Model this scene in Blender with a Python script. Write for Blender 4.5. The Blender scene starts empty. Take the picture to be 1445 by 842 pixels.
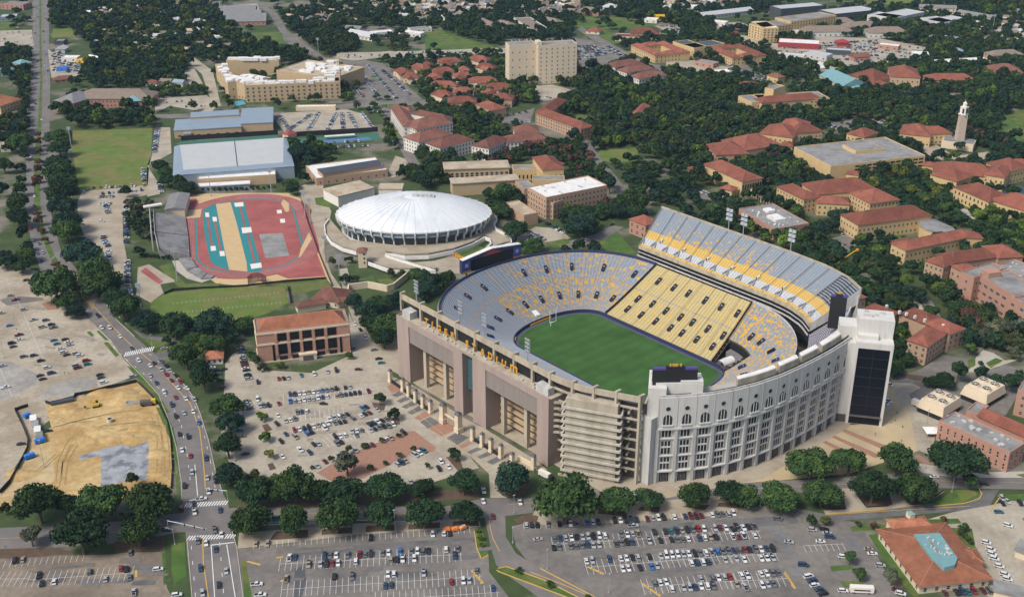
import bpy, math, random
import numpy as np
from mathutils import Vector
random.seed(7); RNG = np.random.default_rng(7)
SC = bpy.context.scene
COL = SC.collection
CAM_H, PITCH, FPX, PW, PH = 337.0, math.radians(24.7), 1600.0, 1445.0, 842.0
cam_data = bpy.data.cameras.new('camera')
cam_data.sensor_width = 36.0
cam_data.lens = FPX / PW * 36.0
cam_data.clip_start = 1.0
cam_data.clip_end = 30000.0
cam = bpy.data.objects.new('camera', cam_data)
cam.location = (0, 0, CAM_H)
cam.rotation_euler = (math.pi / 2 - PITCH, 0, 0)
COL.objects.link(cam)
SC.camera = cam
SUN_AZ, SUN_EL = math.radians(-128.0), math.radians(50.0)   # azimuth from +Y, clockwise: the sun stands to the left and behind
world = bpy.data.worlds.new('World'); SC.world = world
world.use_nodes = True
wn = world.node_tree.nodes; wl = world.node_tree.links
wn.clear()
w_out = wn.new('ShaderNodeOutputWorld'); w_bg = wn.new('ShaderNodeBackground'); w_sky = wn.new('ShaderNodeTexSky')
w_sky.sky_type = 'NISHITA'; w_sky.sun_disc = False
w_sky.sun_elevation = SUN_EL; w_sky.sun_rotation = SUN_AZ
w_sky.dust_density = 3.0
w_bg.inputs['Strength'].default_value = 0.125
wl.new(w_sky.outputs['Color'], w_bg.inputs['Color']); wl.new(w_bg.outputs['Background'], w_out.inputs['Surface'])
sun_d = bpy.data.lights.new('sun', 'SUN'); sun_d.energy = 2.6; sun_d.angle = math.radians(16.0); sun_d.color = (1.0, 0.955, 0.89)
sun = bpy.data.objects.new('sun', sun_d); COL.objects.link(sun)
to_sun = Vector((math.sin(SUN_AZ) * math.cos(SUN_EL), math.cos(SUN_AZ) * math.cos(SUN_EL), math.sin(SUN_EL)))
sun.rotation_euler = to_sun.to_track_quat('Z', 'Y').to_euler()
sun.location = (0, 0, 900)
SC.view_settings.view_transform = 'Standard'
SC.view_settings.look = 'None'
SC.view_settings.exposure = 0.30
SC.view_settings.gamma = 1.0
SC.view_settings.use_curve_mapping = False
SC.cycles.use_denoising = True
SC.cycles.max_bounces = 5; SC.cycles.diffuse_bounces = 3; SC.cycles.glossy_bounces = 2
SC.cycles.transparent_max_bounces = 4; SC.cycles.volume_bounces = 0
SC.cycles.use_fast_gi = False
FR = dict(P=(0, 0, 1.0), F1=(0, 0, 4.008), F2=(300, 0, 4.008), F3=(600, 0, 4.008), F4=(940, 0, 4.81), F5=(1145, 0, 4.81),
    F6=(980, 140, 3.1075), F7=(1160, 290, 5.07), F8=(540, 130, 4.008), Z5=(170, 140, 4.431), Z6=(190, 260, 4.431),
    Z7=(420, 220, 4.209), G1=(0, 370, 4.008), G2=(0, 520, 4.008), G3=(0, 632, 4.008), G4=(300, 400, 4.008),
    G5=(300, 520, 4.008), G6=(330, 632, 4.008), G7=(680, 632, 4.008), G8=(1030, 632, 3.482), L1=(0, 180, 5.538),
    L2=(0, 300, 5.538), R1=(1185, 400, 5.538), R2=(1185, 540, 5.538), M1=(440, 340, 5.538), N1=(1240, 690, 5.541),
    K1=(540, 270, 3.6125), K2=(850, 270, 3.6125), K3=(540, 430, 3.6125), K4=(880, 430, 3.1175), T6=(760, 560, 6.0125),
    M5=(1000, 420, 5.558), M4=(600, 340, 7.015), Y1=(900, 370, 12.025), Y2=(640, 380, 12.025), Y3=(950, 440, 12.025),
    U2=(1040, 330, 7.015), U1=(880, 280, 8.017))
def Q(f, x, y):
 x0, y0, s = FR[f]
 return x0 + x / s, y0 + y / s
def at(p, h=0.0):
 u, v = p[0] - PW / 2, p[1] - PH / 2
 t = (CAM_H - h) / (FPX * math.sin(PITCH) + v * math.cos(PITCH))
 return Vector((u * t, (FPX * math.cos(PITCH) - v * math.sin(PITCH)) * t, h))
def ptz(f, x, y, h=0.0):
 return at(Q(f, x, y), h)
def mpp(p):                      # metres that one photo pixel spans across the view at this ground point
 v = p[1] - PH / 2
 return CAM_H / (FPX * math.sin(PITCH) + v * math.cos(PITCH))
def pix(p):
 X, Y, Z = p[0], p[1], p[2] - CAM_H
 zc = Y * math.cos(PITCH) - Z * math.sin(PITCH)
 return PW / 2 + FPX * X / zc, PH / 2 + FPX * (-Y * math.sin(PITCH) - Z * math.cos(PITCH)) / zc
MATS = {}
def mat(name, c, rough=0.85, var=0.12, scale=0.15, c2=None, c2scale=0.03, c2lo=0.45, c2hi=0.6, metallic=0.0, detail=4.0, spec=0.3, rnd=0.0, coat=0.0, coords=None, stretch=None):
 if name in MATS: return MATS[name]
 m = bpy.data.materials.new(name); m.use_nodes = True
 nt = m.node_tree; N = nt.nodes; L = nt.links
 b = N['Principled BSDF']
 b.inputs['Roughness'].default_value = rough; b.inputs['Metallic'].default_value = metallic
 b.inputs['Specular IOR Level'].default_value = spec
 if coat: b.inputs['Coat Weight'].default_value = coat; b.inputs['Coat Roughness'].default_value = 0.08
 geo = N.new('ShaderNodeNewGeometry')
 pos = geo.outputs['Position']
 if stretch:
  mp = N.new('ShaderNodeMapping'); mp.inputs['Rotation'].default_value = (0, 0, stretch[0]); mp.inputs['Scale'].default_value = stretch[1]
  L.new(pos, mp.inputs['Vector']); pos = mp.outputs['Vector']
 def noise(s, d=detail):
  n = N.new('ShaderNodeTexNoise'); n.inputs['Scale'].default_value = s; n.inputs['Detail'].default_value = d
  n.inputs['Roughness'].default_value = 0.62
  L.new(pos, n.inputs['Vector']); return n.outputs['Fac']
 col = N.new('ShaderNodeRGB'); col.outputs[0].default_value = (*c, 1); out = col.outputs[0]
 if c2:
  r = N.new('ShaderNodeMapRange'); r.inputs['From Min'].default_value = c2lo; r.inputs['From Max'].default_value = c2hi
  L.new(noise(c2scale, 6.0), r.inputs['Value'])
  mx = N.new('ShaderNodeMix'); mx.data_type = 'RGBA'; L.new(r.outputs['Result'], mx.inputs['Factor'])
  L.new(out, mx.inputs['A']); mx.inputs['B'].default_value = (*c2, 1); out = mx.outputs['Result']
 if var:
  r = N.new('ShaderNodeMapRange'); r.inputs['From Min'].default_value = 0.25; r.inputs['From Max'].default_value = 0.75
  r.inputs['To Min'].default_value = 1 - var; r.inputs['To Max'].default_value = 1 + var
  L.new(noise(scale), r.inputs['Value']); v = r.outputs['Result']
  if rnd:
   oi = N.new('ShaderNodeObjectInfo'); r2 = N.new('ShaderNodeMapRange')
   r2.inputs['To Min'].default_value = 1 - rnd; r2.inputs['To Max'].default_value = 1 + rnd
   L.new(oi.outputs['Random'], r2.inputs['Value'])
   mm = N.new('ShaderNodeMath'); mm.operation = 'MULTIPLY'; L.new(v, mm.inputs[0]); L.new(r2.outputs['Result'], mm.inputs[1]); v = mm.outputs[0]
  vm = N.new('ShaderNodeVectorMath'); vm.operation = 'SCALE'; L.new(out, vm.inputs[0]); L.new(v, vm.inputs['Scale']); out = vm.outputs[0]
 L.new(out, b.inputs['Base Color'])
 MATS[name] = m
 return m
def tile_roof(name, c):
 m = mat(name, c, 0.85, 0.22, 0.35, c2=tuple(k * 0.72 for k in c), c2scale=0.09, c2lo=0.4, c2hi=0.65, detail=8, rnd=0.26)
 return m
M_GROUND = mat('town_ground', (0.048, 0.072, 0.024), 0.95, 0.3, 0.08, c2=(0.17, 0.155, 0.12), c2scale=0.012, c2lo=0.52, c2hi=0.6)
M_GRASS = mat('lawn', (0.06, 0.115, 0.022), 0.95, 0.25, 0.12, c2=(0.11, 0.13, 0.035), c2scale=0.03)
M_DRYGRASS = mat('dry_lawn', (0.105, 0.15, 0.03), 0.95, 0.2, 0.1, c2=(0.16, 0.15, 0.05), c2scale=0.02)
M_BED = mat('mulch_bed', (0.10, 0.068, 0.045), 0.95, 0.3, 0.3)
M_GRAVEL = mat('gravel', (0.40, 0.35, 0.27), 0.95, 0.22, 0.35, c2=(0.285, 0.235, 0.17), c2scale=0.03, c2lo=0.40, c2hi=0.60, detail=8)
M_GRAVEL2 = mat('grey_gravel', (0.25, 0.235, 0.21), 0.95, 0.2, 0.3, c2=(0.33, 0.31, 0.27), c2scale=0.05)
M_SAND = mat('site_sand', (0.49, 0.355, 0.165), 0.95, 0.28, 0.3, c2=(0.35, 0.225, 0.085), c2scale=0.035, c2lo=0.38, c2hi=0.62, detail=8)
M_PALESAND = mat('pale_sand', (0.47, 0.36, 0.20), 0.95, 0.22, 0.15, c2=(0.38, 0.27, 0.13), c2scale=0.06, detail=8)
M_SLAB = mat('wet_slab', (0.29, 0.30, 0.315), 0.7, 0.25, 0.18, c2=(0.155, 0.165, 0.18), c2scale=0.14, c2lo=0.48, c2hi=0.58)
M_CONC = mat('lot_concrete', (0.375, 0.332, 0.258), 0.9, 0.16, 0.35, c2=(0.27, 0.235, 0.18), c2scale=0.05, c2lo=0.42, c2hi=0.66, detail=7)
M_CONC_TAN = mat('tan_concrete', (0.36, 0.31, 0.235), 0.9, 0.1, 0.2, c2=(0.30, 0.25, 0.18), c2scale=0.06)
M_PLAZA = mat('yellow_plaza', (0.45, 0.355, 0.21), 0.9, 0.1, 0.2, c2=(0.36, 0.29, 0.185), c2scale=0.05)
M_PAVER = mat('brick_pavers', (0.30, 0.165, 0.115), 0.9, 0.15, 0.5)
M_ASPHALT = mat('asphalt', (0.14, 0.135, 0.13), 0.9, 0.2, 0.25, c2=(0.105, 0.10, 0.098), c2scale=0.05, detail=7)
M_ASPH_OLD = mat('old_asphalt', (0.185, 0.168, 0.148), 0.9, 0.22, 0.3, c2=(0.125, 0.114, 0.104), c2scale=0.045, c2lo=0.42, c2hi=0.66, detail=7)
M_ASPH_TAN = mat('tan_asphalt', (0.225, 0.183, 0.138), 0.9, 0.22, 0.3, c2=(0.165, 0.132, 0.10), c2scale=0.04, detail=7)
M_ASPH_DARK = mat('dark_asphalt', (0.085, 0.085, 0.088), 0.9, 0.15, 0.2)
M_ROAD = mat('road_asphalt', (0.15, 0.138, 0.13), 0.9, 0.12, 0.15, c2=(0.185, 0.165, 0.15), c2scale=0.04, detail=6)
M_SIDEWALK = mat('sidewalk', (0.40, 0.37, 0.31), 0.9, 0.1, 0.3)
M_WHITE = mat('white_paint', (0.72, 0.72, 0.70), 0.7, 0.1, 0.5)
M_YELLOW = mat('yellow_paint', (0.50, 0.32, 0.08), 0.7, 0.1, 0.5)
M_BLUEP = mat('blue_paint', (0.12, 0.25, 0.42), 0.7, 0.1, 0.5)
M_WATER = mat('pool_water', (0.02, 0.28, 0.42), 0.15, 0.05, 0.3)
M_LAKE = mat('lake_water', (0.03, 0.075, 0.11), 0.12, 0.05, 0.3, spec=0.5)
M_TRACK = mat('track_red', (0.33, 0.098, 0.088), 0.9, 0.1, 0.15, c2=(0.27, 0.078, 0.07), c2scale=0.05)
M_TEAL = mat('track_teal', (0.03, 0.20, 0.205), 0.9, 0.1, 0.2)
M_TRACKTAN = mat('track_tan', (0.50, 0.36, 0.19), 0.9, 0.08, 0.2)
M_COURT = mat('court_green', (0.045, 0.14, 0.10), 0.8, 0.1, 0.2)
M_COURTB = mat('court_blue', (0.10, 0.16, 0.30), 0.8, 0.1, 0.2)
M_BRICK = mat('salmon_brick', (0.40, 0.225, 0.165), 0.9, 0.1, 0.5)
M_BRICKTAN = mat('tan_brick', (0.42, 0.28, 0.185), 0.9, 0.1, 0.5)
M_STUCCO = mat('yellow_stucco', (0.55, 0.40, 0.20), 0.9, 0.08, 0.2)
M_STUCCO2 = mat('tan_stucco', (0.46, 0.34, 0.205), 0.9, 0.08, 0.2)
M_CREAM = mat('cream_stucco', (0.60, 0.50, 0.36), 0.9, 0.06, 0.2)
M_WALLWHITE = mat('white_wall', (0.66, 0.62, 0.56), 0.85, 0.06, 0.1)
M_STADWHITE = mat('stadium_white', (0.56, 0.545, 0.51), 0.85, 0.10, 0.6, c2=(0.46, 0.44, 0.40), c2scale=0.3, c2lo=0.5, c2hi=0.72, stretch=(0.0, (1.0, 1.0, 0.10)))
M_STADGREY = mat('stadium_grey', (0.48, 0.47, 0.445), 0.85, 0.12, 0.5, c2=(0.39, 0.38, 0.355), c2scale=0.3, stretch=(0.0, (1.0, 1.0, 0.12)))
M_STADTAN = mat('stadium_concrete', (0.42, 0.37, 0.285), 0.88, 0.14, 0.5, c2=(0.31, 0.27, 0.205), c2scale=0.25, stretch=(0.0, (1.0, 1.0, 0.15)))
M_TAUPE = mat('taupe_panel', (0.345, 0.27, 0.235), 0.85, 0.11, 0.5, c2=(0.30, 0.235, 0.205), c2scale=0.25, stretch=(0.0, (1.0, 1.0, 0.10)))
M_TAUPE2 = mat('grey_taupe_panel', (0.225, 0.195, 0.175), 0.85, 0.12, 0.5, stretch=(0.0, (1.0, 1.0, 0.1)))
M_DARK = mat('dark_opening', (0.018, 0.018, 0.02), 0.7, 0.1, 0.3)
M_DARKWALL = mat('dark_brown_wall', (0.10, 0.085, 0.078), 0.85, 0.1, 0.2)
M_GLASS = mat('dark_glass', (0.008, 0.010, 0.016), 0.25, 0.1, 0.3, spec=0.2)
M_GLASSG = mat('green_glass', (0.05, 0.11, 0.12), 0.15, 0.1, 0.3, spec=0.5)
M_PANE = mat('window_pane', (0.03, 0.032, 0.036), 0.2, 0.1, 0.3, spec=0.5)
M_FRAME = mat('window_frame', (0.62, 0.60, 0.55), 0.7, 0.05, 0.3)
M_REDTILE = tile_roof('red_clay_tile', (0.225, 0.078, 0.05))
M_ORTILE = tile_roof('orange_clay_tile', (0.315, 0.125, 0.068))
M_BRTILE = tile_roof('brown_clay_tile', (0.175, 0.075, 0.054))
M_FLATGREY = mat('grey_roof', (0.255, 0.25, 0.24), 0.9, 0.2, 0.2, c2=(0.16, 0.155, 0.15), c2scale=0.06, c2lo=0.45, c2hi=0.66)
M_FLATTAN = mat('tan_roof', (0.44, 0.365, 0.265), 0.9, 0.18, 0.3, c2=(0.33, 0.265, 0.185), c2scale=0.08)
M_FLATWHITE = mat('white_roof', (0.68, 0.67, 0.64), 0.8, 0.12, 0.3, c2=(0.55, 0.53, 0.49), c2scale=0.1, c2lo=0.5, c2hi=0.7)
M_METALBLUE = mat('blue_grey_metal_roof', (0.27, 0.33, 0.385), 0.5, 0.08, 0.1, metallic=0.2)
M_METALPALE = mat('pale_metal_roof', (0.47, 0.475, 0.46), 0.55, 0.06, 0.1, metallic=0.1)
M_METALDARK = mat('dark_metal_roof', (0.075, 0.085, 0.10), 0.5, 0.1, 0.1, metallic=0.2)
M_COPPER = mat('teal_roof', (0.16, 0.30, 0.31), 0.6, 0.12, 0.3)
M_BROWNSH = mat('brown_shingle', (0.21, 0.165, 0.13), 0.9, 0.15, 0.2)
M_GREYSH = mat('grey_shingle', (0.19, 0.19, 0.19), 0.9, 0.15, 0.2)
M_STEEL = mat('galvanised_steel', (0.42, 0.43, 0.44), 0.5, 0.05, 0.5, metallic=0.4)
M_BLACK = mat('black_metal', (0.02, 0.02, 0.022), 0.6, 0.1, 0.5)
M_GOLD = mat('gold_letter', (0.56, 0.285, 0.025), 0.6, 0.03, 0.5)
M_PURPLE = mat('purple_panel', (0.09, 0.06, 0.26), 0.6, 0.05, 0.3)
M_NAVY = mat('navy_panel', (0.035, 0.04, 0.10), 0.6, 0.05, 0.3)
M_REDPAINT = mat('red_panel', (0.30, 0.045, 0.05), 0.6, 0.05, 0.3)
M_ORANGE = mat('orange_paint', (0.75, 0.22, 0.04), 0.5, 0.05, 0.5)
M_MACHYEL = mat('machine_yellow', (0.65, 0.40, 0.03), 0.5, 0.05, 0.5)
M_BLUE = mat('blue_plastic', (0.03, 0.18, 0.55), 0.5, 0.05, 0.5)
M_LAMP = mat('lamp_panel', (0.30, 0.33, 0.36), 0.4, 0.03, 0.5)
WORLD = {}
class MB:
 def __init__(s): s.v = []; s.f = []; s.m = []
 def add(s, vs, fs, mi=0):
  o = len(s.v); s.v += [tuple(v) for v in vs]
  s.f += [tuple(o + i for i in f) for f in fs]; s.m += [mi] * len(fs); return s
 def quad(s, a, b, c, d, mi=0): return s.add([a, b, c, d], [(0, 1, 2, 3)], mi)
 def prism(s, poly, z0, z1, mi=0, top=None, bottom=False):
  n = len(poly); A = sum(poly[i][0] * poly[(i + 1) % n][1] - poly[(i + 1) % n][0] * poly[i][1] for i in range(n))
  if A < 0: poly = list(reversed(poly))
  vs = [(p[0], p[1], z0) for p in poly] + [(p[0], p[1], z1) for p in poly]
  s.add(vs, [(i, (i + 1) % n, n + (i + 1) % n, n + i) for i in range(n)], mi)
  s.add([(p[0], p[1], z1) for p in poly], [tuple(range(n))], mi if top is None else top)
  if bottom: s.add([(p[0], p[1], z0) for p in poly], [tuple(reversed(range(n)))], mi)
  return s
 def box(s, c, d, rz=0.0, mi=0, z0=None):
  cx, cy = c[0], c[1]; hx, hy = d[0] / 2, d[1] / 2; z0 = c[2] if z0 is None else z0
  co, si = math.cos(rz), math.sin(rz)
  P = [(cx + x * co - y * si, cy + x * si + y * co) for x, y in ((-hx, -hy), (hx, -hy), (hx, hy), (-hx, hy))]
  return s.prism(P, z0, z0 + d[2], mi, bottom=True)
 def tube(s, p, q, r, n=6, r2=None, mi=0):
  p = Vector(p); q = Vector(q); d = (q - p); 
  if d.length < 1e-6: return s
  d.normalize(); a = d.orthogonal().normalized(); b = d.cross(a); r2 = r if r2 is None else r2
  vs = []
  for c, rr in ((p, r), (q, r2)):
   for i in range(n):
    t = 2 * math.pi * i / n; vs.append(c + a * (rr * math.cos(t)) + b * (rr * math.sin(t)))
  return s.add(vs, [(i, (i + 1) % n, n + (i + 1) % n, n + i) for i in range(n)] + [tuple(reversed(range(n))), tuple(range(n, 2 * n))], mi)
 def bar(s, p, q, w, h, mi=0):            # upright rectangular bar between two points (bottom line p-q)
  p = Vector(p); q = Vector(q); d = Vector((q.x - p.x, q.y - p.y, 0)); 
  if d.length < 1e-6: return s
  d.normalize(); n = Vector((-d.y, d.x, 0)) * (w / 2); u = Vector((0, 0, h))
  vs = [p - n, q - n, q + n, p + n, p - n + u, q - n + u, q + n + u, p + n + u]
  return s.add(vs, [(0, 1, 5, 4), (1, 2, 6, 5), (2, 3, 7, 6), (3, 0, 4, 7), (4, 5, 6, 7), (3, 2, 1, 0)], mi)
 def wallstrip(s, pts, z0, z1, w, mi=0, closed=False):
  n = len(pts)
  for i in range(n if closed else n - 1):
   a, b = pts[i], pts[(i + 1) % n]
   za = z0[i] if isinstance(z0, (list, tuple)) else z0
   s.bar((a[0], a[1], za), (b[0], b[1], za), w, z1 - za, mi)
  return s
 def mesh(s, name, mats, off=(0, 0, 0), smooth=False):
  me = bpy.data.meshes.new(name)
  v = np.array(s.v, dtype=np.float64) - np.array(off)
  me.from_pydata(v.tolist(), [], s.f)
  for m in (mats if isinstance(mats, (list, tuple)) else [mats]): me.materials.append(m)
  if len(me.polygons): 
   me.polygons.foreach_set('material_index', s.m)
   if smooth: me.polygons.foreach_set('use_smooth', [True] * len(s.f))
  me.update(); return me
 def build(s, name, mats, parent=None, smooth=False, label=None):
  off = WORLD[parent.name] if parent is not None else (0, 0, 0)
  o = bpy.data.objects.new(name, s.mesh(name, mats, off, smooth)); COL.objects.link(o)
  if parent is not None: o.parent = parent; WORLD[o.name] = off
  if label: o['label'] = label
  return o
def thing(name, label, cat, loc=(0, 0, 0), rz=0.0, group=None):
 o = bpy.data.objects.new(name, None); COL.objects.link(o)
 o.location = loc; o.rotation_euler = (0, 0, rz); o.empty_display_size = 1.0
 WORLD[o.name] = tuple(loc)
 tag(o, label, cat, group); return o
def tag(o, label=None, cat=None, group=None, kind=None):
 if label: o['label'] = label
 if cat: o['category'] = cat
 if group: o['group'] = group
 if kind: o['kind'] = kind
 return o
def inst(name, me, parent, loc=(0, 0, 0), rz=0.0, scale=(1, 1, 1)):
 o = bpy.data.objects.new(name, me); COL.objects.link(o); o.parent = parent
 w = WORLD[parent.name]
 o.location = (loc[0] - w[0], loc[1] - w[1], loc[2] - w[2]); o.rotation_euler = (0, 0, rz); o.scale = scale
 return o
def local(name, me, parent):
 o = bpy.data.objects.new(name, me); COL.objects.link(o); o.parent = parent; return o
OCC = []      # world polygons where no scattered tree may stand
def occ(poly, grow=0.0):
 P = np.array([(p[0], p[1]) for p in poly], float)
 if grow:
  c = P.mean(0); d = P - c; r = np.linalg.norm(d, axis=1, keepdims=True); P = c + d * (1 + grow / np.maximum(r, 1e-3))
 OCC.append((P, P.min(0), P.max(0)))
def inside(P, x, y):
 n = len(P); c = False; j = n - 1
 for i in range(n):
  if (P[i][1] > y) != (P[j][1] > y) and x < (P[j][0] - P[i][0]) * (y - P[i][1]) / (P[j][1] - P[i][1]) + P[i][0]: c = not c
  j = i
 return c
def free(x, y, r=3.0):
 for P, lo, hi in OCC:
  if x < lo[0] - r or y < lo[1] - r or x > hi[0] + r or y > hi[1] + r: continue
  for dx, dy in ((0, 0), (r, 0), (-r, 0), (0, r), (0, -r)):
   if inside(P, x + dx, y + dy): return False
 return True
LAYER = [0.03]; SHEETS = []
def fpts(spec):
 """'F1 x y x y ... | G2 x y ...' -> photo pixels"""
 out = []
 for seg in spec.split('|'):
  t = seg.split(); f = t[0]; n = list(map(float, t[1:]))
  out += [Q(f, n[i], n[i + 1]) for i in range(0, len(n), 2)]
 return out
def sheet(name, spec, m, z=None, occupy=True, kind='structure'):
 P = [at(p) for p in fpts(spec)] if isinstance(spec, str) else [Vector((p[0], p[1], 0)) for p in spec]
 if z is None:
  xs = [p.x for p in P]; ys = [p.y for p in P]; bb = (min(xs), min(ys), max(xs), max(ys))
  z = max([q[4] for q in SHEETS if q[0] < bb[2] and q[2] > bb[0] and q[1] < bb[3] and q[3] > bb[1]] + [0.02]) + 0.006
  SHEETS.append((*bb, z)); LAYER[0] = max(LAYER[0], z)
 mb = MB(); mb.prism([(p.x, p.y) for p in P], z - 0.3, z)
 o = mb.build(name, m); o['kind'] = kind
 bpy_tri(o)
 if occupy: occ(P)
 return o
def bpy_tri(o):                               # concave n-gons: triangulate once
 import bmesh
 bm = bmesh.new(); bm.from_mesh(o.data)
 bmesh.ops.triangulate(bm, faces=[f for f in bm.faces if len(f.verts) > 4]); bm.to_mesh(o.data); bm.free()
def ribbon(name, spec_l, spec_r, m, z=None, occupy=True):
 A = [at(p) for p in fpts(spec_l)]; B = [at(p) for p in fpts(spec_r)]
 return sheet(name, [(p.x, p.y) for p in A] + [(p.x, p.y) for p in reversed(B)], m, z, occupy)
def stripe(mb, pts, w, z, mi=0, dash=None):
 for a, b in zip(pts[:-1], pts[1:]):
  a = Vector((a[0], a[1], z)); b = Vector((b[0], b[1], z)); d = b - a; L = d.length
  if L < 1e-3: continue
  d /= L; n = Vector((-d.y, d.x, 0)) * (w / 2)
  segs = [(0, L)] if not dash else [(t, min(t + dash[0], L)) for t in np.arange(0, L, dash[0] + dash[1])]
  for s0, s1 in segs: mb.quad(a + d * s0 - n, a + d * s1 - n, a + d * s1 + n, a + d * s0 + n, mi)
HAZE = True
g = MB(); g.prism([(-6000, -800), (6000, -800), (6000, 9000), (-6000, 9000)], -1.0, 0.0)
o = g.build('ground', M_GROUND); o['kind'] = 'structure'
sheet('practice_lawn', 'L1 570 25 1190 5 1180 300 1150 450 620 500 560 150', M_DRYGRASS)
sheet('meadow', 'F3 0 190 60 160 130 190 420 275 330 285 0 280', M_GRASS)
sheet('cemetery_lawn', 'F3 720 105 900 85 1130 90 1320 140 1180 165 830 165', M_GRASS, None, False)
sheet('church_lawn', 'F3 900 190 1000 160 1140 235 1080 250 1010 240', M_GRASS)
sheet('small_meadow', 'F2 160 190 380 180 410 245 250 260', M_GRASS)
sheet('parade_lawn', 'F6 1340 80 1445 40 1445 190 1330 165', M_GRASS)
sheet('round_lawn', 'F8 1195 350 1250 325 1443 320 1443 390 1300 400 1215 380', M_DRYGRASS)
sheet('mound_lawn', 'P 795 170 812 162 838 164 836 176 806 180', M_GRASS)
sheet('slope_lawn', 'K1 1110 210 1190 200 1260 280 1300 330 1140 300 1105 260', M_GRASS)
sheet('courtyard_lawn', 'F6 820 605 930 595 960 620 860 650', M_GRASS)
sheet('quad_lawn', 'F6 1120 450 1250 470 1250 490 1130 470', M_GRASS)
sheet('quad_lawn', 'F6 1160 500 1230 540 1210 575 1165 555', M_GRASS)
sheet('roadside_lawn', 'F7 250 520 440 560 470 620 330 590', M_GRASS)
sheet('hillside_lawn', 'F7 480 575 700 690 760 760 600 700', M_GRASS, None, False)
sheet('far_field', 'F5 200 10 500 0 800 0 700 40 420 30', M_DRYGRASS)
sheet('far_field', 'F1 0 120 90 130 90 175 0 180', M_GRASS, None, False)
sheet('far_field', 'F1 300 165 400 160 430 210 290 215', M_DRYGRASS)
sheet('lake', 'F6 1340 405 1400 385 1445 380 1445 470 1420 450', M_LAKE)
sheet('gravel_lot', 'P -40 372 20 372 57 384 90 418 122 447 157 480 175 507 196 528 120 556 60 600 20 660 0 700 -60 760', M_GRAVEL)
sheet('striped_gravel_bay', 'G1 0 560 60 560 230 640 200 690 60 760 0 780', M_GRAVEL2)
sheet('striped_gravel_bay', 'G1 210 770 300 690 520 640 560 700 420 750', M_GRAVEL2)
sheet('old_paving', 'G1 0 215 60 190 240 200 250 215 40 245', M_ASPH_OLD)
sheet('brick_apron', 'G1 235 235 300 215 335 265 270 270', M_PAVER)
sheet('construction_sand', 'G2 255 205 420 170 780 75 850 140 905 220 945 300 962 400 972 560 962 690 700 740 400 760 0 780 0 720 60 650 150 470 180 400 290 330', M_SAND)
sheet('pale_sand_patch', 'G2 210 400 250 430 280 470 300 520 310 600 290 650 220 700 120 735 20 760 10 730 60 660 100 600 150 500 180 430', M_PALESAND, None, False)
sheet('concrete_slab', 'G2 575 450 700 428 842 412 838 625 690 640 568 668', M_SLAB)
sheet('concrete_slab', 'G2 440 495 520 470 577 460 577 490 450 516', M_SLAB, None, False)
ribbon('avenue', 'P 46 -30 46 60 43 120 41 180 37 230 36 290 42 330 57 382 90 418 120 445 155 477 175 505 200 530 224 557 239 595 249 632 256 680 259 714 264 782 271 842 275 900',
    'P 70 -30 69 60 71 120 70 180 67 230 69 290 86 354 108 379 134 408 163 450 190 475 220 500 240 520 262 545 274 562 282 582 294 620 303 660 314 695 322 709 327 747 334 772 343 842 350 900', M_ROAD)
ribbon('median_strip', 'P 55.5 -20 55.5 60 57 110 53 180 48 220 48 290 57 330 71 365', 'P 58.5 -20 58.5 60 60 110 58.5 180 57 230 57 290 64 330 77 360', M_GRASS)
ribbon('median_strip', 'P 72 368 92 400 108 418 116 428', 'P 78 362 100 390 118 410 124 424', M_GRASS)
ribbon('south_drive', 'P -40 746 60 742 120 738 170 735 240 725 330 716 440 716 500 712 620 716 680 703 760 702 860 690 939 688 1100 678 1185 674 1240 668 1317 668 1389 672 1500 674',
    'P -40 776 60 774 120 768 170 766 250 751 330 742 440 738 500 734 620 736 690 730 760 722 860 712 939 708 1100 696 1185 692 1317 688 1389 689 1500 691', M_ROAD)
ribbon('side_road', 'G1 750 380 850 418 1000 430 1150 428 1380 402', 'G1 800 428 880 447 1000 456 1160 460 1380 424', M_ASPHALT)
ribbon('side_road', 'G1 880 510 960 490 1050 470', 'G1 900 545 990 515 1080 470', M_ASPHALT)
sheet('service_lane', 'Z6 1110 150 1190 170 1200 300 1180 420 1230 560 1330 700 1270 700 1190 560 1130 400 1090 250', M_CONC_TAN)
sheet('bare_yard', 'Z7 0 190 40 170 150 160 160 250 200 330 190 380 100 340 30 260', M_CONC_TAN)
sheet('bare_yard', 'Z7 540 90 580 0 650 20 660 80 620 110 560 130', M_CONC_TAN)
ribbon('service_road', 'P 1100 712 1160 724 1270 712 1370 708 1386 692', 'P 1120 730 1166 736 1290 726 1395 716 1410 690', M_ASPHALT)
sheet('campus_road', 'P 679 702 712 704 714 757 728 780 762 802 800 824 840 842 880 870 800 870 760 842 718 812 700 796 692 770 687 744', M_ROAD)
ribbon('stadium_lane', 'P 478 380 486 420 505 470 530 520 546 545 575 572 610 600 660 640 690 668 692 702', 'P 490 378 500 420 520 470 546 512 556 534 590 560 628 588 676 628 712 660 715 702', M_CONC)
ribbon('north_lane', 'P 1205 560 1250 540 1300 520 1330 500 1400 512 1445 520', 'P 1215 585 1270 560 1320 540 1350 534 1400 530 1445 535', M_ASPH_OLD)
ribbon('campus_street', 'P 818 200 832 220 860 255 880 290 905 305', 'P 828 196 844 218 872 252 894 285 920 300', M_ROAD)
ribbon('campus_street', 'P 785 345 810 338 840 330 865 318', 'P 795 352 830 345 856 336 880 320', M_ROAD)
ribbon('campus_street', 'P 530 150 548 175 560 200 572 225 590 250', 'P 544 146 562 172 572 198 588 225 604 246', M_ASPH_OLD)
ribbon('campus_street', 'P 385 165 460 150 520 143 640 140', 'P 385 172 460 158 520 150 640 147', M_ASPH_OLD)
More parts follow.
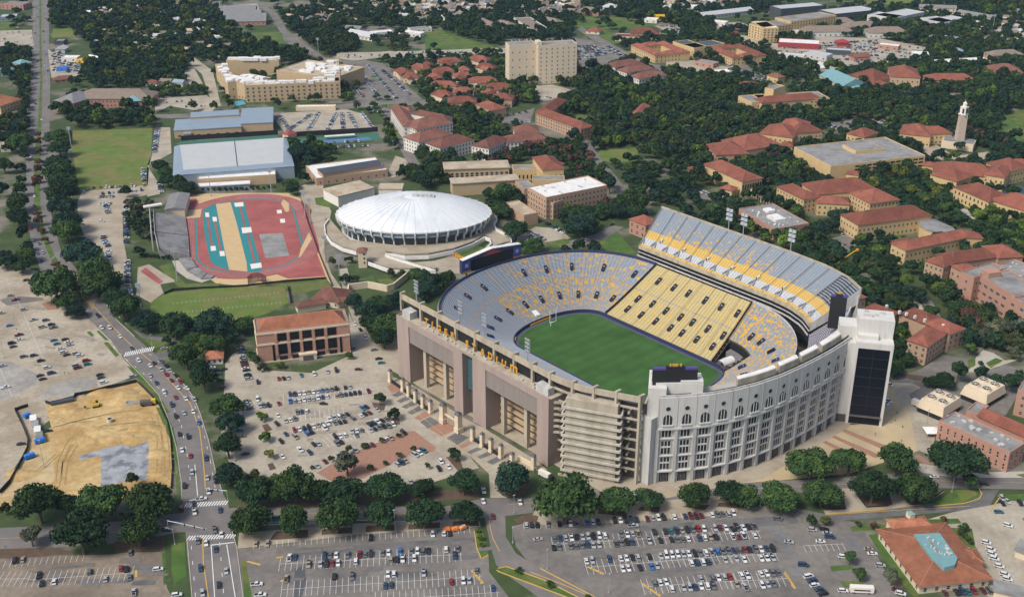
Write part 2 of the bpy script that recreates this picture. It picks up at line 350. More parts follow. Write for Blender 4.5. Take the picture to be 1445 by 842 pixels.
ribbon('campus_street', 'P 475 75 600 72 700 68 760 72', 'P 475 82 600 80 700 76 760 80', M_CONC)
ribbon('campus_street', 'P 455 100 490 130 515 152', 'P 462 96 500 128 526 150', M_ASPH_OLD)
ribbon('side_street', 'P 350 0 380 20 395 45 408 60 470 100', 'P 362 0 392 20 405 42 420 55 482 96', M_ASPH_OLD)
ribbon('side_street', 'P 262 85 285 105 300 150', 'P 272 80 300 100 312 150', M_CONC)
ribbon('cross_street', 'P 205 162 300 160 400 158', 'P 205 168 300 166 400 163', M_ASPH_OLD)
ribbon('campus_street', 'P 812 40 850 65 900 95 960 108', 'P 820 38 860 60 910 88 965 102', M_ASPH_OLD)
ribbon('campus_street', 'P 990 60 1030 95 1060 115 1110 140', 'P 1000 58 1042 92 1070 110 1118 134', M_ASPH_OLD)
ribbon('campus_street', 'F7 250 520 400 520 560 560 640 620 740 720 770 790 830 840', 'F7 260 500 420 505 590 540 700 610 790 690 830 760 880 840', M_ASPH_OLD)
sheet('centre_lot', 'P 318 512 330 498 352 500 372 522 440 526 497 500 492 440 505 470 530 520 546 545 575 572 610 600 660 640 676 660 640 668 610 672 560 680 480 680 400 676 350 668 322 650 312 610 316 560', M_CONC)
sheet('brick_island', 'G5 590 590 760 490 1080 360 1140 350 1265 445 1250 470 1130 480 850 620 700 650', M_PAVER, None, False)
sheet('fan_lot', 'G5 860 640 1010 570 1130 500 1270 470 1390 560 1420 590 1250 640 1000 660', M_CONC, None, False)
sheet('tan_lot', 'G3 -60 640 0 625 300 610 640 600 700 590 935 585 930 700 945 790 975 850 -60 900', M_ASPH_TAN)
sheet('grey_lot', 'G6 20 570 110 560 700 490 1400 440 1440 610 1445 700 1600 900 20 900', M_ASPH_OLD)
sheet('fresh_paving', 'G6 330 600 350 565 700 548 1250 510 1400 500 1400 525 1000 560 600 590 340 640', M_ASPHALT, None, False)
sheet('fresh_paving', 'G6 345 690 400 650 410 760 380 850 340 850', M_ASPH_DARK, None, False)
sheet('south_lot', 'P 722 742 760 734 900 722 1080 714 1140 728 1150 760 1205 850 1215 880 860 870 800 826 745 792 728 770', M_ASPH_OLD)
sheet('aisle_paving', 'P 760 752 1120 726 1128 738 780 768', M_ASPHALT, None, False)
sheet('station_lot', 'P 1125 728 1200 735 1215 740 1272 850 1300 900 1215 880 1150 760', M_ASPH_OLD)
sheet('east_yard', 'P 1300 735 1345 722 1400 712 1445 702 1500 700 1500 880 1420 880 1360 790', M_CONC)
sheet('west_forecourt', 'K3 60 370 100 420 260 530 420 640 560 740 660 800 720 842 840 842 780 790 520 630 440 590 130 395', M_CONC_TAN)
sheet('gate_plaza', 'K3 0 420 30 380 60 370 720 842 560 842 320 690 160 570', M_CONC, None, False)
for sp in ('K3 20 415 60 398 100 440 45 450', 'K3 160 575 215 545 250 560 190 590', 'K3 235 630 310 590 375 605 370 640 300 670', 'K3 385 720 440 695 460 705 400 735'):
 sheet('brick_apron', sp, M_PAVER, None, False)
for sp in ('K3 45 460 85 440 110 455 70 470', 'K3 70 490 120 465 140 480 95 500', 'K3 95 520 150 490 175 505 120 530', 'K3 125 548 185 515 210 530 150 560', 'K3 190 595 240 570 295 600 230 630', 'K3 325 680 375 650 440 675 380 715', 'K3 430 750 480 725 510 735 450 760', 'K3 480 775 540 745 560 760 500 785', 'K3 530 800 600 765 630 780 560 815'):
 sheet('dark_apron', sp, M_ASPHALT, None, False)
sheet('south_plaza', 'K4 50 790 200 790 700 700 860 590 930 530 1180 520 1210 420 1247 440 1300 640 1180 680 1000 740 700 770 300 800', M_PLAZA)
sheet('brick_band', 'K4 935 545 955 538 1170 625 1150 640', M_PAVER, None, False)
sheet('brick_band', 'K4 895 572 910 566 1130 660 1110 675', M_PAVER, None, False)
sheet('brick_band', 'K4 865 600 880 592 1010 655 1000 670', M_PAVER, None, False)
sheet('brick_band', 'R2 580 570 620 560 760 650 700 665', M_PAVER, None, False)
sheet('service_yard', 'R2 360 0 560 0 760 100 1000 240 780 300 740 450 700 560 600 520 570 330 520 180 370 200', M_CONC)
sheet('walk', 'R2 560 620 760 650 1000 700 1440 690 1440 740 900 740 640 700', M_SIDEWALK)
sheet('north_strip_lot', 'L1 1240 0 1330 0 1340 200 1150 300 1230 420 1250 520 1150 540 1165 300 1190 200', M_CONC)
sheet('row_lot', 'L1 600 600 640 500 1160 450 1180 520 1000 560 960 640 960 850 1030 1240 1050 1390 940 1260 870 1100 800 950 660 850 620 740', M_CONC_TAN)
sheet('dorm_lot', 'F2 390 640 760 620 830 640 930 740 420 765 360 690', M_CONC)
sheet('apartment_lot', 'F2 700 355 860 340 960 360 1230 600 1130 590 1000 560 860 560 800 460', M_ASPH_OLD)
sheet('apartment_lot', 'F2 650 320 1000 290 1443 290 1443 320 1000 320 800 345', M_CONC, None, False)
sheet('tower_lot', 'F3 430 225 850 215 1000 250 1160 330 1000 400 860 370 860 250', M_ASPH_OLD)
sheet('chapel_lot', 'F3 1300 150 1443 140 1443 215 1390 190', M_CONC)
sheet('tower_plaza', 'F3 590 490 720 480 800 500 880 535 800 560 650 570', M_CONC)
sheet('dorm_yard', 'F3 380 670 560 630 620 610 590 700 430 700', M_ASPH_OLD)
sheet('hall_lot', 'K1 690 230 780 180 900 190 960 240 900 250 720 270', M_CONC)
sheet('arena_yard', 'K1 560 250 640 190 690 230 720 270 600 290', M_CONC_TAN, None, False)
sheet('grove_lot', 'F6 0 390 60 400 80 430 60 470 0 460', M_ASPH_OLD)
sheet('grove_lot', 'F6 600 610 680 590 710 640 660 680 600 650', M_ASPH_OLD)
sheet('campus_lot', 'F6 560 110 700 90 860 110 820 130 700 120 660 150 600 130', M_ASPH_OLD)
sheet('campus_lot', 'F5 880 650 1000 640 1040 660 960 690', M_CONC)
sheet('campus_lot', 'F5 570 610 690 600 830 640 700 660', M_ASPH_OLD)
sheet('tower_court', 'F6 1000 210 1060 200 1140 250 1290 230 1280 260 1200 280 1020 260', M_CONC_TAN)
sheet('quad_walk', 'F6 1020 410 1060 440 1180 480 1260 500 1260 515 1160 500 1030 440', M_SIDEWALK)
sheet('quad_walk', 'F6 1160 480 1250 525 1230 540 1150 495', M_SIDEWALK, None, False)
sheet('plaza_paving', 'R1 1070 570 1120 520 1200 540 1290 600 1440 580 1440 560 1440 580 1100 690 1000 690', M_SIDEWALK, None, False)
sheet('walk', 'P 1285 420 1300 430 1310 450 1318 470 1308 468 1298 445', M_SIDEWALK, None, False)
for sp in ('F1 0 175 180 170 190 260 0 270', 'F1 270 280 430 330 470 430 290 440', 'F1 870 560 1170 540 1230 600 1190 640 960 600 880 640', 'F1 1040 400 1100 390 1150 480 1070 480',
     'F4 420 230 600 250 760 330 560 320', 'F4 700 290 1040 330 1443 260 1443 470 1100 480 900 420 720 380', 'F5 0 250 450 260 820 330 700 400 640 440 300 420 0 470',
     'F4 330 160 500 150 600 190 340 220', 'F5 850 410 1210 400 1300 440 880 440', 'F3 860 60 1000 40 1100 60 900 80', 'F4 0 420 200 410 480 470 260 510 0 470', 'F2 20 40 250 20 300 130 80 140'):
 sheet('town_paving', sp, M_CONC)
for sp in ('F3 200 0 420 0 620 80 360 90', 'F3 250 120 500 100 590 190 400 200', 'F2 820 100 860 60 880 100 760 120', 'F2 770 150 1200 150 1230 180 800 200'):
 sheet('town_paving', sp, M_ASPH_OLD, None, False)
sheet('verge_paving', 'G8 395 205 700 190 1000 200 1055 212 960 276 760 302 470 322', M_CONC_TAN, None, False)
sheet('verge_paving', 'G6 30 480 700 425 1390 395 1395 445 700 488 110 558 20 568', M_CONC_TAN, None, False)
sheet('verge_paving', 'G6 10 318 700 275 1380 225 1392 285 700 320 20 342', M_BED, None, False)
sheet('verge_paving', 'G7 320 330 800 315 1443 290 1443 372 600 430 240 436', M_CONC_TAN, None, False)
sheet('verge_paving', 'G7 1000 300 1443 255 1443 300 1000 335', M_CONC_TAN, None, False)
sheet('plant_yard', 'R2 540 90 700 0 1320 -20 1390 100 1300 250 1000 330 800 300 600 215', M_ASPH_OLD, None, False)
sheet('plaza_edge', 'R2 300 60 390 0 480 180 420 300 330 345 300 350', M_PLAZA, None, False)
for sp in ('G1 545 390 560 385 615 440 600 445', 'G1 585 455 610 450 675 525 655 535', 'G1 490 395 510 390 535 415 515 420', 'G1 810 430 870 440 960 455 870 490',
     'G1 885 500 1000 460 1020 470 910 510', 'G1 720 590 760 590 860 690 930 800 960 850 920 850 880 770 800 680',
     'G2 880 215 920 225 980 330 1000 420 1012 600 1020 690 1000 690 985 560 970 420', 'G3 970 545 1045 530 1055 720 985 770 970 700', 'G3 915 580 935 580 940 770 925 770',
     'G6 40 640 65 625 105 850 60 850', 'G6 1360 470 1400 440 1440 600 1400 620 1375 570', 'G7 90 680 140 670 350 745 560 850 500 850 300 770 100 700',
     'G7 0 520 30 600 0 620', 'G8 590 385 720 370 800 385 730 400 600 410', 'G8 680 425 720 420 940 720 905 731 790 590', 'G8 965 350 1120 345 1140 370 980 375',
     'G8 1085 390 1190 395 1210 500 1150 480', 'G8 490 580 590 572 610 595 500 605', 'G8 540 655 650 650 660 680 560 685', 'G8 1340 230 1445 225 1445 262 1380 258',
     'G8 1000 275 1100 205 1210 200 1230 235 1150 270 1040 285', 'G8 1435 345 1445 340 1445 360', 'G8 1405 130 1445 125 1445 145',
     'M1 700 165 780 155 940 160 965 205 900 215 760 185', 'M1 360 300 480 270 500 330 440 350', 'M1 510 300 600 290 680 340 600 360 560 350', 'M1 1110 105 1300 40 1380 60 1240 130',
     'K1 820 265 930 240 960 262 880 290', 'F6 500 65 570 60 570 95 530 85', 'F2 890 430 940 425 950 440 900 442', 'F2 900 590 1040 590 1040 605 920 610', 'F2 980 660 1010 700 1070 780 1040 780',
     'R1 1000 600 1060 580 1060 640 1000 670', 'R1 1140 620 1220 580 1280 600 1180 660', 'Z7 100 250 190 240 200 310 110 290'):
 sheet('verge', sp, M_GRASS)
for sp in ('G8 1110 210 1150 205 1200 205 1215 230 1140 265', ):
 sheet('verge', sp, M_DRYGRASS)
for sp in ('G8 415 240 560 235 570 300 460 305', 'G8 620 220 780 215 800 280 670 290', 'G8 840 220 980 200 1050 210 960 275 880 275', 'G8 170 270 290 260 320 290 180 298',
     'G6 200 520 240 470 420 460 420 505', 'G6 495 490 500 460 670 445 670 480', 'G6 745 475 750 440 910 430 910 465', 'G6 985 460 990 430 1165 420 1165 450', 'G6 1235 440 1240 415 1380 410 1390 440',
     'G6 180 320 180 300 430 300 430 340', 'G6 985 300 990 270 1145 260 1145 290', 'G6 1215 290 1215 260 1370 250 1380 275', 'G7 80 240 170 180 280 200 230 275 130 275', 'G7 180 400 260 370 320 385 310 420 200 425',
     'G7 655 370 660 340 820 340 820 385', 'G7 880 350 900 330 1010 330 1000 365', 'G7 1130 330 1180 320 1290 320 1260 350', 'G7 1330 330 1340 310 1443 300 1443 340',
     'G3 640 540 660 525 930 500 935 580 650 585', 'G3 0 570 300 560 430 590 300 605 0 625', 'G5 280 320 310 310 340 345 300 360', 'G5 310 540 340 530 360 565 325 575', 'G5 1320 500 1390 490 1420 570 1390 580',
     'G5 900 190 980 200 970 235 920 235', 'G5 990 270 1055 280 1060 315 1010 320', 'R1 400 690 640 720 720 770 560 750', 'R2 700 560 760 640 1000 690 1180 720 1120 660'):
 sheet('planting_bed', sp, M_BED, None, False)
def tr(z6): return 'Z6 ' + z6
sheet('track_apron', tr('300 85 400 60 700 55 960 55 1060 100 1130 300 1240 640 1200 590 950 610 720 640 510 620 340 500 300 200'), M_TRACKTAN)
ta = at(Q('Z6', 742, 548)); tb = at(Q('Z6', 676, 92))
tdir = (tb - ta); tdir.z = 0; TLEN = tdir.length; tdir.normalize(); tnor = Vector((tdir.y, -tdir.x, 0))
tcen = (ta + tb) / 2
def oval(r, hl, n=24, cx=0.0):
 P = []
 for i in range(n + 1):
  t = math.pi * i / n; P.append(tcen + tnor * (r * math.cos(t)) + tdir * (hl + r * math.sin(t)))
 for i in range(n + 1):
  t = math.pi + math.pi * i / n; P.append(tcen + tnor * (r * math.cos(t)) + tdir * (-hl + r * math.sin(t)))
 return [(p.x, p.y) for p in P]
HL = 42.2; RIN = TLEN / 2 - HL
sheet('running_track', oval(RIN + 12.0, HL), M_TRACK)
sheet('track_wing', tr('305 95 385 88 430 180 420 480 350 480 318 200'), M_TRACK)
sheet('track_wing', tr('960 90 1020 120 1100 330 1195 575 960 590 880 560 1040 380'), M_TRACK)
sheet('track_kerb_line', oval(RIN, HL), M_TEAL)
sheet('track_infield', oval(RIN - 1.6, HL), M_TRACK)
sheet('track_teal_field', tr('425 190 450 145 505 125 600 115 685 108 700 180 790 510 795 540 705 546 590 535 500 510 470 470 440 330'), M_TEAL)
sheet('track_tan_strip', tr('508 125 600 113 640 250 700 490 705 546 592 535 560 400'), M_TRACKTAN)
sheet('shot_put_sector', tr('778 312 925 306 968 448 818 460'), M_FLATGREY)
sheet('tan_wing', tr('318 165 420 155 410 208 322 212'), M_TRACKTAN)
sheet('tan_wing', tr('930 95 965 120 965 170 945 175 915 120'), M_TRACKTAN)
sheet('tan_wing', tr('1090 300 1110 340 1040 450 1025 460 1040 400'), M_TRACKTAN)
for sp in ('440 178 464 178 468 205 444 206', '486 205 512 205 516 232 490 234', '474 388 505 385 510 414 478 418', '530 418 560 418 566 448 534 450', '622 118 678 112 682 138 628 142',
     '668 272 728 268 734 300 674 308', '722 500 790 490 796 520 730 530', '888 162 918 160 922 182 892 184', '908 218 938 216 942 240 912 242'):
 sheet('landing_pit', tr(sp), M_WALLWHITE, None, False)
for sp in ('448 206 460 206 490 386 478 388', '496 234 508 232 545 418 533 420', '655 142 666 140 696 270 684 272', '700 308 712 304 756 490 744 494'):
 sheet('runway_strip', tr(sp), M_TRACK, None, False)
lm = MB()
for k in range(1, 9):
 P = oval(RIN + 1.22 * k, HL, 16); P.append(P[0]); stripe(lm, P, 0.06, LAYER[0] + 0.03)
o = lm.build('lane_markings', M_WHITE); o['kind'] = 'structure'
sheet('practice_field', tr('100 740 190 680 540 640 940 640 960 740 850 800 700 850 500 900 300 860 100 800'), M_DRYGRASS)
sheet('verge', tr('150 515 235 490 260 560 320 620 540 620 530 635 400 655 270 640 190 560'), M_GRASS)
sheet('verge', tr('850 630 1200 590 1230 640 1000 690 980 660'), M_GRASS)
sheet('throws_pad', tr('20 520 90 500 250 600 250 610 160 625 180 680 100 740 10 690'), M_CONC_TAN)
sheet('throws_runway', tr('35 545 70 520 180 610 150 625'), M_TRACK)
sheet('walkway', tr('235 480 280 475 340 550 410 585 520 580 420 615 330 590 260 540'), M_SIDEWALK)
mm = MB()
zz = LAYER[0] + 0.05
for (x0, y0, x1, y1, n) in ((240, 745, 900, 680, 24), (250, 805, 910, 740, 24)):
 a = at(Q('Z6', x0, y0)); b = at(Q('Z6', x1, y1)); stripe(mm, [a, b], 0.15, zz)
 for i in range(n + 1):
  c = a.lerp(b, i / n); stripe(mm, [c - tdir * 2.5, c + tdir * 2.0], 0.2, zz)
o = mm.build('practice_markings', mat('faded_white', (0.34, 0.37, 0.25))); o['kind'] = 'structure'
sheet('tennis_court', 'Z5 380 265 980 225 1000 248 340 285', M_COURT)
sheet('tennis_court', 'F2 420 790 930 750 960 790 500 830', M_COURT)
sheet('tennis_court', 'F2 560 800 880 775 900 790 600 815', M_COURTB, None, False)
def kerb(spec, m=M_SIDEWALK, w=0.35, h=0.14):
 mb = MB(); P = [at(p) for p in fpts(spec)]
 mb.wallstrip([(p.x, p.y) for p in P], 0.02, LAYER[0] + h, w)
 o = mb.build('kerb', m); o['kind'] = 'structure'
for sp in ('P 175 505 200 530 224 557 239 595 249 632 256 680 257 705', 'P 240 520 262 545 274 562 282 582 294 620 303 660 314 695', 'P 327 747 334 772 343 842 350 890', 'P 264 760 271 842 275 890',
     'P 163 450 190 475', 'P 330 742 440 738 500 734 620 736 676 731', 'P 940 710 1100 698', 'G5 590 590 760 490 1080 360'):
 kerb(sp)
for sp in ('G7 85 690 100 700 300 775 500 850', 'G7 90 680 140 670 350 745 560 850', 'G7 330 680 640 842', 'G8 1000 285 1150 272 1225 250 1238 225 1220 195', 'G8 470 325 760 302', 'G8 1280 310 1320 250 1340 225', 'G6 1360 470 1375 570 1400 625 1440 605'):
 kerb(sp, M_YELLOW, 0.5)
pm = MB(); ZM = LAYER[0] + 0.03                    # 0 white, 1 yellow, 2 blue
def line(spec, w=0.3, mi=0, dash=None): stripe(pm, [at(p) for p in fpts(spec)], w, ZM, mi, dash)
CEN = 'P 124 424 135 435 160 462 185 487 220 515 244 542 260 560 269 570 282 607 287 650 290 690'
line(CEN, 0.5, 1); line('P 286 758 287 792 294 842 300 890', 0.5, 1)
line('P 150 480 178 507 212 535 240 565 256 600 264 640 270 690', 0.25, 0, (3, 9)); line('P 200 490 240 524 270 560 285 600 297 650 304 690', 0.25, 0, (3, 9))
line('P 270 770 276 842', 0.25, 0, (3, 9)); line('P 298 770 303 842', 0.35, 0); line('P 320 768 332 842', 0.35, 0); line('P 310 765 316 842', 0.25, 0, (3, 9))
line('P 275 655 279 700', 0.35, 0); line('P 267 706 286 703', 0.6, 0); line('P 297 769 330 765', 0.6, 0)
line('P 96 378 150 430 185 463', 0.25, 0, (3, 9)); line('P 49 0 48 60 48 120', 0.25, 0, (3, 9)); line('P 65 0 65 60 66 120', 0.25, 0, (3, 9))
for a, b, n in (((262, 713), (320, 709), 15), ((266, 759), (331, 756), 17), ((177, 500), (216, 492), 13)):
 for i in range(n + 1):
  t = i / n; x = a[0] + (b[0] - a[0]) * t; y = a[1] + (b[1] - a[1]) * t
  dx = -2.5 if a[1] > 600 else -1.5
  stripe(pm, [at((x - dx, y - 3.2)), at((x + dx, y + 3.2))], 0.62, ZM)
for x, y in ((119, 418), (124, 424), (129, 430)): stripe(pm, [at((x - 5, y + 3)), at((x + 5, y - 2))], 0.7, ZM, 1)
line('P 114 416 132 436', 0.5, 1)
line('P 690 735 695 758 705 778', 0.4, 1); line('G7 275 700 480 780 620 842', 0.5, 1)
line('P -10 760 60 757 120 753 170 750 238 738', 0.25, 1); line('P 345 728 500 722 620 725 676 716', 0.25, 1); line('P 715 712 860 700 1000 693 1185 683 1320 678 1445 681', 0.25, 1)
line('G8 470 328 830 305 1180 285', 0.4, 1); line('R1 980 715 1200 640 1440 570', 0.4, 1); line('P 575 572 610 600 660 640 690 668', 0.25, 1)
BAYS = []
def bays(spec, depth, w=2.75, both=False, mi=0, spine=True):
 """a row of painted bays along the line; depth in metres towards the viewer (negative: away)"""
 a, b = [at(p) for p in fpts(spec)]; d = b - a; L = d.length; d /= L; n = Vector((d.y, -d.x, 0))
 if n.y > 0: n = -n
 if spine: stripe(pm, [a, b], 0.14, ZM, mi)
 for i in range(int(L / w) + 1):
  c = a + d * (i * w)
  stripe(pm, [c, c + n * depth], 0.14, ZM, mi)
  if both: stripe(pm, [c, c - n * depth], 0.14, ZM, mi)
bays('G6 110 570 1345 480', -5.5, spine=False)
bays('G6 260 655 1290 600', 5.5, both=True); bays('G6 270 800 1400 725', 5.5, both=True); bays('G6 800 860 1500 815', 5.5, both=True)
bays('G7 240 460 1443 385', -5.5, spine=False); bays('G7 400 545 1443 480', 5.5, both=True); bays('G7 590 675 1443 605', 5.5, both=True); bays('G7 910 785 1500 745', 5.5, both=True)
bays('G8 0 418 150 408', 5.5, both=True); bays('G8 0 532 230 517', 5.5, both=True); bays('G8 0 655 290 640', 5.5, both=True)
bays('G3 0 740 160 738', 5.5, both=True); bays('G3 160 745 760 705', 5.5, both=True); bays('G3 0 640 480 600', 5.5, spine=False)
bays('G8 230 380 380 640', 5.0, mi=2); bays('G8 595 432 650 500', 5, mi=2); bays('G8 360 480 560 470', 5)
bays('G1 0 600 70 760', 5.0, both=True); bays('G1 90 190 250 560', 5.0)
for sp in ('G5 400 172 920 118', 'G5 470 272 760 240', 'G5 450 350 660 318', 'G5 640 420 1030 305'): bays(sp, 5.0, both=True)
for sp in ('G6 240 620 278 615', 'G6 265 755 280 745', 'G6 1345 690 1410 765', 'G7 600 672 690 712', 'G7 905 765 1010 838', 'G8 270 612 320 690', 'G6 75 640 150 660', 'G3 770 690 770 730'): 
 a, b = [at(p) for p in fpts(sp)]; stripe(pm, [a, b], 1.2, ZM, 1)
rp_ = random.Random(3); ap = MB()
for sp, n in (('G6 120 600 1380 520 1400 720 200 800', 26), ('G7 300 500 1400 420 1400 720 800 740', 24), ('G3 30 650 880 620 880 780 30 800', 16), ('G5 250 160 900 120 980 300 420 560', 24), ('P 0 410 70 420 150 510 30 560', 18)):
 c4 = [at(p) for p in fpts(sp)]; ux = (c4[1] - c4[0]).normalized(); uy = Vector((-ux.y, ux.x, 0))
 for i in range(n):
  u, v = rp_.random(), rp_.random(); p = c4[0].lerp(c4[1], u).lerp(c4[3].lerp(c4[2], u), v); a_, b_ = rp_.uniform(3, 16), rp_.uniform(1.2, 3.6); k = rp_.uniform(-.15, .15)
  q = [p + ux * (x * a_) + uy * (y * b_ + k * x) for x, y in ((0, 0), (.5, -.12), (1, 0), (1.02, 1), (.45, 1.1), (0, 1))]; ap.add([(t.x, t.y, ZM - .012 + .0004 * i) for t in q], [tuple(range(6))], rp_.randrange(2) if sp[0] == 'G' and sp[1] in '36 7' and sp[1] != '5' else 2)
o = ap.build('worn_patches', [M_ASPHALT, mat('patched_asphalt', (0.155, 0.142, 0.126), 0.9, 0.2, 0.4), mat('stained_concrete', (0.27, 0.235, 0.185), 0.9, 0.2, 0.4)]); o['kind'] = 'structure'
rm_ = MB()
for sp in ('G2 330 640 340 520 400 400 480 340 600 320 800 300 900 330', 'G2 350 660 370 520 430 420 520 370 700 345 830 320', 'G2 300 330 450 290 640 250 800 230', 'G2 870 260 900 400 900 560 880 650', 'G2 920 320 940 450 940 600', 'G2 250 260 400 300 520 300', 'G2 120 640 240 560 330 480'):
 P_ = [at(p) for p in fpts(sp)]
 for o_ in (-1.2, 1.2):
  Q2 = [p + Vector((o_, o_ * .5 + rp_.uniform(-.5, .5), 0)) for p in P_]; stripe(rm_, Q2, .55, ZM)
o = rm_.build('tyre_ruts', mat('rut_soil', (0.36, 0.245, 0.105), 0.95, 0.25, 0.4)); o['kind'] = 'structure'
for x, y, r, h in ((640, 150, 13, 2.2), (700, 165, 15, 2.6), (560, 130, 8, 1.4), (820, 330, 9, 1.6), (560, 360, 10, 1.5), (640, 400, 9, 1.2), (760, 390, 11, 1.6), (480, 400, 8, 1.0), (900, 480, 7, 1.3), (910, 600, 7, 1.2), (380, 230, 9, 1.2), (120, 600, 9, 1.0)):
 c_ = ptz('G2', x, y); m_ = MB(); nn_, rr_ = 18, 6
 for j in range(rr_ + 1):
  for i in range(nn_): t_ = 6.283 * i / nn_; f_ = j / rr_; w_ = 1 + .22 * math.sin(3 * t_ + x) + .12 * math.sin(7 * t_); m_.v.append((c_.x + math.cos(t_) * r * w_ * (1 - f_), c_.y + math.sin(t_) * r * .7 * w_ * (1 - f_), LAYER[0] * .6 + h * (1 - (1 - f_) ** 1.6) * rp_.uniform(.8, 1.1) if j else 0))
 for j in range(rr_):
  for i in range(nn_): m_.f.append((j * nn_ + i, j * nn_ + (i + 1) % nn_, (j + 1) * nn_ + (i + 1) % nn_, (j + 1) * nn_ + i)); m_.m.append(0)
 o = m_.build('soil_heap', M_SAND, smooth=True); o['kind'] = 'structure'
o = pm.build('painted_markings', [M_WHITE, M_YELLOW, M_BLUEP]); o['kind'] = 'structure'
SA0, SB0, SANG = -442.66, 472.05, math.radians(-48.8)
SDA = Vector((math.cos(SANG), math.sin(SANG), 0)); SDB = Vector((-math.sin(SANG), math.cos(SANG), 0))
def SP(a, b, h=0.0):
 p = SDA * (a + SA0) + SDB * (b + SB0); return Vector((p.x, p.y, h))
def sab(p): return p.x * SDA.x + p.y * SDA.y - SA0, p.x * SDB.x + p.y * SDB.y - SB0
STC = SP(0, 0)
occ([SP(-150, -140), SP(125, -140), SP(170, -60), SP(172, 60), SP(120, 116), SP(-66, 116), SP(-122, 60), SP(-122, -60)])
sheet('stadium_ground', [SP(-120, -118), SP(120, -112), SP(150, -40), SP(150, 40), SP(118, 112), SP(-66, 114), SP(-112, 60), SP(-116, -60)], M_CONC_TAN)
def arc(ra, rb, th, e=2.0):
 c, s = math.cos(th), math.sin(th)
 return abs(c) ** (2 / e) * ra, math.copysign(abs(s) ** (2 / e) * rb, s)
def ring(u, t):
 """u 0-1 east side, 1-2 south end, 2-3 west side, 3-4 north end; t 0 field wall .. 1 rim"""
 u = u % 4
 if u <= 1: i = (-44 + 94 * u, 38.9); o_ = (-42 + 84 * u, 86.5)
 elif u <= 2:
  th = math.pi / 2 - math.pi * (u - 1); x, y = arc(20, 38.9, th, 3.0); i = (50 + x, y); x, y = arc(72, 86.5, th, 2.1); o_ = (42 + x, y)
 elif u <= 3: v = u - 2; i = (50 - 94 * v, -38.9); o_ = (42 - 84 * v, -86.5)
 else:
  th = math.pi / 2 - math.pi * (4 - u); x, y = arc(23, 38.9, th, 2.2); i = (-44 - x, y); x, y = arc(73, 86.5, th, 2.15); o_ = (-42 - x, y)
 return i[0] + (o_[0] - i[0]) * t, i[1] + (o_[1] - i[1]) * t
def bowl_h(t): return 2.2 + 23.8 * t ** 1.12
def seat_material():
 m = bpy.data.materials.new('bench_seating'); m.use_nodes = True; nt = m.node_tree; N = nt.nodes; L = nt.links
 b = N['Principled BSDF']; b.inputs['Roughness'].default_value = 0.75; b.inputs['Specular IOR Level'].default_value = 0.25
 uv = N.new('ShaderNodeUVMap'); uv.uv_map = 'seat'
 sep = N.new('ShaderNodeSeparateXYZ'); L.new(uv.outputs['UV'], sep.inputs['Vector'])
 at_base = N.new('ShaderNodeAttribute'); at_base.attribute_name = 'base'
 at_gold = N.new('ShaderNodeAttribute'); at_gold.attribute_name = 'gold'
 def math_(op, a, bb=None):
  n = N.new('ShaderNodeMath'); n.operation = op
  for i, x in enumerate((a, bb)):
   if x is None: continue
   if isinstance(x, (int, float)): n.inputs[i].default_value = x
   else: L.new(x, n.inputs[i])
  return n.outputs[0]
 fr = math_('FRACT', math_('DIVIDE', sep.outputs['X'], 2.35)); st = math_('LESS_THAN', fr, 0.26)
 cell = N.new('ShaderNodeCombineXYZ'); L.new(math_('FLOOR', math_('DIVIDE', sep.outputs['X'], 1.1)), cell.inputs['X']); L.new(math_('FLOOR', math_('DIVIDE', sep.outputs['Y'], 1.0)), cell.inputs['Y'])
 wnz = N.new('ShaderNodeTexWhiteNoise'); wnz.noise_dimensions = '2D'; L.new(cell.outputs[0], wnz.inputs['Vector'])
 nz = N.new('ShaderNodeTexNoise'); nz.inputs['Scale'].default_value = 0.33; nz.inputs['Detail'].default_value = 3.0; L.new(uv.outputs['UV'], nz.inputs['Vector'])
 sc = math_('ADD', math_('MULTIPLY', wnz.outputs['Value'], 0.22), nz.outputs['Fac'])
 on = math_('LESS_THAN', sc, at_gold.outputs['Fac'])
 mx = N.new('ShaderNodeMix'); mx.data_type = 'RGBA'; L.new(math_('MULTIPLY', st, 0.38), mx.inputs['Factor']); L.new(at_base.outputs['Color'], mx.inputs['A']); mx.inputs['B'].default_value = (0.11, 0.10, 0.10, 1)
 m2 = N.new('ShaderNodeMix'); m2.data_type = 'RGBA'; L.new(on, m2.inputs['Factor']); L.new(mx.outputs['Result'], m2.inputs['A']); m2.inputs['B'].default_value = (0.62, 0.37, 0.04, 1)
 nz2 = N.new('ShaderNodeTexNoise'); nz2.inputs['Scale'].default_value = 0.5; L.new(uv.outputs['UV'], nz2.inputs['Vector'])
 r = N.new('ShaderNodeMapRange'); r.inputs['To Min'].default_value = 0.86; r.inputs['To Max'].default_value = 1.14; L.new(nz2.outputs['Fac'], r.inputs['Value'])
 vm = N.new('ShaderNodeVectorMath'); vm.operation = 'SCALE'; L.new(m2.outputs['Result'], vm.inputs[0]); L.new(r.outputs['Result'], vm.inputs['Scale'])
 L.new(vm.outputs[0], b.inputs['Base Color']); return m
M_SEAT = seat_material()
C_GREY, C_YEL, C_AISLE, C_GOLD, C_WALK, C_DARK = (0.27, 0.312, 0.36), (0.52, 0.43, 0.215), (0.42, 0.31, 0.20), (0.60, 0.42, 0.13), (0.50, 0.52, 0.54), (0.04, 0.04, 0.05)
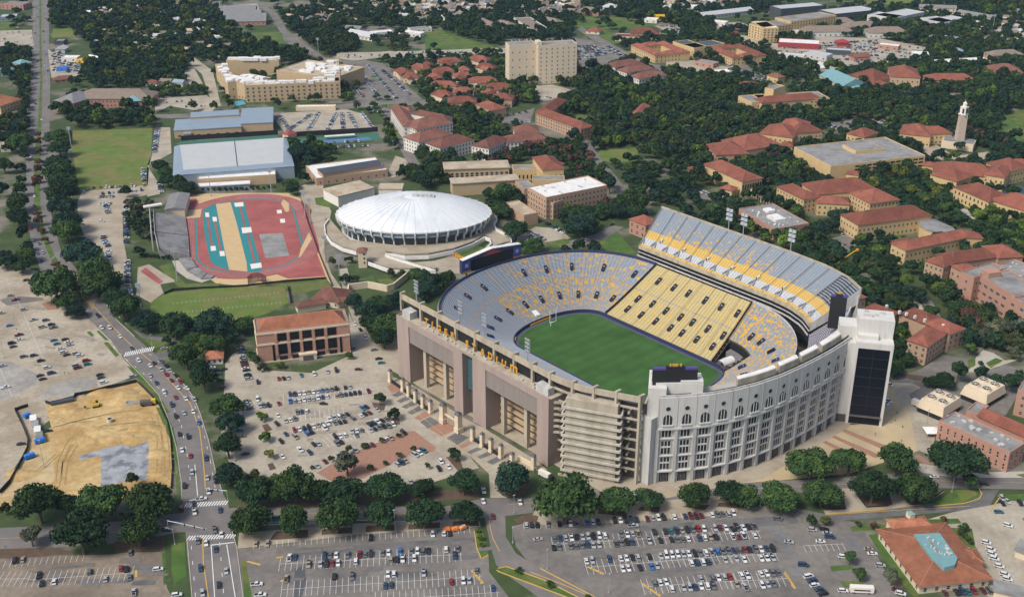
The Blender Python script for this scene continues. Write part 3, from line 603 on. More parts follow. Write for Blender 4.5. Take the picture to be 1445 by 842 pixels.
def stand(name, parent, us, pos, hgt, nrow, colour, gold, length, skip=None, AC_=None):
 """stepped seating: us = breakpoints along, pos(u,t)->(a,b), colour(u,t)->rgb, gold(u,t)->threshold"""
 V = []; F = []; UV = []; BC = []; GD = []
 off = WORLD[parent.name]
 for k in range(len(us) - 1):
  u0, u1, ais = us[k][0], us[k + 1][0], us[k][1]; um = (u0 + u1) / 2
  for i in range(nrow):
   t0, t1 = i / nrow, (i + 1) / nrow; tm = (t0 + t1) / 2
   if skip and skip(um, tm): continue
   h0, h1 = hgt(t0), hgt(t1)
   A, B, C, D = pos(u0, t0), pos(u1, t0), pos(u1, t1), pos(u0, t1)
   o = len(V)
   V += [SP(*A, h0), SP(*B, h0), SP(*C, h0), SP(*D, h0), SP(*D, h1), SP(*C, h1)]
   F += [(o, o + 1, o + 2, o + 3), (o + 3, o + 2, o + 5, o + 4)]
   x0, x1 = us[k][2], us[k + 1][2]
   for q in range(2): UV += [(x0, i), (x1, i), (x1, i + 0.99), (x0, i + 0.99)]
   c = (AC_ or C_AISLE) if ais and colour(um, tm) == C_GREY else (tuple(x * 0.7 for x in colour(um, tm)) if ais else colour(um, tm))
   BC += [c, c]; GD += [0.0 if ais else gold(um, tm)] * 2
 me = bpy.data.meshes.new(name)
 me.from_pydata([tuple(v - Vector(off)) for v in V], [], F); me.materials.append(M_SEAT)
 uvl = me.uv_layers.new(name='seat'); uvl.data.foreach_set('uv', np.array(UV, np.float32).ravel())
 a1 = me.attributes.new('base', 'FLOAT_COLOR', 'FACE'); a1.data.foreach_set('color', np.array([(*c, 1) for c in BC], np.float32).ravel())
 a2 = me.attributes.new('gold', 'FLOAT', 'FACE'); a2.data.foreach_set('value', np.array(GD, np.float32))
 me.update()
 o = bpy.data.objects.new(name, me); COL.objects.link(o); o.parent = parent; WORLD[o.name] = off
 return o
stad = thing('football_stadium', 'huge concrete football stadium with grey and gold bench seats around a green field', 'stadium', STC)
def turf():
 m = bpy.data.materials.new('striped_turf'); m.use_nodes = True; nt = m.node_tree; N = nt.nodes; L = nt.links
 b = N['Principled BSDF']; b.inputs['Roughness'].default_value = 0.95; b.inputs['Specular IOR Level'].default_value = 0.1
 geo = N.new('ShaderNodeNewGeometry'); mp = N.new('ShaderNodeMapping'); mp.inputs['Rotation'].default_value = (0, 0, -SANG)
 L.new(geo.outputs['Position'], mp.inputs['Vector'])
 wv = N.new('ShaderNodeTexWave'); wv.inputs['Scale'].default_value = 2 * math.pi / (20 * 18.3 / 2); wv.inputs['Distortion'].default_value = 0.0; wv.bands_direction = 'X'
 L.new(mp.outputs['Vector'], wv.inputs['Vector'])
 nz = N.new('ShaderNodeTexNoise'); nz.inputs['Scale'].default_value = 0.06; nz.inputs['Detail'].default_value = 7; L.new(geo.outputs['Position'], nz.inputs['Vector'])
 mx = N.new('ShaderNodeMix'); mx.data_type = 'RGBA'; mx.inputs['A'].default_value = (0.043, 0.100, 0.027, 1); mx.inputs['B'].default_value = (0.050, 0.112, 0.031, 1)
 L.new(wv.outputs['Fac'], mx.inputs['Factor'])
 r = N.new('ShaderNodeMapRange'); r.inputs['From Min'].default_value = 0.3; r.inputs['From Max'].default_value = 0.7; r.inputs['To Min'].default_value = 0.78; r.inputs['To Max'].default_value = 1.22
 L.new(nz.outputs['Fac'], r.inputs['Value'])
 vm = N.new('ShaderNodeVectorMath'); vm.operation = 'SCALE'; L.new(mx.outputs['Result'], vm.inputs[0]); L.new(r.outputs['Result'], vm.inputs['Scale'])
 L.new(vm.outputs[0], b.inputs['Base Color']); return m
FZ = 0.75
mb = MB(); P = [SP(*ring(4 * i / 96, -0.02)) for i in range(96)]
mb.prism([(p.x, p.y) for p in P], 0.3, FZ - 0.05); mb.build('field_surround', mat('navy_surround', (0.075, 0.085, 0.12), 0.9), stad)
mb = MB(); P = []
for i in range(96):
 u = 4 * i / 96; i_ = ring(u, 0.0); o_ = ring(u, 1.0); d = math.hypot(o_[0] - i_[0], o_[1] - i_[1])
 P.append(SP(i_[0] - (o_[0] - i_[0]) / d * 3.4, i_[1] - (o_[1] - i_[1]) / d * 3.4))
mb.prism([(p.x, p.y) for p in P], 0.4, FZ); o = mb.build('playing_field', turf(), stad); bpy_tri(o)
mb = MB(); n = 128
for i in range(n):
 a = SP(*ring(4 * i / n, -0.004), 0.4); b = SP(*ring(4 * (i + 1) / n, -0.004), 0.4); mb.bar(a, b, 0.5, 2.4, 0)
mb.build('field_wall', M_NAVY, stad)
for u0, u1 in ((3.42, 3.56), (3.16, 3.22), (1.42, 1.6)):
 mb = MB()
 for i in range(8):
  a = SP(*ring(u0 + (u1 - u0) * i / 8, -0.025), 0.7); b = SP(*ring(u0 + (u1 - u0) * (i + 1) / 8, -0.025), 0.7); mb.bar(a, b, 0.5, 1.3)
 mb.build('gold_wall_padding', M_GOLD, stad)
def breaks():
 out = []; X = 0.0
 def seg(u0, u1, n, sub, Ltot):
  nonlocal X
  w = (u1 - u0) / n; al = 1.1 / (Ltot / n) * w
  for i in range(n):
   s = u0 + w * i; dX = Ltot / n
   out.append((s, True, X)); 
   for j in range(sub): out.append((s + al + (w - al) * j / sub, False, X + dX * (0.08 + 0.92 * j / sub)))
   X += dX
 seg(0, 1, 8, 4, 82); seg(1, 2, 17, 6, 190); seg(2, 3, 8, 4, 82); seg(3, 4, 17, 6, 190)
 out.append((4.0, False, X)); return out
BR = breaks()
def bowl_colour(u, t):
 if abs(t - 0.56) < 0.011 : return C_AISLE if u > 1 else (0.40, 0.36, 0.28)
 if u < 1: return C_YEL
 return C_GREY
def bowl_gold(u, t):
 if u < 1: return 0.45 if t < 0.9 else 0.38
 if u < 2: return 0.57 - 0.08 * (u - 1)
 if u < 3: return 0.3
 v = u - 3                        # 0 = west corner of the north end, 1 = east corner
 if v < 0.42 or (v < 0.5 and t > 0.56): return 0.28
 return 0.55 - 0.05 * (t > 0.56) - 0.05 * (t < 0.1)
def cut(u, t): return 1.01 < u < 1.17 and t < 0.40
NROW = 46
bowl = stand('seating_bowl', stad, BR, ring, bowl_h, NROW, bowl_colour, bowl_gold, 544, cut)
mb = MB()
P = [ring(1.0 + 0.17 * i / 5, 0.0) for i in range(6)] + [ring(1.17 - 0.17 * i / 5, 0.4) for i in range(6)]
mb.prism([(SP(*p).x, SP(*p).y) for p in P], 0.3, 1.2)
o = mb.build('field_tunnel_floor', M_DARKWALL, stad); bpy_tri(o)
mb = MB()
for i in range(6):
 a = ring(1.0 + 0.17 * i / 6, 0.4); b = ring(1.0 + 0.17 * (i + 1) / 6, 0.4); mb.bar(SP(*a, 1.2), SP(*b, 1.2), 0.4, bowl_h(0.4) - 1.0)
for u in (1.003, 1.17):
 for i in range(6):
  a = ring(u, 0.4 * i / 6); b = ring(u, 0.4 * (i + 1) / 6); mb.bar(SP(*a, 1.2), SP(*b, 1.2), 0.4, bowl_h(0.4 * (i + 1) / 6) - 1.0)
mb.build('tunnel_wall', M_DARK, stad)
mb = MB()
for (t0, t1, h) in ((0.1, 0.2, 3.2), (0.24, 0.35, 6.4)):
 P = [ring(1.02 + 0.13 * i / 4, t0) for i in range(5)] + [ring(1.15 - 0.13 * i / 4, t1) for i in range(5)]
 mb.prism([(SP(*p).x, SP(*p).y) for p in P], 1.2, h)
o = mb.build('terrace_bench', mat('terrace_grey', (0.17, 0.165, 0.155)), stad); bpy_tri(o)
mb = MB(); a = ptz('M5', 110, 515, 3.5); b = ptz('M5', 160, 495, 3.5)
d = (b - a).normalized(); nn = Vector((-d.y, d.x, 0))
for i in range(8):
 t0, t1 = math.pi * i / 8, math.pi * (i + 1) / 8
 q = lambda t, e: a + d * (e * 11.0) + nn * (3.4 * math.cos(t)) + Vector((0, 0, 2.4 * math.sin(t)))
 mb.quad(q(t0, -0.2), q(t0, 1), q(t1, 1), q(t1, -0.2))
mb.build('tunnel_awning', M_FLATWHITE, stad)
grid = [(u, t, SP(*ring(u, t), bowl_h(t))) for u in np.linspace(-0.9, 1.95, 420) for t in np.linspace(0.04, 0.97, 60)]
gpx = np.array([pix(p) for _, _, p in grid])
VOM = [('K1', q) for q in ((718, 420), (836, 395), (962, 384), (1127, 391), (1283, 424), (519, 491), (435, 540), (383, 598), (726, 582), (812, 551), (899, 533), (994, 526), (1088, 529), (1175, 547), (648, 614), (587, 650), (549, 695), (548, 740))] + \
   [('K2', q) for q in ((287, 461), (364, 490), (438, 523), (525, 556), (606, 590), (690, 623), (184, 549), (255, 578), (327, 610), (401, 641), (461, 666), (539, 700), (618, 734), (128, 602), (199, 632), (271, 665), (346, 697), (407, 724), (483, 757), (563, 793), (762, 743), (808, 768), (862, 815))] + \
   [('M5', q) for q in ((494, 418), (525, 497), (265, 542), (275, 607))]
for f, q in VOM:
 x, y = Q(f, *q); k = int(np.argmin((gpx[:, 0] - x) ** 2 + (gpx[:, 1] - y) ** 2)); u, t, p = grid[k]
 t2 = min(t + 0.045, 1); t1 = t - 0.055; wd = 1.05
 A = SP(*ring(u, t1), bowl_h(t1)); B = SP(*ring(u, t2), bowl_h(t2)); d = Vector((B.x - A.x, B.y - A.y, 0)).normalized(); nn = Vector((-d.y, d.x, 0)); Z = Vector((0, 0, .45))
 mb = MB(); v = [A - nn * wd + Z, A + nn * wd + Z, B + nn * wd + Z, B - nn * wd + Z]; mb.add(v + [p_ - Z * 2.4 for p_ in v], [(0, 1, 2, 3), (0, 4, 5, 1), (1, 5, 6, 2), (2, 6, 7, 3), (3, 7, 4, 0)], 0)  # solid black slab: shade of the stair well put into its colour
 for s in (-1, 1): mb.bar(A + nn * s * wd, B + nn * s * wd, 0.18, 1.15, 1)
 mb.bar(B - nn * wd, B + nn * wd, 0.2, 1.2, 1); q_ = A.lerp(B, .72); mb.bar(q_ - nn * .6 + Z, q_ + nn * .6 + Z, 0.8, 0.2, 2)
 mb.build('stair_portal', [M_DARK, M_NAVY, M_STADGREY], stad)
for u in (0.002, 0.998):
 mb = MB()
 for i in range(12):
  a = ring(u, i / 12); b = ring(u, (i + 1) / 12); mb.bar(SP(*a, bowl_h(i / 12)), SP(*b, bowl_h((i + 1) / 12)), 0.5, 1.6)
 mb.build('block_railing', M_BLACK, stad)
mb = MB()
for i in range(90):
 u0 = 3.0 + i / 90; u1 = 3.0 + (i + 1) / 90
 mb.bar(SP(*ring(u0, 1.006), 20), SP(*ring(u1, 1.006), 20), 0.6, 7.4)
 a = ring(u0, 1.012); mb.box(SP(*a, 0), (0.9, 0.9, 26.6), SANG, 1)
 mb.bar(SP(*ring(u0, 1.01), 0), SP(*ring(u1, 1.01), 0), 0.5, 20, 2)
mb.build('north_rim_wall', [M_NAVY, M_STADTAN, M_DARKWALL], stad)
RIM = [(-73.6, -110.2), (-20, -110.6), (63.4, -111.2), (79.7, -108.5), (109.6, -93.5)]
def poly_at(P, s):
 L = [math.dist(P[i], P[i + 1]) for i in range(len(P) - 1)]; T = sum(L); x = s * T
 for i, l in enumerate(L):
  if x <= l or i == len(L) - 1: t = x / l; return P[i][0] + (P[i + 1][0] - P[i][0]) * t, P[i][1] + (P[i + 1][1] - P[i][1]) * t
  x -= l
WIN = [(-66, -84), (0, -84), (48, -84), (74, -80), (97, -69)]
def west_pos(u, t):
 a = poly_at(WIN, u); b = poly_at(RIM, u); return a[0] + (b[0] - a[0]) * t, a[1] + (b[1] - a[1]) * t
wus = [(i / 16 + d_, d_ == 0, (i + d_ * 16) * 12) for i in range(16) for d_ in (0, 0.006, 0.034)] + [(1.0, False, 192)]
stand('west_upper_seats', stad, wus, west_pos, lambda t: 27 + 22.5 * t, 30, lambda u, t: C_GREY, lambda u, t: 0.45, 190)
mb = MB()                                              # rim beam: tan fascia, walkway, yellow rail inside
for i in range(24):
 p0, p1 = poly_at(RIM, i / 24), poly_at(RIM, (i + 1) / 24)
 mb.bar(SP(*p0, 48.9), SP(*p1, 48.9), 0.9, 3.2, 0)
 q0, q1 = west_pos(i / 24, 0.93), west_pos((i + 1) / 24, 0.93)
 m0, m1 = west_pos(i / 24, 0.965), west_pos((i + 1) / 24, 0.965)
 mb.bar(SP(*m0, 49.4), SP(*m1, 49.4), 2.0, 1.2, 0)
 mb.bar(SP(*q0, 49.2), SP(*q1, 49.2), 0.5, 1.9, 1)
mb.build('rim_beam', [M_STADTAN, M_GOLD], stad)
for s in (0.004, 0.11, 0.2, 0.29, 0.385, 0.475, 0.565, 0.645, 0.72, 0.80, 0.865, 0.93, 0.997):
 p = poly_at(RIM, s); base = 41.0 if p[0] < 66 else 0.2
 mb = MB(); mb.box(SP(p[0], p[1] + 0.2, base), (1.5, 1.7, 49.0 - base), SANG)
 mb.bar(SP(p[0], p[1] - 0.6, 49.0), SP(p[0], p[1] + 3.0, 49.0), 1.4, 4.0)
 mb.build('rim_column', M_STADTAN, stad)
mb = MB()                                              # dark backs under the seats and cross beams
for i in range(24):
 p0, p1 = poly_at(RIM, i / 24), poly_at(RIM, (i + 1) / 24)
 a0, a1 = (p0[0], p0[1] + 5.5), (p1[0], p1[1] + 5.5)
 mb.bar(SP(*a0, 0.3), SP(*a1, 0.3), 0.6, 45.5)
mb.build('stand_back_wall', M_DARKWALL, stad)
mb = MB()
for s0, s1 in ((0.72, 0.80), (0.80, 0.865), (0.865, 0.93), (0.93, 0.997)):
 for h in (8, 14, 20, 26, 32, 38, 44.5):
  p0, p1 = poly_at(RIM, s0), poly_at(RIM, s1); mb.bar(SP(*p0, h), SP(*p1, h), 0.9, 0.9)
for h in (6, 11, 16, 21, 26, 31, 36, 41):
 mb.bar(SP(109.6, -93.5, h), SP(99, -76, h), 1.0, 0.9); mb.bar(SP(104, -96.4, h), SP(98, -84, h), 1.0, 0.9)
mb.build('frame_beams', M_STADTAN, stad)
def letter(ch, height, thick):
 cu = bpy.data.curves.new('letter', 'FONT'); cu.body = ch; cu.extrude = thick / 2; cu.offset = 0.02; cu.size = 1.0; cu.resolution_u = 3
 ob = bpy.data.objects.new('letter', cu); COL.objects.link(ob)
 dg = bpy.context.evaluated_depsgraph_get(); me = bpy.data.meshes.new_from_object(ob.evaluated_get(dg))
 bpy.data.objects.remove(ob); bpy.data.curves.remove(cu)
 v = np.empty(len(me.vertices) * 3); me.vertices.foreach_get('co', v); v = v.reshape(-1, 3)
 x0, x1 = v[:, 0].min(), v[:, 0].max(); y0, y1 = v[:, 1].min(), v[:, 1].max()
 k = height / (y1 - y0)
 w = np.stack([(v[:, 0] - (x0 + x1) / 2) * k * 1.05, v[:, 2] / max(thick, 1e-6) * thick, (v[:, 1] - y0) * k], 1)
 me.vertices.foreach_set('co', w.ravel()); me.update(); return me
mb = MB(); mb.bar(SP(-62, -109.2, 41.1), SP(56, -109.2, 41.1), 0.3, 6.6); mb.build('letter_backing', M_DARK, stad)
LPX = [('T', 238, 80), ('I', 265, 97), ('G', 299, 115), ('E', 338, 133), ('R', 373, 152), ('S', 443, 192), ('T', 482, 210), ('A', 522, 235), ('D', 560, 257), ('I', 594, 275), ('U', 632, 293), ('m', 688, 318)]
for ch, x, y in LPX:
 a, b = sab(ptz('K3', x, y, 44.2)); me = letter(ch, 3.9, 0.5); me.materials.append(M_GOLD)
 o = inst('letter', me, stad, SP(a, -112.3, 42.3), SANG)
mb = MB()
FB = -117.7
PYL = [(-68.2, -56.3), (-13.3, -5.0), (4.0, 15.4), (58.0, 67.0)]
def ab_box(mb, a0, a1, b0, b1, h0, h1, mi=0):
 P = [SP(a0, b0), SP(a1, b0), SP(a1, b1), SP(a0, b1)]; mb.prism([(p.x, p.y) for p in P], h0, h1, mi, bottom=True); return mb
for a0, a1 in PYL:
 m2 = MB(); ab_box(m2, a0, a1, FB, -105.5, 0, 41.0); m2.build('entrance_pylon', M_TAUPE, stad)
for a0, a1 in ((-56.3, -13.3), (15.4, 58.0)):
 m2 = MB(); ab_box(m2, a0 + .01, a1 - .01, FB + 0.6, -107, 27.5, 38.2); m2.build('lintel_panel', M_TAUPE2, stad)
 m2 = MB(); ab_box(m2, a0 + .01, a1 - .01, FB, -106, 38.2, 41.0); m2.build('portal_beam', M_TAUPE, stad)
 m2 = MB()
 for k in range(6): ab_box(m2, a0 + 0.2, a1 - 0.2, -107.2, -103, 2.8 + k * 4.3, 4.6 + k * 4.3)
 m2.build('stair_landing', M_STUCCO2, stad)
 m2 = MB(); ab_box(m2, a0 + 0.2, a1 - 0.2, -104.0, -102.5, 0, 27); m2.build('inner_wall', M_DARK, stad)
 for f in (0.24, 0.69):
  m2 = MB(); c = a0 + (a1 - a0) * f; ab_box(m2, c - 1.3, c + 1.3, -114.0, -111.6, 0, 27.45); m2.build('portal_column', M_STADTAN, stad)
m2 = MB()
for k in range(8): ab_box(m2, -4.6, 3.6, -114.2, -113.8, 17 + k * 2.9, 19.6 + k * 2.9)
m2.build('glazed_bay', M_GLASSG, stad)
m2 = MB(); ab_box(m2, -4.9, 3.9, -112.0, -106, 0, 40.6); m2.build('centre_bay', M_DARKWALL, stad)
m2 = MB(); ab_box(m2, -68.2, 67.0, FB + 1.0, -105, 40.6, 41.12); m2.build('terrace_deck', M_STADTAN, stad)
m2 = MB(); ab_box(m2, -68.2, 67, FB, FB + 0.5, 41, 42.1); ab_box(m2, -68.2, -67.7, FB + .5, -107, 41, 42.1); m2.build('terrace_parapet', M_TAUPE, stad)
m2 = MB(); ab_box(m2, -65.5, -58.0, -115.0, -109.0, 41.1, 45.6); m2.build('stair_house', M_STADGREY, stad)
m2 = MB(); ab_box(m2, 54.5, 64.0, -115.4, -110.6, 41.1, 45.4); m2.build('stair_house', M_STADGREY, stad)
m2 = MB()
for i in range(26):
 a = random.uniform(-50, 54); b = random.uniform(-115.5, -111.8); ab_box(m2, a, a + random.uniform(.5, 1.6), b, b + random.uniform(.5, 1.2), 41.1, 41.5 + random.random())
m2.build('roof_vents', M_STADGREY, stad)
mb = MB()
for k in range(6):
 h = 20 + k * 3.6; P = [(67.2, -114), (70, -112.5), (73, -108.5), (74.5, -104)]
 for p, q in zip(P[:-1], P[1:]): mb.bar(SP(*p, h), SP(*q, h + .5), 0.7, 1.2)
mb.build('curved_ramp', M_STADTAN, stad)
r0 = Vector(SP(76.5, -117.3)); r1 = Vector(SP(104.0, -101.6)); rd = (r1 - r0).normalized(); rn = Vector((-rd.y, rd.x, 0)); RL = (r1 - r0).length
def rp(x, y, h): p = r0 + rd * x + rn * y; return Vector((p.x, p.y, h))
for k in range(10):
 h = 2.2 + k * 4.25
 m2 = MB(); lo = 0.0; 
 m2.bar(rp(0, 0.4, h), rp(RL, 0.4, h), 0.7, 1.35); m2.bar(rp(RL, 0.4, h), rp(RL - 1.0, 9.0, h + .3), 0.7, 1.35); m2.bar(rp(0, 0.4, h), rp(0.5, 9, h + .3), 0.7, 1.35)
 m2.prism([(rp(0, .6, 0).x, rp(0, .6, 0).y), (rp(RL, .6, 0).x, rp(RL, .6, 0).y), (rp(RL, 9, 0).x, rp(RL, 9, 0).y), (rp(0, 9, 0).x, rp(0, 9, 0).y)], h - 0.25, h + 0.1, bottom=True)
 m2.build('ramp_level', mat('ramp_concrete', (0.50, 0.465, 0.39), .88, .12, .5, c2=(.40, .365, .30), c2scale=.25, stretch=(0.0, (1.0, 1.0, 0.2))), stad)
m2 = MB()
m2.prism([(rp(1.6, 1.3, 0).x, rp(1.6, 1.3, 0).y), (rp(RL - 2.4, 1.3, 0).x, rp(RL - 2.4, 1.3, 0).y), (rp(RL - 2.4, 8.5, 0).x, rp(RL - 2.4, 8.5, 0).y), (rp(1.6, 8.5, 0).x, rp(1.6, 8.5, 0).y)], 0, 46.0, 0)
m2.build('ramp_core', M_STADTAN, stad)
m2 = MB(); m2.bar(rp(-1, -1.2, 0), rp(RL * .55, -1.4, 0), 0.6, 1.4); m2.build('ramp_foot_wall', M_STADTAN, stad)
EF = [(-61.5, 89.5), (54, 89.0), (70, 87.0), (84, 82.0), (95, 74.0)]
ET = [(-63.5, 113.5), (50, 113.0), (78, 111.2), (98, 105.5), (112.5, 96.5)]
def east_pos(u, t):
 a = poly_at(EF, u); b = poly_at(ET, u); return a[0] + (b[0] - a[0]) * t, a[1] + (b[1] - a[1]) * t
eus = []; 
for i in range(15):
 for d_ in (0, 0.008, 0.037): eus.append((i / 15 + d_, d_ == 0, i * 12 + d_ * 180))
eus.append((1.0, False, 180))
def deck_h(t): return 33.5 + 22.5 * t
def deck_col(u, t):
 if t < 0.075: return C_GOLD
 if t < 0.225: return C_WALK
 if t < 0.42: return C_GOLD
 if u > 0.86 and int(t * 38) % 2: return C_DARK
 return C_GREY
stand('east_upper_deck', stad, eus, east_pos, deck_h, 38, deck_col, lambda u, t: 0.0 if t < 0.42 else (0.57 - 0.32 * (t - 0.4) - (0.09 if u > 0.65 else 0) - (0.1 if u < 0.1 else 0)), 190, None, (0.17, 0.185, 0.205))
mb = MB()
for i in range(30):
 u0, u1 = i / 30, (i + 1) / 30
 p0, p1 = poly_at(ET, u0), poly_at(ET, u1)
 mb.bar(SP(p0[0], p0[1] + .4, 52), SP(p1[0], p1[1] + .4, 52), 0.7, 5.2)
 mb.bar(SP(p0[0], p0[1] - 1.5, 0), SP(p1[0], p1[1] - 1.5, 0), 0.5, 52, 1)
 f0, f1 = poly_at(EF, u0), poly_at(EF, u1)
 mb.bar(SP(*f0, 31.6), SP(*f1, 31.6), 0.7, 2.6)
mb.build('deck_rim', [M_STADTAN, M_STADGREY], stad)
for u in (0.0, 1.0):
 a = east_pos(u, 0); b = east_pos(u, 1); mb = MB()
 mb.add([SP(*a, 29), SP(*b, 47), SP(*b, 57.2), SP(*a, 34.5)], [(0, 1, 2, 3)]); mb.build('deck_end_wall', M_STADGREY, stad)
for i in range(6):                                     # little white stair hoods on the deck
 u = 0.095 + i * 0.128; p = east_pos(u, 0.235); q = east_pos(u, 0.31)
 mb = MB(); mb.bar(SP(*p, deck_h(0.2)), SP(*q, deck_h(0.24)), 1.8, 2.6, 0); mb.bar(SP(*p, deck_h(0.2)), SP(*p, deck_h(.2)) + Vector((.2, .2, 0)), 1.5, 2.3, 1); mb.build('deck_stair_hood', [M_STADGREY, M_DARK], stad)
mb = MB()
for i in range(15):
 for s_ in (-1, 1):
  u = i / 15 + 0.004; p = east_pos(max(0, u), 0.2); q = east_pos(min(1, max(0, u + s_ * 0.012)), 0.08); mb.bar(SP(*p, deck_h(.2)), SP(*q, deck_h(.08)), 0.8, 0.9)
mb.build('deck_stairs', mat('stair_grey', (0.20, 0.21, 0.23)), stad)
mb = MB()
for i in range(30):
 u0, u1 = i / 30, (i + 1) / 30; f0, f1 = poly_at(EF, u0), poly_at(EF, u1)
 mb.bar(SP(f0[0], f0[1] + 1.0, 20), SP(f1[0], f1[1] + 1.0, 20), 0.4, 12, 0)
 mb.bar(SP(f0[0], f0[1] - 1.6, 26.6), SP(f1[0], f1[1] - 1.6, 26.6), 0.6, 0.9, 1)
 mb.bar(SP(f0[0], f0[1] - 0.6, 29.2), SP(f1[0], f1[1] - 0.6, 29.2), 0.5, 0.5, 1)
mb.build('suite_level', [M_DARK, M_STADGREY], stad)
SF = [(114.5, -85.5), (122, -75), (129, -63.5), (134.5, -50), (138.5, -36), (141, -21), (142, -6), (142.3, 9), (142, 24), (141, 38), (140.2, 46)]
def sf(s): return poly_at(SF, s)
def sfn(s):
 a, b = sf(max(0, s - 0.02)), sf(min(1, s + 0.02)); d = (b[0] - a[0], b[1] - a[1]); l = math.hypot(*d); return d[1] / l, -d[0] / l
NB = 14; TOP = 51.0
mb = MB(); K = 42
for i in range(K):
 a, b = sf(i / K), sf((i + 1) / K)
 mb.bar(SP(*a, 33), SP(*b, 33), 1.6, TOP - 33, 0)             # upper wall
 na, nb = sfn(i / K), sfn((i + 1) / K); a2 = (a[0] - na[0] * 0.5, a[1] - na[1] * .5); b2 = (b[0] - nb[0] * 0.5, b[1] - nb[1] * .5)
 mb.bar(SP(*a2, 0), SP(*b2, 0), 0.8, 33, 1)                    # recessed lower wall
south = mb.build('south_front', [M_STADWHITE, M_STADGREY], stad)
mb = MB()
for h, w, hh in ((32.2, 2.6, 1.1), (6.6, 2.2, 0.8), (15.9, 1.2, 0.6), (26.3, 1.2, 0.6)):
 for i in range(K): mb.bar(SP(*sf(i / K), h), SP(*sf((i + 1) / K), h), w, hh)
mb.build('cornice', M_STADWHITE, stad)
mb = MB()
for i in range(NB + 1):
 a = sf(i / NB); n_ = sfn(i / NB); rz = SANG + math.atan2(n_[1], n_[0])
 mb.box(SP(*a, 0.2), (2.2, 1.7, 32.2), rz); mb.box(SP(*a, 33), (1.9, 0.35, TOP - 33), rz)
mb.build('pilasters', M_STADGREY, stad)
mb = MB()
for i in range(K): mb.bar(SP(*sf(i / K), TOP), SP(*sf((i + 1) / K), TOP), 0.6, 1.1)
mb.build('front_parapet', M_STADGREY, stad)
def arch_unit():
 m = MB(); w = 2.35; h0 = 3.6; n = 10
 P = [(-w, 0), (w, 0)] + [(w * math.cos(math.pi * i / n), h0 + w * 1.0 * math.sin(math.pi * i / n)) for i in range(n + 1)]
 m.add([(x, -0.12, z) for x, z in P], [tuple(range(len(P)))], 0)
 for x in (-0.85, 0.85): m.box((x, -0.2, 0), (0.32, 0.25, h0 + 1.9), 0, 1)
 m.box((0, -0.3, -0.7), (2 * w + 1.2, 0.8, 0.7), 0, 1)
 return m.mesh('arched_window', [M_PANE, M_STADWHITE])
def disc_unit():
 m = MB(); n = 18; r = 1.25
 m.add([(r * math.cos(2 * math.pi * i / n), -0.12, r * math.sin(2 * math.pi * i / n)) for i in range(n)], [tuple(range(n))], 0)
 for i in range(n):
  t0, t1 = 2 * math.pi * i / n, 2 * math.pi * (i + 1) / n; q = lambda t, r_: (r_ * math.cos(t), -0.2, r_ * math.sin(t))
  m.quad(q(t0, r), q(t1, r), q(t1, r + .3), q(t0, r + .3), 1)
 return m.mesh('round_window', [M_PANE, M_STADWHITE])
def tri_unit(h, trans):
 m = MB(); w = 1.45
 for x in (-1.75, 0, 1.75):
  m.add([(x - 0.68, -0.12, 0), (x + 0.68, -0.12, 0), (x + 0.68, -0.12, h), (x - 0.68, -0.12, h)], [(0, 1, 2, 3)], 0)
  if trans: m.box((x, -0.16, h * trans), (1.4, 0.16, h * 0.13), 0, 1)
 for x in (-2.6, -0.87, 0.87, 2.6): m.box((x, -0.15, 0), (0.26, 0.2, h), 0, 1)
 return m.mesh('triple_window', [M_PANE, M_FRAME])
def gate_unit():
 m = MB(); m.add([(-2.5, -0.1, 0), (2.5, -0.1, 0), (2.5, -0.1, 5.7), (-2.5, -0.1, 5.7)], [(0, 1, 2, 3)], 0)
 for x in (-1.6, -0.8, 0, .8, 1.6): m.box((x, -0.14, 0), (0.1, 0.1, 5.4), 0, 1)
 return m.mesh('ground_gate', [M_DARK, M_STEEL])
U_ARCH, U_DISC, U_T1, U_T2, U_T3, U_GATE = arch_unit(), disc_unit(), tri_unit(3.9, 0), tri_unit(7.6, 0.48), tri_unit(7.0, 0.48), gate_unit()
for i in range(NB):
 s = (i + 0.5) / NB; c = sf(s); n_ = sfn(s); rz = SANG + math.atan2(n_[1], n_[0]) + math.pi / 2
 for nm, me, h, off in (('arched_window', U_ARCH, 35.2, 0.82), ('round_window', U_DISC, 44.6, 0.82), ('triple_window', U_T1, 27.6, -0.08), ('triple_window', U_T2, 17.4, -0.08), ('triple_window', U_T3, 8.2, -0.08), ('ground_gate', U_GATE, 0.3, -0.08)):
  inst(nm, me, stad, SP(c[0] + n_[0] * off, c[1] + n_[1] * off, h), rz)
SI = [(97, -69), (108, -52), (114.5, -36), (117.5, -20), (118.5, 0), (118, 18), (115.5, 34), (110, 50), (104, 60)]
def sd(s, t):
 a = poly_at(SI, s); b = sf(s); return a[0] + (b[0] - a[0]) * t, a[1] + (b[1] - a[1]) * t
V = MB()
for i in range(K):
 q = [sd(i / K, 0.66), sd((i + 1) / K, 0.66), sd((i + 1) / K, 1.0), sd(i / K, 1.0)]
 V.prism([(SP(*p).x, SP(*p).y) for p in q], 44, TOP - 0.4)
V.build('south_roof_deck', mat('deck_concrete', (0.38, 0.365, 0.335), 0.9, 0.1, 0.2, c2=(0.44, 0.385, 0.28), c2scale=0.04), stad)
sus = [(i / 14 + d_, d_ == 0, i * 13 + d_ * 182) for i in range(14) for d_ in (0, 0.008, 0.04)] + [(1.0, False, 182)]
stand('south_upper_seats', stad, sus, lambda u, t: sd(u, 0.67 * t), lambda t: 27.5 + 22 * t, 24, lambda u, t: C_GREY if u < 0.86 or t > .95 else ((0.09, 0.08, 0.13) if int(t * 24) % 2 else (.35, .33, .36)), lambda u, t: 0.42 if u < 0.86 else 0, 182)
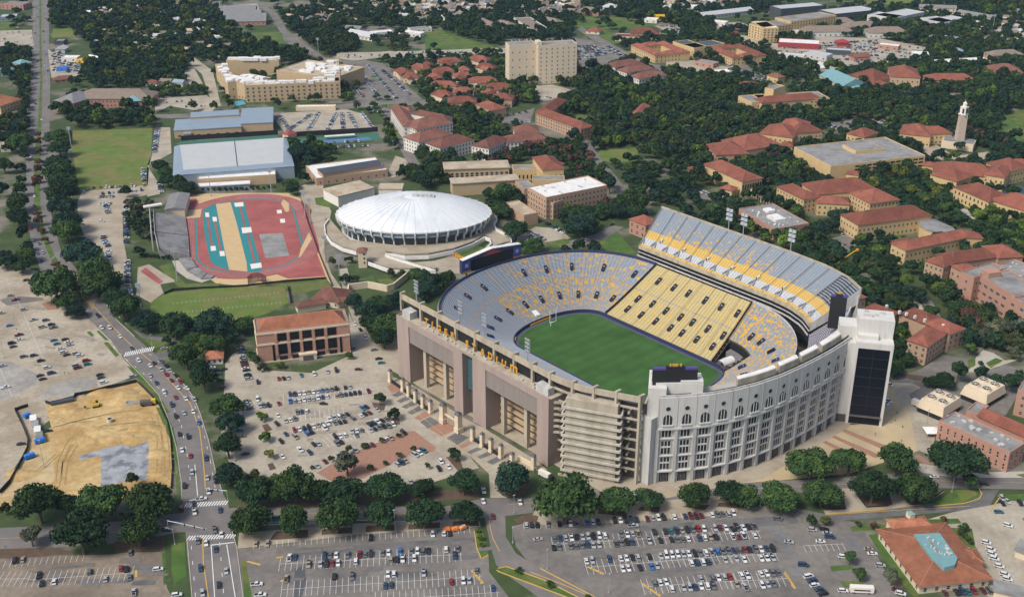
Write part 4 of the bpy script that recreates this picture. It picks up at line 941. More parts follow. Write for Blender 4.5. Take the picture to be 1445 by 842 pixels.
for s0, s1, h in ((.31, .495, 4.6), (.515, .625, 5), (.645, .755, 5), (.785, .93, 4.8)):
 m2 = MB()
 for e_, z0, z1, k in ((0, 50.6, 50.6 + h, 0), (.02, 50.6 + h, 50.9 + h, 1)):
  P = [sd(s0 + (s1 - s0) * i / 4, .93 - e_) for i in range(5)] + [sd(s1 - (s1 - s0) * i / 4, .77 + e_) for i in range(5)]; m2.prism([(SP(*p).x, SP(*p).y) for p in P], z0, z1, k)
 bpy_tri(m2.build('roof_house', [M_STADTAN, M_FLATWHITE], stad))
mb = MB()
for i in range(K):
 a, b = sd(i / K, 0.93), sd((i + 1) / K, 0.93); mb.bar(SP(*a, 50.6), SP(*b, 50.6), 0.12, 1.1)
mb.build('roof_railing', M_BLACK, stad)
CI, CO = [(104, 60), (99.5, 67), (95, 74)], [(127, 51), (122, 67), (113.5, 86)]
stand('corner_upper_seats', stad, [(i / 18, False, i * 3) for i in range(19)], lambda u, t: tuple(poly_at(CI, u)[k] + (poly_at(CO, u)[k] - poly_at(CI, u)[k]) * t for k in (0, 1)), lambda t: 27.5 + 20 * t, 20, lambda u, t: C_GREY if t > .8 else ((0.06, .055, .09) if int(u * 18) % 2 else (.42, .40, .42)), lambda u, t: 0, 50)
mb = MB()
for i in range(12):
 p, q = poly_at(CO, i / 12), poly_at(CO, (i + 1) / 12); mb.bar(SP(*p, 0), SP(*q, 0), .8, 48.6)
mb.build('corner_back_wall', M_STADGREY, stad)
mb = MB()
for i in range(40): mb.bar(SP(*ring(1 + i / 40, 1.01), 19), SP(*ring(1 + (i + 1) / 40, 1.01), 19), .5, 8.2)
mb.build('south_rim_wall', M_STADGREY, stad)
m2 = MB(); ab_box(m2, 104, 114.6, -90.5, -70, 0, 40); m2.build('blank_flank', M_STADGREY, stad)
def tower(a0, b0, a1, b1, depth, h, name):
 A_, B_ = SP(a0, b0), SP(a1, b1); d = (B_ - A_).normalized(); nn = Vector((-d.y, d.x, 0)); P = [A_, B_, B_ + nn * depth, A_ + nn * depth]
 m = MB(); m.prism([(p.x, p.y) for p in P], 0, h); m.build(name, M_STADWHITE, stad); return A_, B_, d, nn
A_, B_, d, nn = tower(109.5, -88.5, 116.5, -82.5, 20, 55.5, 'corner_tower')
m2 = MB()
def blk(m, o, d, n, x0, x1, y0, y1, z0, z1, mi=0):
 P = [o + d * x0 + n * y0, o + d * x1 + n * y0, o + d * x1 + n * y1, o + d * x0 + n * y1]; m.prism([(p.x, p.y) for p in P], z0, z1, mi, bottom=True)
O = SP(111.0, -88.0); d2 = (SP(130, -69) - O).normalized(); n2 = Vector((-d2.y, d2.x, 0))
blk(m2, O, d2, n2, 0, 26.5, 4, 14, 50.4, 57.0, 0); blk(m2, O, d2, n2, 15, 26.5, 4.2, 10, 57.0, 58.2, 0); blk(m2, O, d2, n2, 0.4, 26, 12.6, 13.8, 57, 58.2, 0)
m2.build('tower_penthouse', M_STADWHITE, stad)
A_, B_ = SP(146.0, 41.8), SP(162.2, 53.8); d = (B_ - A_).normalized(); nn = Vector((-d.y, d.x, 0)); WL = (B_ - A_).length
gt = MB(); blk(gt, A_, d, nn, -0.01, WL, 0.6, 22, 0, 52.0); blk(gt, A_, d, nn, -0.02, 1.5, 0, 0.7, 0, 52.0); blk(gt, A_, d, nn, WL - 1.5, WL, 0, 0.7, 0, 52.0); blk(gt, A_, d, nn, 1.5, WL - 1.5, 0, 0.7, 48.5, 52.0)
blk(gt, A_, d, nn, -7.5, 0.0, 1.5, 20, 0, 50.5)
gt.build('glass_tower_body', M_STADWHITE, stad)
m2 = MB(); blk(m2, A_, d, nn, 1.6, WL - 1.6, 0.42, 0.58, 0.4, 48.4); m2.build('glass_wall', M_GLASS, stad)
m2 = MB()
for k in range(1, 8): blk(m2, A_, d, nn, 1.6, WL - 1.6, 0.2, 0.40, 0.4 + k * 6.0, 0.75 + k * 6.0)
blk(m2, A_, d, nn, WL / 2 - .15, WL / 2 + .15, 0.18, 0.41, 0.4, 48)
m2.build('mullion_frame', M_BLACK, stad)
m2 = MB(); blk(m2, A_, d, nn, 0.3, WL - 0.3, 7.5, 21, 52, 63.0); blk(m2, A_, d, nn, -9, 9, 9, 21, 50.5, 57.0); blk(m2, A_, d, nn, 1, 12, 4, 8, 52, 54.5); m2.build('tower_penthouse', M_STADWHITE, stad)
m2 = MB()
for (x, y, w_, h_) in ((3, 11, 5, 1.4), (9, 13, 2, 1.0), (12, 16, 3, .8), (4, 17, 2, 1.2)): blk(m2, A_, d, nn, x, x + w_, y, y + 1.2, 63, 63 + h_)
blk(m2, A_, d, nn, 15.0, 16.0, 7.3, 7.49, 52.2, 55.5)
m2.build('roof_vents', M_STADGREY, stad)
m2 = MB(); blk(m2, A_, d, nn, -7.3, -0.1, 1.3, 1.48, 0, 5); blk(m2, A_, d, nn, 1.5, WL - 1.5, -1.4, 0.0, 5.6, 6.2); m2.build('tower_base', M_DARKWALL, stad)
def scoreboard(p0, p1, z0, hl, hm, label, front, back, wing):
 """p0,p1 ground ends (left, right as seen); gabled top"""
 c = (p0 + p1) / 2; t = thing('scoreboard', label, 'scoreboard', (c.x, c.y, z0)); d = (p1 - p0).normalized(); n = Vector((d.y, -d.x, 0)); L = (p1 - p0).length
 def pt(x, y, z): q = p0 + d * x + n * y; return (q.x, q.y, z0 + z)
 m = MB(); P = [(0, 0), (L, 0), (L, hl), (L * .5, hm), (0, hl)]
 nP = len(P); m.add([pt(x, 0, z) for x, z in P] + [pt(x, -3.2, z) for x, z in P], [tuple(range(nP)), tuple(range(2 * nP - 1, nP - 1, -1))] + [(i, nP + i, nP + (i + 1) % nP, (i + 1) % nP) for i in range(nP)])
 m.build('cabinet', M_NAVY, t)
 m = MB(); w = L * wing
 m.add([pt(w, 0.15, 0.6), pt(L - w, 0.15, 0.6), pt(L - w, 0.15, hl * .86), pt(L * .5, .15, hl * .98), pt(w, 0.15, hl * .86)], [(0, 1, 2, 3, 4)]); m.build('screen', front, t)
 for x0 in (0.3, L - w + 0.3):
  m = MB(); m.add([pt(x0, .2, 2.0), pt(x0 + w - .6, .2, 2.0), pt(x0 + w - .6, .2, hl * .9), pt(x0, .2, hl * .9)], [(0, 1, 2, 3)])
  m.box(pt(x0 + w / 2 - .3, .35, hl * .45), (w * .35, .1, hl * .25), math.atan2(d.y, d.x), 1)
  m.build('side_panel', [mat('blue_purple_panel', (0.06, 0.07, 0.28)), M_LAMP], t)
  m = MB(); m.add([pt(x0 - .2, .25, .3), pt(x0 + w, .25, .3), pt(x0 + w, .25, 1.6), pt(x0 - .2, .25, 1.6)], [(0, 1, 2, 3)]); m.build('gold_strip', M_GOLD, t)
 m = MB(); m.add([pt(L * .33, .2, hl * .9), pt(L * .67, .2, hl * .9), pt(L * .5, .2, hm * .985)], [(0, 1, 2)]); m.build('red_gable', M_REDPAINT, t)
 m = MB()
 for x0, x1, a_, b_ in ((0, L * .5, hl, hm), (L * .5, L, hm, hl)):
  for (za, zb) in ((a_, b_),): m.add([pt(x0, .3, za), pt(x1, .3, zb), pt(x1, -3.4, zb), pt(x0, -3.4, za), pt(x0, .3, za + .45), pt(x1, .3, zb + .45), pt(x1, -3.4, zb + .45), pt(x0, -3.4, za + .45)], [(0, 1, 5, 4), (4, 5, 6, 7), (2, 3, 7, 6)])
 m.build('top_cap', back, t)
 m = MB()
 for k in range(6): q = pt(L * (k + .5) / 6, -1.4, 0); m.box((q[0], q[1], 0), (.9, .9, z0), 0)
 m.build('support_post', M_BLACK, t)
 return t
scoreboard(SP(-117.5, -27), SP(-114.5, 24), 26.5, 9.6, 12.6, 'wide black scoreboard with blue side panels on the curved north rim', M_GLASS, M_FLATWHITE, 0.14)
def small_board(p0, p1, z0, h, label):
 c = (p0 + p1) / 2; t = thing('scoreboard', label, 'scoreboard', (c.x, c.y, z0)); d = (p1 - p0).normalized(); n = Vector((d.y, -d.x, 0)); L = (p1 - p0).length
 m = MB(); blk(m, p0, d, n, 0, L, -1.0, 1.0, z0, z0 + h); m.build('cabinet', M_BLACK, t)
 m = MB(); blk(m, p0, d, n, 0.2, L * .29, -.8, .8, z0 + h, z0 + h + 1.1); blk(m, p0, d, n, L * .71, L - .2, -.8, .8, z0 + h, z0 + h + 1.1); m.build('purple_cap', M_PURPLE, t)
 m = MB(); blk(m, p0, d, n, L * .29, L * .71, -.9, .9, z0 + h, z0 + h + 1.8); m.build('raised_head', M_BLACK, t)
 for x0, x1 in ((.37, .41), (.43, .56), (.6, .64)):
  m = MB(); blk(m, p0, d, n, L * x0, L * x1, -.4, .4, z0 + h + 1.8, z0 + h + 3.0); m.build('gold_emblem', M_GOLD, t)
 m = MB(); blk(m, p0, d, n, 0.6, L - .6, -1.15, -1.02, z0 + .6, z0 + h - .5); m.build('screen', M_GLASS, t)
 return t
small_board(SP(108.0, -84.2), SP(122.5, -66.5), 47.0, 17.0, 'dark scoreboard with purple and gold top behind the white south tower')
small_board(SP(117.5, 56.5), SP(125.0, 61.5), 46.0, 20.0, 'black scoreboard at the end of the upper deck beside the white glass tower')
def mast(p, h, label, rows=4, cols=2, base=0.0, rz=0.0, big=False):
 t = thing('floodlight', label, 'floodlight', (p.x, p.y, p.z), rz, 'stadium floodlight masts'); WORLD[t.name] = (0, 0, 0)
 m = MB(); m.tube((0, 0, 0), (0, 0, h), 0.35, 6, 0.22); local('mast', m.mesh('mast', M_STEEL), t)
 m = MB(); k = 1.35 if big else 1.0
 for i in range(rows): m.box((0, 0, h - i * 2.3 * k - .1), (4.2 * k, .25, .25))
 local('lamp_frame', m.mesh('lamp_frame', M_STEEL), t)
 lm_ = MB(); lm_.box((0, 0, 0), (1.75 * k, .5, 1.6 * k)); me = lm_.mesh('lamp_bank', M_LAMP)
 for i in range(rows):
  for j in range(cols):
   o = local('lamp_bank', me, t); o.location = ((j - (cols - 1) / 2) * 2.1 * k, -.35, h - i * 2.3 * k - .6); o.rotation_euler = (math.radians(-20), 0, 0)
 return t
for f, x, y, hb, hh, lb in (('K1', 172, 575, 50.5, 14, 'tall floodlight with white lamp banks at the far end of the west rim'), ('K1', 376, 700, 50.5, 15, 'thin floodlight mast above the R of the gold letters'), ('K1', 500, 765, 50.5, 15, 'thin floodlight mast on the west rim above the gold S and T letters'), ('K3', 725, 300, 50.5, 13, 'floodlight with broad lamp banks in front of the field by the last gold letter')):
 a, b = sab(ptz(f, x, y, hb)); s = min(max(0, (a + 73.6) / 190), 1); mast(SP(a, -110.0, 51), hh, lb, 4, 2, rz=SANG + math.pi)
for x, y, lb in ((660, 188, 'white floodlight mast on the upper deck rim left of the grey flat roof'), (734, 214, 'floodlight mast on the upper deck rim in front of the grey flat roof'), (970, 300, 'broad floodlight mast on the upper deck rim by the dark grove')):
 a, b = sab(ptz('K2', x, y, 57)); mast(SP(a, poly_at(ET, (a + 63.5) / 180)[1] + .4, 56.5), 14, lb, 3, 2, rz=SANG, big=True)
def goal(a, b, face, label):
 t = thing('goal_post', label, 'goal post', SP(a, b, FZ), SANG); WORLD[t.name] = (0, 0, 0)
 m = MB(); m.tube((face * 2, 0, 0), (face * 2, 0, 3.0), .22, 8); m.tube((face * 2, 0, 3.0), (0, 0, 3.6), .2, 8); local('gooseneck_post', m.mesh('gooseneck_post', M_WHITE), t)
 m = MB(); m.tube((0, -2.9, 3.6), (0, 2.9, 3.6), .18, 8); local('crossbar', m.mesh('crossbar', M_WHITE), t)
 for s_ in (-1, 1):
  m = MB(); m.tube((0, s_ * 2.82, 3.6), (0, s_ * 2.82, 13.0), .16, 8); local('upright', m.mesh('upright', M_WHITE), t)
goal(-54.9, 0, -1, 'white goal post at the far rounded end of the field')
m2 = MB(); p = ptz('M4', 1065, 700, 4.0); q = ptz('M4', 1120, 750, 3.0); m2.bar(p, q, 3.5, 1.5); m2.build('field_canopy', M_FLATWHITE, stad)
gp = [(40, 395), (105, 440), (135, 468), (170, 497), (207, 525), (245, 552), (460, 692), (508, 722), (553, 750), (603, 780), (660, 810), (770, 838)]
nm = ['first pale gate pillar at the far end of the forecourt', 'pale gate pillar second from the far end of the forecourt', 'pale gate pillar third from the far end of the forecourt', 'pale gate pillar fourth from the far end of the forecourt', 'pale gate pillar fifth from the far end of the forecourt', 'pale gate pillar just beyond the two tall arch pillars',
   'pale gate pillar just on the near side of the two tall arch pillars', 'second pale pillar on the near side of the arch', 'third pale pillar on the near side of the arch', 'fourth pale pillar on the near side of the arch', 'lone short pale pillar before the brick planter', 'pale pillar at the near end of the brick planter wall']
for (x, y), lb in zip(gp, nm):
 p = ptz('K3', x, y); t = thing('gate_pillar', lb, 'gate pillar', (p.x, p.y, 0), 0, 'gate pillars along the stadium forecourt')
 h = 8.8 if lb[0] != 'l' else 7.0
 m = MB(); m.box((p.x, p.y, .2), (2.6, 2.6, 1.6), SANG); m.box((p.x, p.y, 1.8), (2.1, 2.1, h - 2.4), SANG); m.build('shaft', M_CREAM, t)
 m = MB(); m.tube((p.x, p.y, h - .6), (p.x, p.y, h + .5), 1.5, 10, .5); m.build('cap', M_METALDARK, t)
p0, p1 = ptz('K3', 310, 600), ptz('K3', 387, 648); c = (p0 + p1) / 2
t = thing('gate_arch', 'tall twin-pillar entrance arch with brick court in the middle of the forecourt', 'gateway', (c.x, c.y, 0))
for p in (p0, p1):
 m = MB(); m.box((p.x, p.y, .2), (4.0, 4.0, 3.0), SANG); m.box((p.x, p.y, 3.2), (3.2, 3.2, 8.6), SANG); m.build('pillar', M_CREAM, t)
 m = MB(); m.tube((p.x, p.y, 11.8), (p.x, p.y, 13.2), 2.3, 12, .8); m.build('cap', M_METALDARK, t)
m = MB(); m.bar(Vector((p0.x, p0.y, 6.0)), Vector((p1.x, p1.y, 6.0)), .6, 1.0); 
for i in range(7): q = p0.lerp(p1, .3 + i * .07); m.box((q.x, q.y, 2.0), (.3, .3, 4.0), SANG)
m.build('iron_screen', M_CREAM, t)
c = ptz('K3', *gp[5]); t = thing('iron_fence', 'black iron fence panels between the pale gate pillars', 'fence', (c.x, c.y, 0))
for i in range(len(gp) - 1):
 if i in (5, 9, 10): continue
 a = ptz('K3', *gp[i]); b = ptz('K3', *gp[i + 1]); fm = MB(); fm.bar(Vector((a.x, a.y, .3)), Vector((b.x, b.y, .3)), .25, 2.4); fm.build('fence_panel', M_BLACK, t)
fm = MB(); a = ptz('K3', 690, 790); b = ptz('K3', 770, 830); fm.bar(Vector((a.x, a.y, .2)), Vector((b.x, b.y, .2)), 1.2, 2.6)
o = fm.build('planter_wall', M_CREAM); tag(o, 'low cream planter wall by the near corner of the entrance front', 'wall')
AC = Vector((-80.0, 868.0, 0)); AX, AY = 63.0, 46.5
arena = thing('domed_arena', 'large round arena with a white dome roof and white fins above a raised walkway', 'arena', AC)
def el(t, k=1.0, z=0.0, kx=None): return Vector((AC.x + AX * (kx or k) * math.cos(t), AC.y + AY * k * math.sin(t), z))
occ([el(2 * math.pi * i / 24, 1.12) for i in range(24)])
EH = 14.5
mb = MB(); n, r = 96, 14
for j in range(r + 1):
 k = 0.985 * (1 - j / r); z = EH + 14.0 * (1 - k ** 2)
 mb.v += [tuple(el(2 * math.pi * i / n, max(k, 1e-3), z)) for i in range(n)]
for j in range(r):
 for i in range(n): mb.f.append((j * n + i, j * n + (i + 1) % n, (j + 1) * n + (i + 1) % n, (j + 1) * n + i)); mb.m.append(0)
M_DOME = mat('white_dome_membrane', (0.64, 0.655, 0.66), 0.6, 0.05, 0.1, c2=(0.53, 0.56, 0.585), c2scale=0.035, c2lo=0.5, c2hi=0.62, detail=6, stretch=(0.3, (1.0, 0.35, 1.0)))
mb.build('dome_roof', M_DOME, arena, smooth=True)
for i in range(40):
 t = 2 * math.pi * (i + .5) / 40; mb = MB(); P = []
 for j in range(15): k = .98 * (1 - j / 16.); P.append(el(t, k, EH + 14.0 * (1 - k ** 2) + .06))
 for a, b in zip(P[:-1], P[1:]): mb.bar(a, b, .45, .12)
 mb.build('dome_seam', mat('seam_grey', (0.56, 0.58, 0.59), .6), arena)
mb = MB()
for x in range(4): mb.box((AC.x + 3 + x * 3.5, AC.y + 2, EH + 13.5), (2.0, 2.6, 1.6), 0.0)
mb.box((AC.x + 8, AC.y + 2, EH + 13.3), (18, 6, .8), 0); mb.build('roof_plant', M_STADGREY, arena)
def ellring(name, k0, k1, z0, z1, m):
 b = MB()
 for i in range(96):
  t0, t1 = 2 * math.pi * i / 96, 2 * math.pi * (i + 1) / 96
  b.quad(el(t0, k0, z0), el(t1, k0, z0), el(t1, k1, z1), el(t0, k1, z1))
 return b.build(name, m, arena)
ellring('glass_drum', 0.90, 0.90, 1.0, EH - 5.0, mat('drum_glass', (0.035, 0.05, 0.06), 0.2, .2, .3, spec=.4))
ellring('upper_band', 0.90, 0.985, EH - 5.0, EH - 4.2, M_STADWHITE)
ellring('glass_band', 0.985, 0.955, EH - 4.2, EH - 0.6, mat('band_glass', (0.15, 0.22, 0.26), 0.2, 0.15, 0.2, spec=0.5))
ellring('eave', 0.955, 1.0, EH - 0.6, EH - .1, M_STADWHITE)
mb = MB()
for i in range(96):
 t0, t1 = 2 * math.pi * i / 96, 2 * math.pi * (i + 1) / 96
 mb.bar(el(t0, .995, EH - .5), el(t1, .995, EH - .5), 1.0, .9); mb.bar(el(t0, .93, 0.2), el(t1, .93, 0.2), 1.2, 1.6)
mb.build('base_and_eave_ring', M_STADWHITE, arena)
for i in range(44):
 t = 2 * math.pi * (i + .5) / 44; c = el(t); nrm = Vector((math.cos(t) / AX, math.sin(t) / AY, 0)).normalized(); tg = Vector((-nrm.y, nrm.x, 0)) * .55
 pr = [(-5.6, 0), (-4.2, 0), (-3.9, 6.5), (-0.6, 9.6), (0.5, 12.5), (0.7, EH + .6), (-1.2, EH + 1.1), (-1.6, EH - .4), (-.9, 12.4), (-2.0, 10.2), (-5.5, 7.2)]
 vs = [c + nrm * x + tg * s_ + Vector((0, 0, z)) for s_ in (-1, 1) for x, z in pr]; k = len(pr)
 mb = MB(); mb.add(vs, [tuple(range(k)), tuple(range(2 * k - 1, k - 1, -1))] + [(j, (j + 1) % k, k + (j + 1) % k, k + j) for j in range(k)])
 mb.build('fin', M_FLATWHITE, arena)
WALK = fpts('Z7 185 385 160 420 165 470 200 520 270 560 350 580 420 640 560 690 820 690 820 670 700 660 600 630 540 605 520 590 560 590 640 605 780 600 930 570 1040 530 1085 505 1110 490 1140 500 1150 530 1110 570 1060 600 1200 545 1270 525 1265 490 1180 445 1165 410 1185 380 1170 360 1110 340 900 500 600 555 300 520 230 440')
P = [at(p) for p in WALK]
mb = MB(); mb.prism([(p.x, p.y) for p in P], 0, 3.4); o = mb.build('raised_walkway', M_CONC_TAN, arena); bpy_tri(o)
occ(P)
for sp in ('185 385 160 420 165 470 200 520 270 560 350 580', '420 640 560 690 820 690', '820 690 700 655 600 625 520 598', '520 590 560 592 640 607 780 602 930 572 1040 532 1085 507 1110 490 1140 500 1150 530 1110 570 1060 600', '1060 600 1200 545 1270 525 1265 490 1180 445 1165 410 1185 380 1170 360'):
 Q_ = [at(p, 3.4) for p in fpts('Z7 ' + sp)]; mb = MB(); mb.wallstrip([(p.x, p.y) for p in Q_], 2.2, 5.0, .7); mb.build('walkway_parapet', M_FLATWHITE, arena)
mb = MB()
for i in range(14):
 p = at(fpts('Z7 %f %f' % (540 + i * 40, 598 - abs(i - 3) * 7))[0], 0)
 mb.box((p.x, p.y, 0), (.8, .8, 3.3))
mb.build('walkway_posts', M_WALLWHITE, arena)
o = sheet('walkway_court', 'Z7 620 640 820 620 920 590 1000 640 990 700 830 690', M_CONC_TAN, None, False)
def prim_sign():
 a, b = ptz('Z7', 925, 590), ptz('Z7', 1000, 630); c = (a + b) / 2
 t = thing('block_sign', 'long low yellow block letters standing on the paving beside the arena walkway', 'sign', (c.x, c.y, 0))
 for i in range(6):
  m = MB(); p = a.lerp(b, (i + .5) / 6); m.box((p.x, p.y, LAYER[0]), (2.2, 1.2, 2.6 - .5 * (i % 2)), math.atan2(b.y - a.y, b.x - a.x)); m.box((p.x, p.y, LAYER[0] + 2.0), (1.4, 1.3, .9), math.atan2(b.y - a.y, b.x - a.x)); m.build('yellow_block', M_GOLD, t)
prim_sign()
p = ptz('Z7', 388, 655)
t = thing('stair_tower', 'slim cream tower with a red pyramid roof beside the arena walkway', 'tower', (p.x, p.y, 0)); occ([(p.x - 8, p.y - 8), (p.x + 8, p.y - 8), (p.x + 8, p.y + 8), (p.x - 8, p.y + 8)])
m = MB(); m.box((p.x, p.y, 0), (6.4, 6.4, 13.2), .12); m.build('shaft', M_CREAM, t)
m = MB(); hs = 4.2
m.add([(p.x - hs, p.y - hs, 13.2), (p.x + hs, p.y - hs, 13.2), (p.x + hs, p.y + hs, 13.2), (p.x - hs, p.y + hs, 13.2), (p.x, p.y, 15.8)], [(0, 1, 4), (1, 2, 4), (2, 3, 4), (3, 0, 4), (3, 2, 1, 0)]); m.build('roof', M_BRTILE, t)
for h in (3.5, 7.0, 10.4):
 for x in (-1.6, 1.4):
  m = MB(); m.box((p.x + x + .3, p.y - 3.22, h), (1.0, .15, 1.5), .12); m.build('window', M_PANE, t)
UW = MB(); UW.add([(-.5, -.06, 0), (.5, -.06, 0), (.5, -.06, 1), (-.5, -.06, 1)], [(0, 1, 2, 3)], 0)
UW.box((0, -.07, -.06), (1.16, .14, .06), 0, 1); UW.box((0, -.075, .47), (1.0, .03, .06), 0, 1)
ME_WIN = UW.mesh('window', [M_PANE, M_FRAME])
UW2 = MB(); UW2.add([(-.5, -.06, 0), (.5, -.06, 0), (.5, -.06, .8), (.35, -.06, .93), (0, -.06, 1), (-.35, -.06, .93), (-.5, -.06, .8)], [tuple(range(7))], 0); UW2.box((0, -.07, -.05), (1.2, .16, .05), 0, 1)
ME_AWIN = UW2.mesh('arch_window', [M_PANE, M_FRAME])
UW3 = MB(); UW3.add([(-.5, -.05, 0), (.5, -.05, 0), (.5, -.05, 1), (-.5, -.05, 1)], [(0, 1, 2, 3)], 0); ME_SLOT = UW3.mesh('dark_window', [M_DARK])
def rectf(A, B, C, h, depth=None):
 """eave corners A,B (near edge) and C (far, next to B): photo pixels at height h -> four ground corners"""
 a = at(A, h); b = at(B, h); u = (b - a); u.z = 0; L = u.length; u.normalize(); n = Vector((-u.y, u.x, 0))
 if depth is None:
  c = at(C, h); D = (c - b).dot(n)
 else: D = depth
 a.z = b.z = 0
 return [a, b, b + n * D, a + n * D]
NWIN = [0]; RIDGE = {M_REDTILE: mat('red_ridge_tile', (0.27, 0.12, 0.085)), M_BRTILE: mat('brown_ridge_tile', (0.23, 0.11, 0.085)), M_ORTILE: mat('orange_ridge_tile', (0.36, 0.17, 0.10))}
VB = MB(); VB.box((0, 0, 0), (1, 1, 1)); VBM = {}
def vbox(t, p, sz, m, rz=0.0, name='roof_vent'):
 if m not in VBM: VBM[m] = VB.mesh('roof_vent', m)
 return inst(name, VBM[m], t, p, rz, sz)
def wing(t, R, h, roof, wall, rm, rows=2, gap=4.2, ww=1.5, wh=1.9, me=None, rise=0.24, over=0.8, z0=0.0, base=1.4, par=0.8, skip_short=False, faces=None):
 (a, b, c, d) = R
 A2 = sum(R[i].x * R[(i + 1) % 4].y - R[(i + 1) % 4].x * R[i].y for i in range(4))
 if A2 < 0: R = [a, d, c, b]; a, b, c, d = R
 m = MB(); m.prism([(p.x, p.y) for p in R], z0, h); m.build('wall', wall, t)
 L = (b - a).length; D = (d - a).length; u = (b - a).normalized(); v = (d - a).normalized()
 def pt(x, y, z): q = a + u * x + v * y; return (q.x, q.y, z)
 m = MB()
 if roof in ('flat',):
  P = [pt(.5, .5, 0), pt(L - .5, .5, 0), pt(L - .5, D - .5, 0), pt(.5, D - .5, 0)]; m.prism([(p[0], p[1]) for p in P], h - .1, h + .06); m.build('roof', rm, t)
  m = MB()
  for p, q in ((pt(0.25, 0.25, h), pt(L - .25, .25, h)), (pt(L - .25, .25, h), pt(L - .25, D - .25, h)), (pt(L - .25, D - .25, h), pt(.25, D - .25, h)), (pt(.25, D - .25, h), pt(.25, .25, h))): m.bar(p, q, .5, par)
  m.build('parapet', wall, t)
 elif roof == 'slab':
  P = [pt(-over, -over, 0), pt(L + over, -over, 0), pt(L + over, D + over, 0), pt(-over, D + over, 0)]; m.prism([(p[0], p[1]) for p in P], h, h + par, bottom=True); m.build('roof', rm, t)
 else:
  o_ = over; S = min(L, D) + 2 * o_; rz_ = S * rise; hb = h - .05
  E = [pt(-o_, -o_, hb), pt(L + o_, -o_, hb), pt(L + o_, D + o_, hb), pt(-o_, D + o_, hb)]
  hip = S / 2 if roof == 'hip' else 0.0
  if L >= D: r0, r1 = pt(-o_ + hip, D / 2, hb + rz_), pt(L + o_ - hip, D / 2, hb + rz_); F = [(0, 1, 5, 4), (2, 3, 4, 5), (1, 2, 5), (3, 0, 4)]
  else: r0, r1 = pt(L / 2, -o_ + hip, hb + rz_), pt(L / 2, D + o_ - hip, hb + rz_); F = [(1, 2, 5, 4), (3, 0, 4, 5), (0, 1, 4), (2, 3, 5)]
  m.add(E + [r0, r1], F + [(3, 2, 1, 0)])
  if rm in RIDGE:
   m.tube(r0, r1, .3, 4, mi=1)
   if hip:
    for e_ in E: m.tube(e_, min((r0, r1), key=lambda r_: math.dist(e_, r_)), .24, 4, mi=1)
  m.build('roof', [rm, RIDGE.get(rm, rm)], t)
  if roof == 'gable':
   m = MB()
   if L >= D: G = [(pt(.01, 0, hb), pt(.01, D, hb), pt(.01, D / 2, hb + rz_ - .3)), (pt(L - .01, 0, hb), pt(L - .01, D, hb), pt(L - .01, D / 2, hb + rz_ - .3))]
   else: G = [(pt(0, .01, hb), pt(L, .01, hb), pt(L / 2, .01, hb + rz_ - .3)), (pt(0, D - .01, hb), pt(L, D - .01, hb), pt(L / 2, D - .01, hb + rz_ - .3))]
   for g_ in G: m.add(g_, [(0, 1, 2)])
   m.build('gable', wall, t)
 if roof == 'hip' and rm in RIDGE and max(L, D) > 22 and h > 7:
  for k in range(int(max(L, D) / 9)):
   f_ = random.uniform(.14, .34); g_ = (k + .6) * 9 / max(L, D); sd_ = random.random() < .5
   x, y = (g_ * L, (1 - f_ if sd_ else f_) * D) if L >= D else ((1 - f_ if sd_ else f_) * L, g_ * D)
   if .12 < g_ < .9: vbox(t, pt(x, y, h + f_ * S * rise - .1), (random.uniform(.8, 1.5), random.uniform(.8, 1.5), random.uniform(.8, 1.3)), random.choice((M_DARKWALL, M_STADGREY, M_METALDARK)), math.atan2(u.y, u.x))
 if rows:
  me = me or ME_WIN; nmw = me.name.split('.')[0]
  for k, (p, q) in enumerate(((a, b), (b, c), (c, d), (d, a))):
   e = q - p; EL = e.length; e.normalize(); nrm = Vector((e.y, -e.x, 0)); mid = (p + q) / 2
   if nrm.dot(Vector((0, 0, 0)) - Vector((mid.x, mid.y, 0))) / max(mid.length, 1) < 0.06: continue
   if skip_short and EL < min(L, D) * 1.05 and L != D: continue
   nw = max(1, int(EL / gap)); st = EL / nw; fh = (h - z0 - base) / rows
   for r_ in range(rows):
    for i in range(nw):
     q_ = p + e * ((i + .5) * st)
     inst(nmw, me, t, (q_.x, q_.y, z0 + base + r_ * fh), math.atan2(e.y, e.x), (ww, 1, min(wh, fh - .5))); NWIN[0] += 1
 occ(R, 2.0)
 return dict(pt=pt, L=L, D=D, R=R, u=u, v=v)
def bld(name, label, cat, wings, wall, rm, group=None, **kw):
 """wings: (frame, ax,ay,bx,by, cx,cy, height, roof[, overrides])"""
 Rs = []
 for w in wings:
  f = w[0]; A = Q(f, w[1], w[2]); B = Q(f, w[3], w[4])
  if w[6] is None: R = rectf(A, B, None, w[7], depth=w[5])
  else: R = rectf(A, B, Q(f, w[5], w[6]), w[7])
  Rs.append(R)
 c = sum((p for p in Rs[0]), Vector((0, 0, 0))) / 4
 t = thing(name, label, cat, (c.x, c.y, 0), 0, group)
 out = []
 for w, R in zip(wings, Rs):
  k = dict(kw); wl_, rm_ = wall, rm
  if len(w) > 9: k.update(w[9]); 
  wl_ = k.pop('wall', wl_); rm_ = k.pop('rm', rm_)
  out.append(wing(t, R, w[7], w[8], wl_, rm_, **k))
 return t, out
def roof_box(t, w, x0, x1, y0, y1, h, dz, m, name='roof_unit'):
 mb = MB(); pt = w['pt']; L, D = w['L'], w['D']
 P = [pt(x0 * L, y0 * D, 0), pt(x1 * L, y0 * D, 0), pt(x1 * L, y1 * D, 0), pt(x0 * L, y1 * D, 0)]; mb.prism([(p[0], p[1]) for p in P], h, h + dz); return mb.build(name, m, t)
